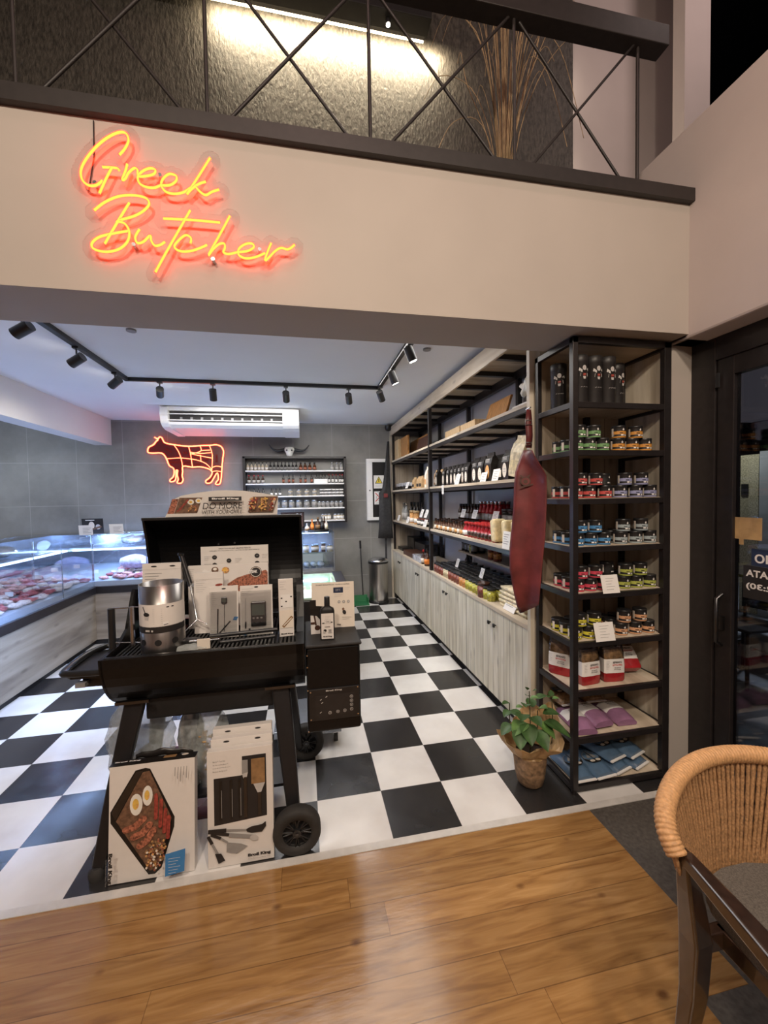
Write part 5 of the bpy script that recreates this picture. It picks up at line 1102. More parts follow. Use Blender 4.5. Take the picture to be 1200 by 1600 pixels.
for k in range(20): x = GX0+.05+k*.037; b.box(x, x+.006, .60, .69, 1.005, 1.011)
b.box(GX0+.03, GX1-.03, .60, .608, 1.0, 1.01); b.build('warming_rack', 'cast_iron', gr)
# hood, swung open: shell bulging backwards
hc = [(.695, .92), (.80, .97), (.875, 1.06), (.90, 1.17), (.88, 1.28), (.82, 1.37), (.74, 1.43), (.66, 1.465)]
hs = [(p.x, p.y) for p in smooth_path([(a, b_, 0) for a, b_ in hc], 4)]
hi_ = [(p[0]-.008, p[1]+.002) for p in hs[::-1]]
hd = MB().prism(hs+hi_, 0, GX0-.01, GX1+.0).build('hood', 'grill_enamel', gr)
for x in (GX0-.012, GX1-.008): MB().prism(hs+[(.70, 1.35), (.735, 1.2), (.73, 1.05), (.69, .93)], 0, x, x+.012).build('hood_side', 'grill_enamel', hd)
for px, py in ((303, 821), (397, 819), (342, 850), (367, 848)):
    p = at(px, py, y=.79 if py < 830 else .84); MB().cyl((p.x, p.y-.01, p.z), (p.x, p.y+.03, p.z), .006, n=8).build('screw', 'steel', hd)
MB().box(GX0-.01, GX1, .645, .662, 1.455, 1.472).build('hood_rim', 'black_plastic', hd, bevel=.004)
MB().box(-1.10, -.50, .27, .58, .555, .66).build('grease_tray', 'black_matte', gr, bevel=.01)
for name, tx, fx, fy, ty in (('leg', -1.125, -1.245, .10, .24), ('leg', -.495, -.435, .09, .24), ('leg', -1.125, -1.24, .72, .58), ('leg', -.495, -.43, .70, .58)):
    b = MB(); w_ = .036; top = Vector((tx, ty, .675)); bot = Vector((fx, fy, .055 if fx > -1 else .012))
    vs = []
    for p, q in ((top, .042), (top*.5+bot*.5, .037), (bot, .026)): vs += [(p.x-q, p.y-q*.55, p.z), (p.x+q, p.y-q*.55, p.z), (p.x+q, p.y+q*.55, p.z), (p.x-q, p.y+q*.55, p.z)]
    b.add(vs, [(0, 1, 2, 3)]+[(4*i+j, 4*i+4+j, 4*i+4+(j+1) % 4, 4*i+(j+1) % 4) for i in range(2) for j in range(4)]+[(11, 10, 9, 8)]); lg = b.build(name, 'black_paint', gr, bevel=.010, seg=3)
    MB().box(tx-.068, tx+.068, ty-.05, ty-.03, .672, .685).build('leg_bracket', 'dark_steel', lg)
    if fx < -1: MB().lathe([(.03, 0), (.032, .03), (.02, .045)], (fx, fy, 0), 12).build('foot_cap', 'rubber', lg)
for wy, ro in ((.045, 1), (.70, 1)):
    wx = -.428 if wy < .3 else -.385; b = MB(); R_ = .103; c0 = (wx, wy, R_)
    pf = [(.062, -.028), (.092, -.03), (R_, -.02), (R_, .02), (.092, .03), (.062, .028)]; n = 36; vs = []
    for k in range(n): t = 2*PI*k/n; vs += [(wx+r_*math.cos(t), wy+d, R_+r_*math.sin(t)) for r_, d in pf]
    m_ = len(pf); b.add(vs, [(i*m_+j, i*m_+(j+1) % m_, ((i+1) % n)*m_+(j+1) % m_, ((i+1) % n)*m_+j) for i in range(n) for j in range(m_)], 0, True)
    wh = b.build('wheel', 'rubber', gr)
    b = MB(); b.cyl((wx, wy-.027, R_), (wx, wy+.02, R_), .018, n=16); b.tube([(wx+.066*math.cos(t), wy-.016, R_+.066*math.sin(t)) for t in [2*PI*k/32 for k in range(32)]], .006, 6, closed=True)
    for k in range(8):
        for dt in (-.14, .14): t = 2*PI*k/8; b.cyl((wx+.016*math.cos(t), wy-.016, R_+.016*math.sin(t)), (wx+.066*math.cos(t+dt), wy-.018, R_+.066*math.sin(t+dt)), .0038, n=6)
    b.cyl((wx, wy-.004, R_), (wx, wy+.004, R_), .066, n=24); b.build('hub', 'black_plastic', wh); MB().cyl((wx, wy-.031, R_), (wx, wy-.027, R_), .006, n=8).build('axle_cap', 'dark_steel', wh)
MB().box(-1.2, -.47, .32, .54, .115, .13).build('bottom_shelf', 'black_paint', gr)
# hopper
hp = MB().box(-.372, -.118, .165, .54, .455, .862).build('hopper', 'grill_enamel', gr, bevel=.012, seg=3)
MB().box(-.378, -.110, .155, .55, .860, .876).build('hopper_lid', 'black_matte', hp, bevel=.008, seg=3)
MB().box(-.362, -.126, .158, .166, .515, .665).build('control_panel', 'black_plastic', hp, bevel=.002)
pr = Print((-.362, .158, .515), (1, 0, 0), (0, 0, 1), [])
pr.text('Broil King', .078, .134, w=.075, h=.009, m='print_lightgrey', bold=.04); pr.rect(.03, .02, .21, .122, 'print_black')
for a, b_ in ((.095, .034), (.132, .036), (.165, .038), (.197, .042), (.197, .064), (.197, .084), (.197, .104)): pr.disc(a, b_, .0075, .0075, 'print_lightgrey'); pr.disc(a, b_, .0058, .0058, 'print_black'); pr.disc(a, b_, .0022, .0022, 'print_lightgrey')
for a, b_ in ((.05, .10), (.055, .085), (.048, .04), (.075, .112)): pr.bar(a, b_, a+.008, b_+.006, .003, 'print_lightgrey')
pr.build('control_markings', hp)
for x, z in ((-.367, .83), (-.367, .775), (-.367, .665), (-.367, .47), (-.355, .655), (-.134, .66), (-.355, .525), (-.134, .53)): MB().cyl((x, .166, z), (x, .154, z), .0035, n=8).build('screw', 'steel', hp)
# side tray
st = thing('side_tray', 'x', 'tray'); bpy.data.objects.remove(st)
b = MB(); cxs = (-1.345, .42); rim = [(-1.22, .26), (-1.40, .27), (-1.44, .31), (-1.45, .50), (-1.42, .60), (-1.38, .63), (-1.22, .63)]
b.tube([(x, y, .80) for x, y in smooth_path([(x, y, 0) for x, y in rim], 3) and [(p.x, p.y) for p in smooth_path([(x, y, 0) for x, y in rim], 3)]], .016, 8); b.prism([(p[0], p[1]) for p in rim], 2, .775, .785); b.prism([(-1.22, .30), (-1.37, .31), (-1.40, .50), (-1.36, .58), (-1.22, .58)], 2, .72, .775)
b.build('side_shelf', 'black_plastic', gr)
for y in (.33, .40): MB().box(-1.385, -1.345, y-.02-.035, y-.035+.012, .732, .752).build('shelf_clip', 'grey_plastic', gr)

# header sign on the hood
hsn = thing('display_sign', 'white printed sign reading DO MORE WITH YOUR GRILL on top of the open hood', 'sign', (-.76, .66, 1.472))
W0 = at(260, 808, y=.66); W1 = at(432, 808, y=.66); L_ = W1.x-W0.x
zb = 1.472; ol = [(W0.x-.005, zb), (W1.x+.005, zb), (W1.x+.012, zb+.09)]+[(W1.x+.012-(L_-.02)*k/12, zb+.105+.038*math.sin(PI*k/12)) for k in range(13)]+[]
ol = [(x, z) for x, z in ol]; ol[-1] = (W0.x+.048, zb+.10)
MB().prism(ol, 1, .655, .661).build('board', 'card_white', hsn)
pr = Print((W0.x, .655, zb), (1, 0, 0), (0, 0, 1), [])
s_ = .345  # shear following the slanted panels
def para(a0, a1, z0, z1, m): pr.poly([(a0+z0*s_, z0), (a1+z0*s_, z0), (a1+z1*s_, z1), (a0+z1*s_, z1)], m)
k_ = L_/865.0
def zx(a): return (a-95)*k_
para(zx(110)-.01, zx(160)-.01, .018, .098, 'print_meat'); para(zx(165)-.012, zx(340)-.012, .018, .104, 'print_brown')
for a, z, r_, m in ((zx(285), .080, .017, 'print_eggwhite'), (zx(345), .086, .016, 'print_eggwhite'), (zx(285), .080, .008, 'print_yolk'), (zx(345), .086, .008, 'print_yolk')): pr.disc(a, z, r_, r_*.85, m)
for q in range(5): pr.bar(zx(180+q*16), .03+.012*q, zx(215+q*14), .045+.012*q, .008, 'print_red')
rs3 = random.Random(4)
for q in range(26): pr.disc(zx(300)+rs3.uniform(-.02, .02), .045+rs3.uniform(-.014, .014), .004, .003, rs3.choice(['print_orange', 'print_meat', 'print_wood']), rs3.uniform(0, 3))
para(zx(722), zx(935)-.006, .018, .104, 'print_brown'); para(zx(905)-.006, L_-.030, .026, .092, 'card_white')
for q in range(90):
    a, z = rs3.uniform(0, 1), rs3.uniform(0, 1); g = rs3.choice((0, 0, 1, 1, 2)); cx_ = (zx(750), zx(835), zx(905))[g]; m = ('print_red', 'print_yolk', 'print_red')[g] if rs3.random() < .6 else 'print_orange'
    zz = .026+.07*z; pr.disc(cx_+(a-.5)*(.036 if g < 2 else .02)+zz*s_*.7, zz, .006, .004, m, rs3.uniform(0, 3))
pr.rect(zx(435), .083, zx(690), .106, 'print_black'); pr.text('Broil King', zx(460), .089, w=zx(670)-zx(460), h=.012, m='paper_white', bold=.05)
pr.text('DO MORE', zx(388), .039, w=zx(700)-zx(388)-.008, h=.036, m='print_black', shear=.15, bold=.0); pr.text('WITH YOUR GRILL', zx(378), .012, w=zx(690)-zx(378), h=.021, m='print_black', shear=.15)
pr.build('printing', hsn)

# chimney starter
GZ = .881
cs = thing('chimney_starter', 'steel chimney starter with white label and black grip on the left of the grate', 'chimney starter', (-1.02, .27, GZ))
c_ = (-1.015, .275, GZ); b = MB(); b.lathe([(.092, 0), (.092, .305), (.089, .305), (.089, .002)], c_, 36)
b.build('cylinder', 'brushed_steel', cs)
def wrap(nm, a0, a1, z0, z1, m, top=None):
    b = MB(); n = 14; rows = [[(c_[0]+.0935*math.sin(R(a0+(a1-a0)*k/n)), c_[1]-.0935*math.cos(R(a0+(a1-a0)*k/n)), GZ+(z if z != z1 or not top else z1-top*math.sin(PI*k/n))) for k in range(n+1)] for z in (z0, z1)]; b.grid(rows); return b.build(nm, m, cs)
wrap('label', -88, 88, .125, .225, 'card_white'); wrap('label_band', -88, 88, .098, .127, 'print_black', -.0)
def wrap_print(pts, m, b, rad=.0942): b.add([(c_[0]+rad*math.sin(a/.0935), c_[1]-rad*math.cos(a/.0935), GZ+z) for a, z in pts], [tuple(range(len(pts)))], m)
b = MB(); wrap_print([(-.048, .158), (-.030, .156), (-.026, .178), (-.052, .180)], 0, b); wrap_print([(-.039+.015*math.cos(t), .182+.009*math.sin(t)) for t in [2*PI*k/12 for k in range(12)]], 1, b, .0945); wrap_print([(-.058, .215), (-.054, .217), (-.042, .19), (-.046, .188)], 1, b, .0948)
for k in range(8): wrap_print([(-.01, .205-.009*k), (.028, .205-.009*k), (.028, .2035-.009*k), (-.01, .2035-.009*k)][::-1], 0, b)
wrap_print([(.045, .208), (.075, .208), (.075, .213), (.045, .213)], 1, b); wrap_print([(.03, .128), (.052, .130), (.052, .147), (.03, .145)], 2, b); wrap_print([(.032, .132), (.050, .134), (.050, .137), (.032, .135)], 1, b, .0946); wrap_print([(-.045, .106), (-.01, .105), (-.01, .113), (-.045, .114)], 0, b, .0947)
b.build('label_print', ['print_lightgrey', 'print_black', 'paper_white'], cs)
for a in (-38, 5, 48, -75): b = MB(); b.add([(c_[0]+.0932*math.sin(R(a)+.014*math.cos(t)/.09), c_[1]-.0932*math.cos(R(a)+.014*math.cos(t)/.09), GZ+.055+.014*math.sin(t)) for t in [2*PI*k/14 for k in range(14)]], [tuple(range(14))]); b.build('air_hole', 'black_matte', cs)
gx = -1.225; gy = .27
b = MB(); b.tube([(c_[0]-.085, gy, GZ+.20), (gx, gy, GZ+.20)], .0035, 6); b.tube([(c_[0]-.085, gy, GZ+.035), (gx, gy, GZ+.045)], .0035, 6); b.tube([(-1.13, gy-.03, GZ+.21), (-1.13, gy-.03, GZ+.035)], .010, 8); b.build('handle_bracket', 'steel', cs)
MB().cyl((gx, gy, GZ+.02), (gx, gy, GZ+.20), .0145, n=14).build('grip', 'black_plastic', cs)

# boxes and blister packs standing on the grate
def pack(name, px0, px1, pyb, pt, d, y, label, cat='box', front='card_white', lean=.06, side='card_white', z0=GZ, yaw=0):
    a = at(px0, pyb, y=y); c = at(px1, pyb, y=y); w_ = c.x-a.x; t = thing(name, label, cat); h = (at((px0+px1)/2, pt, y=y+lean*.2).z-z0)/math.cos(lean)
    MB().box(0, w_, 0, d, 0, h).build('carton', side, t, bevel=.001); t.location = (a.x, y, z0); t.rotation_euler = (-lean, 0, yaw)
    return t, w_, h
def fin(t, pr, name='printing'):
    l, r_ = t.location.copy(), t.rotation_euler.copy(); t.location = (0, 0, 0); pr.build(name, t); t.location = l; t.rotation_euler = r_
def PT(h, h0): return Print((0, 0, h-h0), (1, 0, 0), (0, 0, 1), [])
def P0(): return Print((0, 0, 0), (1, 0, 0), (0, 0, 1), [])
t, w_, h_ = pack('accessory_box', 222, 283, 950, 880.5, .03, .50, 'white accessory box behind the chimney starter'); pr = PT(h_, .215); h_ = .215; pr.disc(w_*.3, h_*.93, .014, .004, 'print_black'); pr.disc(w_*.78, h_*.93, .014, .004, 'print_black'); pr.rect(0, h_*.855, w_, h_*.86, 'print_lightgrey'); pr.lines(.012, h_*.76, .08, 6, .014, 'print_grey', .0025); fin(t, pr)
t, w_, h_ = pack('grill_brochure_box', 315, 421, 950, 853, .02, .62, 'large cream board headed with small cooking diagrams, rear-most inside the hood', lean=.05); pr = PT(h_, .30); h_ = .30; pr.text('GREAT FLAVOR AND AMAZING RESULTS.', w_*.26, h_*.945, w=w_*.48, h=.0065, m='print_black', bold=.02); pr.text('GRILLEN MIT HOLZPELLETS - NATÜRLICHER GESCHMACK', w_*.13, h_*.91, w=w_*.74, h=.006, m='print_black')
for a, b_ in ((.2, .80), (.2, .66), (.41, .73), (.83, .80), (.83, .66)): pr.disc(w_*a, h_*b_, .0135, .0125, 'print_black', n=8 if a < .5 else 18); pr.bar(w_*a-.006, h_*b_, w_*a+.006, h_*b_+.002, .002, 'print_grey')
for a, b_ in ((.05, .82), (.05, .68), (.5, .76), (.9, .82), (.9, .68)): pr.lines(w_*a, h_*b_, w_*.1, 3, .009, 'print_lightgrey', .0015)
fin(t, pr)
t, w_, h_ = pack('stone_box', 295, 421, 975, 882, .025, .545, 'wide cream box picturing a steak inside the hood', lean=.06); pr = PT(h_, .15); h_ = .15
pr.poly([(w_*.48, h_*.02), (w_*.48, h_*.30), (w_*.6, h_*.5), (w_*.72, h_*.60), (w_*.85, h_*.66), (w_*.97, h_*.74), (w_*.99, h_*.66), (w_*.99, h_*.02)], 'print_meat'); pr.disc(w_*.84, h_*.68, .031, .030, 'print_black'); pr.disc(w_*.84, h_*.68, .028, .027, 'card_cream'); pr.disc(w_*.84, h_*.68, .025, .024, 'print_black'); pr.text('STEAK', w_*.745, h_*.645, w=.048, h=.016, m='paper_white', bold=.05)
pr.disc(w_*.33, h_*.82, .018, .017, 'print_brown'); pr.disc(w_*.33, h_*.85, .010, .007, 'print_eggwhite'); pr.disc(w_*.46, h_*.80, .019, .017, 'print_orange'); pr.disc(w_*.45, h_*.81, .01, .009, 'print_yolk'); pr.poly([(w_*.17, h_*.80), (w_*.2, h_*.86), (w_*.25, h_*.80), (w_*.28, h_*.82), (w_*.26, h_*.72), (w_*.19, h_*.74)], 'paper_white'); pr.lines(.006, h_*.88, .025, 7, .011, 'print_lightgrey', .0015); fin(t, pr)
tag(MB().prism([(-1.005, 1.05), (-.905, 1.05), (-.900, 1.12), (-1.0, 1.125)], 1, .60, .612).build('dark_leaflet', 'pack_black', base=(-.95, .6, 1.05)), 'black leaflet with white lines inside the hood, behind the scraper handle', 'leaflet')
t, w_, h_ = pack('accessory_box', 303, 349, 955, 895, .02, .45, 'small white box with a lilac-grey food picture, half behind the stick thermometer'); pr = PT(h_, .19); h_ = .19; pr.lines(.01, h_*.78, .05, 6, .011, 'print_lightgrey', .0018); pr.disc(w_*.82, h_*.42, .028, .018, 'print_lilac', .2); pr.disc(w_*.84, h_*.38, .018, .010, 'print_navy'); pr.disc(w_*.86, h_*.66, .018, .006, 'print_red', .1); pr.rect(0, h_*.82, w_, h_*.825, 'print_lightgrey'); pr.rect(w_*.78, h_*.07, w_*.9, h_*.1, 'print_navy'); fin(t, pr)
t, w_, h_ = pack('blister_pack', 328, 373, 1000, 916, .008, .36, 'blister pack holding a square-headed stick thermometer', 'blister pack', lean=.10); pr = P0(); pr.disc(w_*.5, h_*.95, .010, .0035, 'print_black'); pr.lines(.008, h_*.88, .026, 9, .010, 'print_lightgrey', .0018); pr.bar(w_*.27, h_*.04, w_*.29, h_*.56, .0065, 'print_black'); pr.bar(w_*.25, .010, w_*.72, h_*.31, .007, 'print_black'); pr.disc(w_*.90, h_*.355, .015, .011, 'print_blue', .5, 4); fin(t, pr)
l, r_ = t.location.copy(), t.rotation_euler.copy(); t.location = (0, 0, 0); MB().box(w_*.42, w_*.42+.027, -.012, -.002, h_*.66, h_*.66+.032).build('thermometer_head', 'dark_steel', t, bevel=.004); MB().box(w_*.42+.004, w_*.42+.023, -.0126, -.0118, h_*.66+.008, h_*.66+.027).build('thermometer_display', 'lcd', t); MB().cyl((w_*.42+.0135, -.005, h_*.66), (w_*.42+.012, -.004, h_*.12), .0016, n=6).build('thermometer_probe', 'steel', t); MB().box(w_*.03, w_*.97, -.0145, -.0135, h_*.02, h_*.9).build('plastic_window', 'blister', t); t.location = l; t.rotation_euler = r_
t, w_, h_ = pack('blister_pack', 376, 427, 998, 914.5, .008, .36, 'blister pack holding a grey digital thermometer with buttons', 'blister pack', lean=.10); pr = P0(); pr.disc(w_*.5, h_*.965, .010, .0035, 'print_black'); pr.lines(.008, h_*.93, .055, 4, .010, 'print_lightgrey', .0018); pr.bar(w_*.16, h_*.25, w_*.17, h_*.75, .006, 'print_lightgrey'); pr.bar(w_*.16, h_*.14, w_*.165, h_*.28, .008, 'print_black'); pr.bar(w_*.25, h_*.12, w_*.31, h_*.12, .01, 'print_black'); pr.disc(w_*.15, h_*.045, .013, .011, 'print_blue', .2, 4); fin(t, pr)
l, r_ = t.location.copy(), t.rotation_euler.copy(); t.location = (0, 0, 0); MB().box(w_*.33, w_*.80, -.016, -.002, h_*.18, h_*.68).build('thermometer_body', 'dark_steel', t, bevel=.006); MB().box(w_*.37, w_*.76, -.0165, -.0158, h_*.40, h_*.62).build('thermometer_display', 'lcd', t)
for i in range(3): MB().box(w_*(.39+.12*i), w_*(.39+.12*i)+.009, -.018, -.0158, h_*.335, h_*.365).build('button', 'print_lightgrey', t)
for i in range(2): MB().box(w_*(.41+.17*i), w_*(.41+.17*i)+.011, -.018, -.0158, h_*.25, h_*.28).build('button', 'print_black', t)
MB().box(w_*.03, w_*.97, -.0205, -.0195, h_*.02, h_*.9).build('plastic_window', 'blister', t); t.location = l; t.rotation_euler = r_
t, w_, h_ = pack('narrow_box', 437, 460, 1000, 905, .02, .30, 'narrow white box with a brush head window beside the right end plate', lean=.04, yaw=.06); pr = P0(); pr.lines(.006, h_*.95, .03, 4, .012, 'print_lightgrey', .0018); pr.rect(w_*.15, h_*.50, w_*.95, h_*.73, 'paper_white')
for a, b_ in ((.2, .67), (.85, .69), (.5, .61), (.2, .53)): pr.rect(w_*a-.004, h_*b_-.003, w_*a+.004, h_*b_+.003, 'print_black')
pr.rect(w_*.04, h_*.15, w_*.96, h_*.46, 'card_cream'); pr.bar(w_*.25, h_*.17, w_*.9, h_*.34, .014, 'print_wood'); pr.bar(w_*.3, h_*.19, w_*.85, h_*.32, .004, 'print_eggwhite'); pr.text('Broil King', w_*.12, h_*.035, w=w_*.8, h=.0075, m='print_black', bold=.06); fin(t, pr)
# long scraper fork
fk = thing('grill_scraper', 'black-handled grill scraper with forked steel end leaning inside the hood', 'scraper', (-.88, .4, GZ))
A = at(283, 868, y=.56); B_ = at(298, 915, y=.48); C_ = at(308, 968, y=.40)
MB().tube([A, B_], .0125, 8).build('handle', 'black_plastic', fk); MB().tube([A+Vector((0, 0, .012)), A+Vector((-.002, 0, .0))], .017, 8).build('pommel', 'black_plastic', fk); MB().tube([B_, C_], .006, 6).build('shaft', 'steel', fk)
b = MB(); b.tube([C_, at(284, 992, y=.36)], .0028, 6); b.tube([C_, at(324, 975, y=.40)], .0028, 6); b.build('fork', 'steel', fk); MB().box(B_.x-.002, B_.x+.03, B_.y-.006, B_.y+.002, B_.z-.004, B_.z+.012).build('clip', 'steel', fk)
# tongs in a sleeve lying along the front of the grate
tg = thing('tongs_set', 'black-gripped tongs in a clear sleeve along the front of the grate', 'tongs', (-.78, .24, GZ))
a = at(300, 1000, y=.24); c = at(433, 990, y=.24); zt = GZ+.03
MB().tube([(a.x+.075, .25, zt+.016), (c.x, .26, zt+.022)], [.010, .010], 8).build('upper_grip', 'black_plastic', tg); MB().tube([(a.x+.12, .225, zt-.008), (c.x-.01, .235, zt-.002)], .009, 8).build('lower_grip', 'black_plastic', tg)
MB().tube([(a.x-.01, .24, zt+.004), (a.x+.12, .24, zt+.004)], .012, 8, flat=.4).build('arms', 'steel', tg)
MB().box(a.x+.03, a.x+.085, .205, .212, GZ+.005, GZ+.05).build('tag', 'card_cream', tg); MB().box(a.x+.088, a.x+.128, .207, .212, GZ+.003, GZ+.052).build('sleeve', 'blister', tg)
b = MB(); b.grid([[(a.x-.05+.12*u, .17+.08*v+.03*u, GZ+.008+.018*math.sin(PI*v)+.004*math.sin(9*u+7*v)) for v in (0, .25, .5, .75, 1)] for u in (0, .25, .5, .75, 1)]); b.build('bag_end', 'bag_film', tg)
MB().ell((a.x-.01, .26, GZ+.032), (.05, .02, .014)).build('brush_head', 'black_plastic', tg)
# on the hopper: leaflet, box, bottle
t = thing('leaflet_stand', 'cream card stand with control diagrams and a cut-out grill picture on the hopper', 'leaflet'); HZ = .877
a = at(488, 980, y=.40); c = at(554, 978, y=.40); w_ = c.x-a.x; h_ = at(520, 909, y=.42).z-.877
b = MB().box(0, w_, 0, .003, 0, h_); b.build('card', 'card_cream', t); MB().add([(0, .003, 0), (0, .08, 0), (0, .003, h_*.8)], [(0, 1, 2)]).build('strut', 'card_cream', t, solid=.002)
t.location = (a.x, .40, HZ); t.rotation_euler = (-.10, 0, -.06); pr = P0()
pr.text("DU HAST DIE KONTROLLE - YOU'RE IN CONTROL", w_*.10, h_*.935, w=w_*.8, h=.0055, m='print_black', bold=.02); pr.rect(w_*.51, h_*.76, w_*.74, h_*.88, 'print_navy'); pr.text('225°C', w_*.56, h_*.80, w=w_*.12, h=.011, m='print_lightgrey')
for q in range(3): pr.disc(w_*(.64+.11*q), h_*.56, .0075, .0075, 'print_grey'); pr.disc(w_*(.64+.11*q), h_*.56, .005, .005, 'print_lightgrey')
pr.disc(w_*.76, h_*.33, .009, .012, 'print_black', .4); pr.disc(w_*.735, h_*.40, .006, .007, 'print_brown'); pr.lines(w_*.7, h_*.22, w_*.22, 2, .01, 'print_lightgrey', .0015); pr.lines(w_*.53, h_*.72, w_*.2, 2, .009, 'print_lightgrey', .0012); pr.lines(w_*.78, h_*.87, w_*.12, 2, .009, 'print_lightgrey', .0012); pr.text('King', w_*.58, h_*.05, w=.02, h=.007, m='print_black', bold=.05); fin(t, pr)
t = thing('cutout_display', 'white and black cut-out box with a scoop picture left of the bottle', 'box'); w_, h_ = .052, .098
a = at(486, 994, y=.31); MB().box(0, w_, 0, .03, 0, h_).build('carton', 'card_white', t, bevel=.001); b = MB(); b.prism([(-.002, h_), (-.002, h_+.075), (.028, h_+.075), (.028, h_+.045), (.068, h_+.04), (.066, h_-.02), (.05, h_-.03), (.03, h_-.005)], 1, -.002, .0015); b.build('black_panel', 'pack_black', t); t.location = (a.x, .31, HZ)
pr = P0(); pr.bar(.018, h_, .026, .045, .008, 'board_dark'); pr.disc(.033, .032, .014, .013, 'board_dark'); pr.rect(0, .05, .02, .062, 'board_dark'); fin(t, pr)
bt = thing('cleaner_bottle', 'tall black bottle with white label on the hopper lid', 'bottle', (0, 0, 0)); p = at(512, 993, y=.235)
b = MB(); rows = []
for z, w_, d_ in ((0, .030, .017), (.004, .0325, .019), (.118, .0325, .019), (.13, .029, .017), (.138, .014, .012), (.142, .012, .012)): rows.append([(w_*math.copysign(abs(math.cos(t_))**.55, math.cos(t_)), d_*math.copysign(abs(math.sin(t_))**.6, math.sin(t_)), z) for t_ in [2*PI*k/24 for k in range(25)]])
b.grid(rows); b.add(rows[0][:-1], [tuple(range(23, -1, -1))]); b.build('body', 'black_plastic', bt)
MB().lathe([(.0125, .142), (.0125, .178), (.011, .180)], (0, 0, 0), 18).build('cap', 'black_plastic', bt); MB().box(-.027, .027, -.0205, -.019, .004, .112).build('label', 'card_white', bt)
pr = Print((-.027, -.0205, .004), (1, 0, 0), (0, 0, 1), []); pr.lines(.017, .096, .022, 4, .007, 'print_lightgrey', .0012); pr.rect(.014, .065, .041, .082, 'print_lightgrey'); pr.rect(.0155, .0665, .0395, .0805, 'card_white'); pr.text('ONE', .019, .069, w=.017, h=.008, m='print_black'); pr.rect(.004, .066, .013, .070, 'print_black'); pr.rect(.042, .069, .050, .073, 'print_black'); pr.text('CLEANER', .015, .050, w=.024, h=.004, m='print_black', bold=.03)
pr.disc(.016, .036, .007, .006, 'print_black', .3); pr.disc(.012, .030, .006, .005, 'print_lightgrey'); pr.rect(.030, .026, .046, .042, 'print_lightgrey'); pr.disc(.038, .035, .005, .006, 'print_grey'); pr.text('Broil King', .008, .008, w=.038, h=.006, m='print_black', bold=.05); pr.build('label_print', bt)
bt.scale = (1.08, 1, 1.14); bt.location = (p.x, .235, HZ); bt.rotation_euler = (0, 0, -.05)

# ================================================================ BOXES IN FRONT OF THE GRILL
def leaning(name, xl, xr, y, h, d, lean, label, yaw=0):
    t = thing(name, label, 'box'); MB().box(0, xr-xl, 0, d, 0, h).build('carton', 'card_white', t, bevel=.0012); t.location = (xl, y, .003); t.rotation_euler = (-lean, 0, yaw); return t, xr-xl, h
t, w_, h_ = leaning('griddle_box', -1.183, -.852, .045, .457, .045, .12, 'large white griddle box picturing eggs and sausages, leaning on the grill', -.01)
pr = P0()
def gx_(x): return (x-62)/650*w_ if True else 0
def G(x, y): # picture coordinates read off the photographed face
    v = (1515-y)/945; xa = 48+(100-48)*v; xb = 700+(742-700)*v; return ((x-xa)/(xb-xa)*w_, max(0, v)*h_*.992)
pr.poly([G(*q) for q in ((92, 930), (290, 612), (365, 600), (400, 612), (567, 1040), (560, 1120), (450, 1440), (400, 1482), (350, 1480), (90, 1020))], 'pack_black'); pr.poly([G(*q) for q in ((130, 1010), (345, 632), (395, 630), (545, 1045), (420, 1440), (360, 1450))], 'print_brown')
pr.poly([G(*q) for q in ((100, 935), (295, 625), (350, 620), (125, 1000))], 'dark_steel')
for x, y, a, b_ in ((284, 895, .044, .043), (372, 832, .036, .040)): q = G(x, y); pr.disc(q[0], q[1], a*.55, b_, 'print_eggwhite'); pr.disc(q[0]-.002, q[1]+.002, a*.28, b_*.5, 'print_yolk'); pr.disc(q[0]+.004, q[1]-.006, a*.1, b_*.15, 'print_orange')
for p_ in (((200, 1090), (265, 1075), (335, 1015)), ((255, 1155), (320, 1135), (380, 1070)), ((300, 1230), (350, 1200), (410, 1115))):
    q = [G(*u) for u in p_]; pr.bar(*q[0], *q[1], .026, 'print_meat'); pr.bar(*q[1], *q[2], .026, 'print_meat'); [pr.disc(*u, .013, .013, 'print_meat') for u in q]
for p_ in (((440, 830), (430, 1020)), ((478, 880), (460, 1090)), ((508, 960), (488, 1140)), ((530, 1020), (515, 1190))): q = [G(*u) for u in p_]; pr.bar(*q[0], *q[1], .014, 'print_red'); [pr.disc(*u, .007, .007, 'print_red') for u in q]
rs4 = random.Random(8)
for k in range(120):
    a = rs4.uniform(0, 2*PI); r_ = rs4.random()**.5; q = G(425+75*r_*math.cos(a)-20*r_*math.sin(a), 1290+115*r_*math.sin(a)); pr.disc(q[0], q[1], .0052, .0045, rs4.choice(['card_cream', 'print_orange', 'print_wood', 'print_meat']), rs4.uniform(0, 3), 6)
q = [G(*u) for u in ((505, 1455), (650, 1435), (665, 1255), (515, 1278))]; pr.poly(q, 'print_blue'); pr.lines(q[0][0]+.012, q[3][1]-.02, .045, 6, .011, 'paper_white', .0012)
pr.text('Broil King', .018, .150, w=.115, h=.018, m='print_black', bold=.06, rot=-PI/2); pr.text('Great Barbecues Every Time', .010, .130, w=.10, h=.006, m='print_grey', rot=-PI/2)
for k in range(5): q = G(620+22*k, 580); pr.bar(q[0], q[1], q[0]-.002, q[1]-.035-.012*(k % 3), .0025, 'print_grey')
fin(t, pr); l, r_ = t.location.copy(), t.rotation_euler.copy(); t.location = (0, 0, 0)
MB().box(-.002, w_+.002, .0, .047, h_-.0, h_+.003).build('top_flap', 'pack_black', t); b = MB(); b.grid([[(w_*(.25+.7*u), .045+.0*v, h_+.003+.03*v*math.sin(2.2*u+.6)+.004*math.sin(17*u)) for u in [k/10 for k in range(11)]] for v in (0, .5, 1)]); b.build('torn_flap', 'pack_black', t, solid=.002)
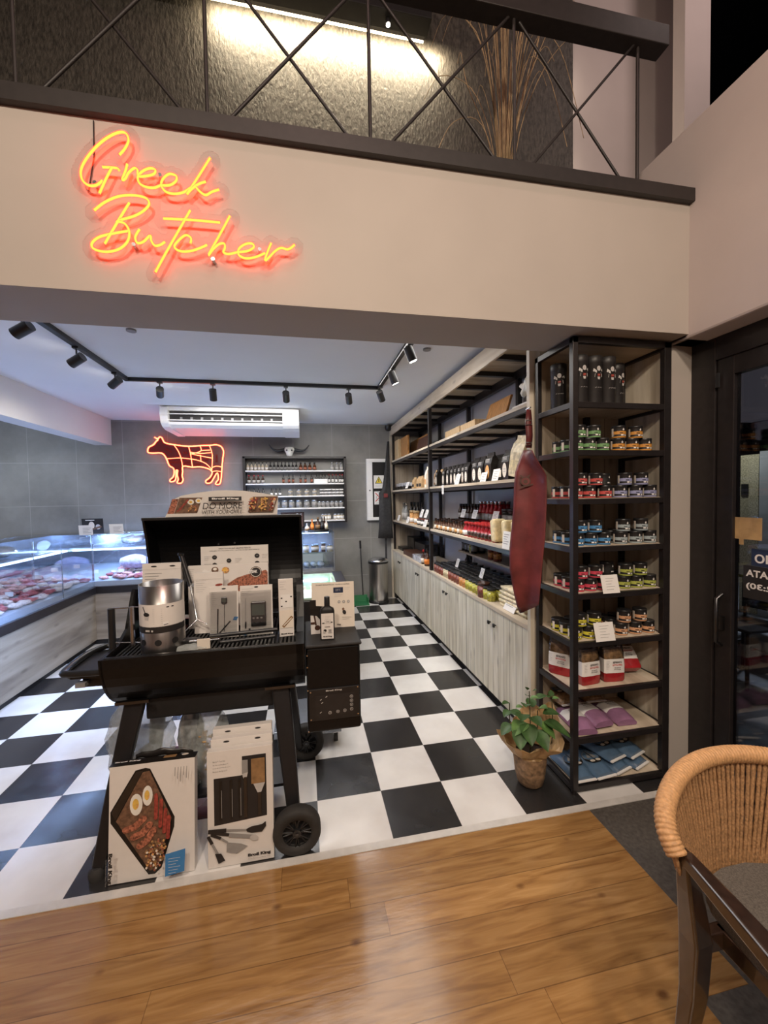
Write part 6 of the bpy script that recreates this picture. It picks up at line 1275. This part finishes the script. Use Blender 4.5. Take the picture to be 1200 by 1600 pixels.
pr = Print((.01, .012, h_+.0035), (1, 0, 0), (0, 1, 0), []); pr.text('Broil King', .0, .008, w=.10, h=.012, m='paper_white', bold=.05); pr.rect(.19, .005, .24, .028, 'print_wood'); pr.disc(.275, .018, .014, .008, 'card_cream'); pr.build('top_print', t)
t.location = l; t.rotation_euler = r_
def toolbox(y, xl, xr, h, label, full):
    t, w_, h_ = leaning('tool_set_box', xl, xr, y, h, .035, .075, label, .0)
    pr = P0(); pr.disc(w_*.25, h_*.975, .013, .004, 'print_black'); pr.disc(w_*.76, h_*.975, .013, .004, 'print_black') if not full else None
    if full:
        pr.mb = MB(); pr.d = .0006; pr.mats = []
        pr.poly([(w_*.10, h_*.36), (w_*.90, h_*.385), (w_*.90, h_*.93), (w_*.53, h_*.93), (w_*.53, h_*.765), (w_*.10, h_*.765)], 'print_black')
        pr.text('Baron™ Tool Set', w_*.09, h_*.905, w=.05, h=.006, m='print_grey'); pr.text('Set Accessoires Baron™', w_*.09, h_*.878, w=.062, h=.005, m='print_grey'); pr.text('Juego de Utensilios Baron™', w_*.09, h_*.85, w=.070, h=.005, m='print_grey'); pr.text('Besteck-Set Baron™', w_*.09, h_*.822, w=.058, h=.005, m='print_grey')
        for k, x in enumerate((.2, .36, .49)): pr.bar(w_*x, h_*.40, w_*x, h_*.74, .012, 'pack_black'); pr.bar(w_*x+.004, h_*.42, w_*x+.004, h_*.66, .002, 'print_grey')
        pr.rect(w_*.67, h_*.68, w_*.88, h_*.90, 'print_wood'); pr.poly([(w_*.70, h_*.68), (w_*.88, h_*.68), (w_*.81, h_*.59), (w_*.77, h_*.59)], 'print_lightgrey'); pr.rect(w_*.765, h_*.40, w_*.815, h_*.60, 'dark_steel'); pr.rect(w_*.53, h_*.78, w_*.62, h_*.90, 'print_grey'); pr.poly([(w_*.53, h_*.78), (w_*.62, h_*.79), (w_*.60, h_*.74), (w_*.55, h_*.74)], 'print_lightgrey'); pr.rect(w_*.555, h_*.40, w_*.60, h_*.75, 'dark_steel')
        pr.bar(w_*.01, h_*.325, w_*.28, h_*.315, .017, 'print_black'); pr.bar(w_*.28, h_*.315, w_*.60, h_*.29, .009, 'print_grey'); pr.poly([(w_*.58, h_*.30), (w_*.66, h_*.315), (w_*.82, h_*.32), (w_*.88, h_*.34), (w_*.885, h_*.30), (w_*.82, h_*.255), (w_*.66, h_*.26), (w_*.59, h_*.275)], 'print_black')
        pr.bar(w_*.05, h_*.315, w_*.35, h_*.27, .013, 'print_black'); pr.bar(w_*.32, h_*.272, w_*.72, h_*.22, .017, 'print_grey'); pr.disc(w_*.70, h_*.215, .018, .012, 'print_lightgrey', -.3); pr.bar(w_*.05, h_*.30, w_*.2, h_*.255, .012, 'print_black'); pr.bar(w_*.2, h_*.255, w_*.3, h_*.21, .009, 'print_grey')
        pr.poly([(w_*.29, h_*.215), (w_*.5, h_*.185), (w_*.60, h_*.155), (w_*.43, h_*.105), (w_*.28, h_*.135)], 'print_grey'); pr.bar(w_*.01, h_*.29, w_*.07, h_*.22, .013, 'print_black'); pr.bar(w_*.07, h_*.22, w_*.15, h_*.13, .010, 'print_grey'); pr.poly([(w_*.11, h_*.135), (w_*.20, h_*.13), (w_*.26, h_*.065), (w_*.16, h_*.045)], 'print_black')
        pr.text('Broil King', w_*.60, h_*.055, w=w_*.35, h=.016, m='print_black', bold=.06); pr.text('Great Barbecues Every Time', w_*.60, h_*.037, w=w_*.34, h=.005, m='print_grey')
    fin(t, pr); return t
toolbox(.035, -.797, -.527, .482, 'tall white tool set box with a window, frontmost of its row under the grill', True)
toolbox(.080, -.79, -.530, .507, 'white hang-tab box directly behind the windowed tool set box', False); toolbox(.125, -.79, -.535, .527, 'rearmost white hang-tab box of the tool set row', False)
# bags under the grill
def crumple(name, c, r_, m, label, jit, cat='bag', seed=1, parts=()):
    st_ = random.getstate(); random.seed(seed); t = thing(name, label, cat, (c[0], c[1], c[2]-r_[2])); b = MB(); n, k = 16, 10; rows = []
    for i in range(k+1):
        v = i/k; wv = (math.sin(PI*min(1, .2+v*.62))**.5)*(1 if v < .75 else 1-.75*(v-.75)/.25*.6)
        rows.append([(c[0]+r_[0]*wv*math.cos(2*PI*j/n)*(1+random.uniform(-jit, jit)), c[1]+r_[1]*wv*math.sin(2*PI*j/n)*(1+random.uniform(-jit, jit)), c[2]-r_[2]+2*r_[2]*v+random.uniform(-.01, .01)*(0 < i)) for j in range(n)])
        rows[-1].append(rows[-1][0])
    b.grid(rows); b.build('film', m, t); random.setstate(st_); return t
t = crumple('plastic_bag', (-1.185, .44, .37), (.15, .10, .235), 'bag_film', 'crumpled clear plastic bag under the left side of the grill', .12, seed=3)
MB().ell((-1.16, .44, .24), (.10, .07, .10), 0, 12, 8, None, .1).build('contents', 'grey_plastic', t)
t = crumple('silver_bag', (-.95, .42, .34), (.06, .06, .205), 'silver_plastic', 'silver foil bag standing between the griddle box and the grill leg', .12, seed=5)
t = crumple('wood_chip_bag', (-.845, .40, .335), (.085, .055, .20), 'bag_film', 'clear bag of wood chips between the two white boxes', .08, seed=7)
rs5 = random.Random(6)
b = MB()
for k in range(90): b.ell((-.845+rs5.uniform(-.06, .06), .395+rs5.uniform(-.04, .03), .16+rs5.uniform(0, .24)), (.014, .008, .005), 0, 6, 4, Matrix.Rotation(rs5.uniform(0, 3), 4, rs5.choice('XYZ')))
tag(b.build('wood_chips', 'wood_chip', t), kind='stuff')
# small dolly under the hopper
do = thing('furniture_dolly', 'small grey-brown dolly on casters behind the hopper', 'dolly', (-.35, .95, 0))
MB().box(-.58, -.165, .80, 1.2, .075, .12).build('deck', 'case_steel', do, bevel=.003)
for x, y in ((-.20, .84), (-.20, 1.15), (-.54, .84), (-.54, 1.15)): b = MB(); b.cyl((x-.012, y, .03), (x+.012, y, .03), .03, n=14); b.build('caster', 'rubber', do); MB().box(x-.016, x+.016, y-.012, y+.012, .045, .078).build('caster_fork', 'steel', do)

# ================================================================ POTTED PLANT IN KRAFT PAPER
pl = thing('potted_plant', 'leafy green plant in crumpled kraft paper beside the shelf tower', 'potted plant', (.80, .23, 0))
cx_, cy_ = .80, .215; rs6 = random.Random(12); rows = []; n = 28
for i, (z, r_, j_) in enumerate(((.002, .05, .02), (.02, .068, .03), (.07, .078, .04), (.13, .086, .05), (.175, .088, .05))): rows.append([(cx_+r_*math.cos(2*PI*j/n)*(1+rs6.uniform(-j_, j_)), cy_+r_*math.sin(2*PI*j/n)*(1+rs6.uniform(-j_, j_)), z) for j in range(n)]); rows[-1].append(rows[-1][0])
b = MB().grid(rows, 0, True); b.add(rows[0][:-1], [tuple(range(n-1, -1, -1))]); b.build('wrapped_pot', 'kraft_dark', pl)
rows = [rows[-1]]
for i, (z, r_) in enumerate(((.185, .092), (.20, .115), (.235, .145), (.265, .165), (.285, .172))):
    rr = []
    for j in range(n):
        a = 2*PI*j/n; dirx = math.cos(a); lift = .11*max(0, math.cos(a-.5))**1.5*(i/4)-.02*max(0, math.cos(a+1.57))*i/4; f_ = 1+.16*math.sin(5*a+.8)*(i/4)+rs6.uniform(-.06, .06); rad = r_*f_*(1.0-.10*(math.sin(a) > .3))
        x = cx_+rad*math.cos(a); y = cy_+rad*math.sin(a)*.8; x = min(x, .958); rr.append((x, y, z+lift+.018*math.sin(7*a)*(i/4)+rs6.uniform(-.008, .008)))
    rr.append(rr[0]); rows.append(rr)
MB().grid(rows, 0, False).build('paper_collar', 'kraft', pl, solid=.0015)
MB().lathe([(0, .17), (.083, .172)], (cx_, cy_, 0), 18).build('soil', 'soil', pl)
def leaf(b, base, d, L_, W_, m=0, droop=.25):
    d = Vector(d).normalized(); s_ = d.cross(Vector((0, 0, 1)));  s_ = s_.normalized() if s_.length > .1 else Vector((1, 0, 0)); u = s_.cross(d)
    rows = []
    for i in range(7):
        t = i/6; c = Vector(base)+d*L_*t-Vector((0, 0, 1))*droop*L_*t*t; wd = W_*math.sin(PI*min(1, t**.75*.98+.02))**.8*.5
        rows.append([c-s_*wd+u*wd*.28, c-s_*wd*.5+u*wd*.06, c, c+s_*wd*.5+u*wd*.06, c+s_*wd+u*wd*.28])
    b.grid(rows, m)
def leafy(stem, leaves):
    pts = smooth_path(stem, 4); MB().tube(pts, .0028, 5).build('stem', 'stem', pl)
    for base, d, L_, W_, m in leaves: b = MB(); leaf(b, base, d, L_, W_); b.build('leaf', m, pl)
stems = []
def PP(px, py, y=.19): p = at(px, py, y=y); return (p.x, p.y, p.z)
st0 = (cx_, cy_, .17)
leafy([st0, PP(829, 1140), PP(828, 1110), PP(827, 1080)], [])
leafy([(cx_-.02, cy_, .17), PP(808, 1165), PP(797, 1130), PP(796, 1098)], []); leafy([(cx_+.03, cy_, .17), PP(860, 1165), PP(863, 1125), PP(862, 1090)], []); leafy([(cx_+.01, cy_+.02, .17), PP(838, 1150, .24), PP(840, 1110, .24)], [])
LV = [((820, 1128, .15), (-.9, -.5, -.1), .10, .085), ((822, 1130, .13), (-.25, -1, -.35), .10, .085), ((835, 1140, .12), (.15, -1, -.35), .10, .085), ((850, 1128, .14), (.9, -.7, -.2), .125, .09), ((842, 1128, .15), (.5, -.9, -.35), .09, .07),
      ((800, 1132, .18), (-1, -.3, -.25), .075, .07), ((818, 1116, .16), (-.6, -.8, .25), .075, .07), ((848, 1115, .16), (.9, -.5, .35), .085, .075), ((840, 1108, .2), (.3, -.6, .5), .07, .065), ((822, 1100, .18), (-.4, -.6, .3), .055, .05),
      ((796, 1098, .19), (-.8, -.2, .25), .05, .035), ((796, 1110, .19), (-.7, -.4, -.1), .05, .045), ((828, 1092, .19), (.7, -.5, .5), .05, .04), ((826, 1088, .19), (-.6, -.4, .6), .04, .03), ((838, 1092, .2), (.9, -.1, .45), .065, .05),
      ((862, 1090, .19), (-.7, -.3, .5), .045, .035), ((862, 1092, .19), (.6, -.3, .3), .04, .032), ((861, 1088, .19), (.1, .2, 1), .04, .03), ((830, 1120, .13), (.1, -1, .1), .075, .065), ((812, 1140, .12), (-.5, -1, -.5), .085, .075), ((845, 1140, .12), (.3, -1, -.7), .06, .055),
      ((815, 1120, .26), (-.6, .5, .3), .08, .07), ((850, 1120, .27), (.6, .5, .3), .08, .07), ((833, 1105, .28), (0, .7, .5), .07, .06), ((806, 1105, .2), (.7, -.4, .3), .04, .035), ((832, 1080, .19), (.5, -.5, .6), .03, .02), ((824, 1078, .19), (-.3, -.3, .9), .03, .02)]
for k, ((px, py, y), d, L_, W_) in enumerate(LV): b = MB(); p = at(px, py, y=y); leaf(b, (p.x, min(p.y, .34), p.z), d, L_*1.05, W_*1.05); b.build('leaf', 'leaf' if k % 4 else 'leaf_light', pl)

# ================================================================ ROPE-BACK CHAIR
ch = thing('rope_chair', 'dark wooden armchair with woven tan rope back in the right foreground', 'chair', (.79, -1.05, 0))
tl = [at(px, py, z=z) for px, py, z in ((1058, 1337, .685), (1042, 1298, .722), (1040, 1258, .755), (1056, 1218, .778), (1084, 1193, .788))]
top = [(p.x, p.y, p.z) for p in tl]+[(.80, tl[-1].y+.012, .790)]+[(2*.80-p.x, p.y, p.z) for p in tl[::-1]]
bot = [(.585, -.930, .47), (.60, -.91, .465), (.625, -.885, .46), (.66, -.855, .455), (.705, -.83, .455), (.765, -.815, .455), (.835, -.815, .455), (.895, -.83, .455), (.94, -.855, .455), (.975, -.885, .46), (1.0, -.91, .465), (1.015, -.93, .47)]
def resample(path, step):
    L_ = [0]
    for p, q in zip(path, path[1:]): L_.append(L_[-1]+(q-p).length)
    n = int(L_[-1]/step); out = []; j = 0
    for i in range(n+1):
        d = L_[-1]*i/n
        while j < len(path)-2 and L_[j+1] < d: j += 1
        out.append(path[j].lerp(path[j+1], (d-L_[j])/max(1e-9, L_[j+1]-L_[j])))
    return out
tp = resample(smooth_path(top, 20), .003); bp_ = resample(smooth_path(bot, 20), .003); nT = len(tp)
# rope wound round the top rail: ridged tube
b = MB(); rad = []
tf = resample(smooth_path(top, 20), .0016); cum = 0
for i, p in enumerate(tf): cum += (p-tf[i-1]).length if i else 0; rad.append(.0215+.0028*abs(math.sin(cum*PI/.0095)))
b.tube(tf, rad, 14); b.build('rope_wrapped_rail', 'rope', ch)
b = MB(); b.tube(bp_, .0095, 8); b.build('lower_rail', 'walnut', ch)
ns_ = 96
mat('rope_shadow', (.10, .05, .025), .8)
for k in range(ns_):
    f_ = (k+.5)/ns_; i = min(nT-1, int(f_*(nT-1))); p, q = tp[i], bp_[min(len(bp_)-1, int(f_*(len(bp_)-1)))]
    sk_ = Vector((0, 0, 0)); out = Vector((p.x-.79, p.y+1.02, 0)).normalized()
    m1 = p.lerp(q, .5)-out*.006*(1 if k % 2 else -1); pts = smooth_path([p-out*(.004 if k % 2 else -.004), m1, q+sk_], 12); rr = [.0050+.0007*math.sin(j*2.3) for j in range(len(pts))]
    MB().tube(pts, rr, 6).build('rope_strand', 'rope_in', ch)
    if k >= 99: break
b = MB()
for f_ in range(26):
    pass
def beam(b, pts, ws, hs_, up=(0, 0, 1)):
    vs = []; P_ = [Vector(p) for p in pts]
    for i, p in enumerate(P_):
        t = (P_[min(i+1, len(P_)-1)]-P_[max(i-1, 0)]).normalized(); s_ = t.cross(Vector(up)).normalized(); u = s_.cross(t)
        vs += [p+s_*ws[i]+u*hs_[i], p-s_*ws[i]+u*hs_[i], p-s_*ws[i]-u*hs_[i], p+s_*ws[i]-u*hs_[i]]
    b.add(vs, [(0, 1, 2, 3)]+[(4*i+j, 4*i+4+j, 4*i+4+(j+1) % 4, 4*i+(j+1) % 4) for i in range(len(P_)-1) for j in range(4)]+[(4*len(P_)-1, 4*len(P_)-2, 4*len(P_)-3, 4*len(P_)-4)]); return b
for s_, x0 in ((1, .508), (-1, 1.067)):
    b = MB(); m_ = .80; X_ = lambda x: x if s_ == 1 else 2*m_-x
    beam(b, [(X_(.520), -.945, .678), (X_(.502), -1.06, .678), (X_(.485), -1.18, .675), (X_(.480), -1.30, .668), (X_(.485), -1.38, .652)], (.014, .019, .024, .026, .022), (.016, .018, .018, .017, .014))
    b.build('armrest', 'walnut', ch, bevel=.006, seg=3)
    b = MB(); beam(b, [(X_(.518), -.945, .69), (X_(.535), -.942, .60), (X_(.562), -.935, .46), (X_(.572), -.922, .30), (X_(.570), -.90, .12), (X_(.565), -.885, 0)], (.014, .020, .026, .024, .018, .014), (.016, .020, .026, .022, .018, .014), up=(0, 1, 0)); b.build('leg', 'walnut', ch, bevel=.006, seg=3)
    b = MB(); beam(b, [(X_(.475), -1.365, .66), (X_(.50), -1.34, .45), (X_(.50), -1.35, .2), (X_(.50), -1.36, 0)], (.018, .022, .018, .013), (.018, .022, .018, .013), up=(0, 1, 0)); b.build('leg', 'walnut', ch, bevel=.006, seg=3)
    b = MB(); beam(b, [(X_(.655), -.915, .43), (X_(.655), -1.34, .43)], (.014, .014), (.024, .024)); b.build('seat_rail', 'walnut', ch, bevel=.004)
b = MB(); beam(b, [(.56, -.925, .43), (1.015, -.925, .43)], (.014, .014), (.024, .024)); b.build('seat_rail', 'walnut', ch, bevel=.004)
b = MB(); beam(b, [(.52, -1.34, .43), (1.055, -1.34, .43)], (.014, .014), (.024, .024)); b.build('seat_rail', 'walnut', ch, bevel=.004)
ol = [(.655, -.90), (.68, -.858), (.76, -.838), (.84, -.838), (.92, -.86), (.965, -.90), (1.0, -1.0), (1.03, -1.2), (1.03, -1.33), (.99, -1.36), (.66, -1.36), (.63, -1.33), (.63, -1.15), (.64, -1.0)]
MB().prism(ol[::-1], 2, .455, .505).build('cushion', 'cushion', ch, bevel=.012, seg=3)

# ================================================================ OUTSIDE
oc = thing('outdoor_chair', 'black outdoor chair with curved seat seen through the glass door', 'chair', (3.2, .95, 0))
b = MB()
for x, y in ((3.0, .78), (3.0, 1.12), (3.4, .78), (3.4, 1.12)): b.cyl((x, y, 0), (3.2+(x-3.2)*.8, .95+(y-.95)*.8, .45), .014, n=8)
b.build('legs_frame', 'black_paint', oc)
MB().box(2.98, 3.42, .75, 1.15, .45, .475).build('seat', 'black_plastic', oc, bevel=.01); b = MB(); b.cyl((3.0, .79, .25), (3.4, .79, .25), .012, n=8); b.cyl((3.0, 1.12, .25), (3.4, 1.12, .25), .012, n=8); b.build('stretcher', 'black_paint', oc)
b = MB(); b.grid([[(3.40+.04*math.sin(PI*v), .77+.36*v, z) for v in (0, .25, .5, .75, 1)] for z in (.55, .68, .80)]); b.build('backrest', 'black_plastic', oc, solid=.012); MB().box(3.40, 3.415, .78, .80, .46, .56).box(3.40, 3.415, 1.10, 1.12, .46, .56).build('back_post', 'black_paint', oc)
ot = thing('outdoor_table', 'dark brown outdoor table top on a thin column beyond the glass door', 'table', (4.2, 1.4, 0)); MB().box(3.75, 4.7, .95, 1.9, .73, .76).build('tabletop', 'walnut', ot, bevel=.005); MB().cyl((4.2, 1.4, 0), (4.2, 1.4, .73), .03).build('column', 'black_paint', ot); MB().box(3.95, 4.45, 1.15, 1.65, 0, .015).build('base_plate', 'black_paint', ot)
dd = thing('lit_doorway', 'pale green-grey lit door panel across the dark pavement', 'door', (5.4, 2.1, 0))
a = at(1155, 900, x=5.2); c = at(1183, 900, x=5.2)
MB().box(5.2, 5.24, c.y, a.y, 0, 2.02).build('panel', 'pickle_pale', dd); MB().box(5.2, 5.24, c.y-.18, c.y-.01, 0, 2.05).build('jamb', 'plaster_bluegrey', dd)
p = at(1163.5, 766, x=5.19); MB().box(5.185, 5.199, p.y-.04, p.y+.04, p.z-.08, p.z+.08).build('notice', 'print_black', dd)
light('doorway_lamp', 'AREA', (4.7, (a.y+c.y)/2, 2.2), (5.2, (a.y+c.y)/2, 1.2), 4, (.85, .95, .9), size=.25)
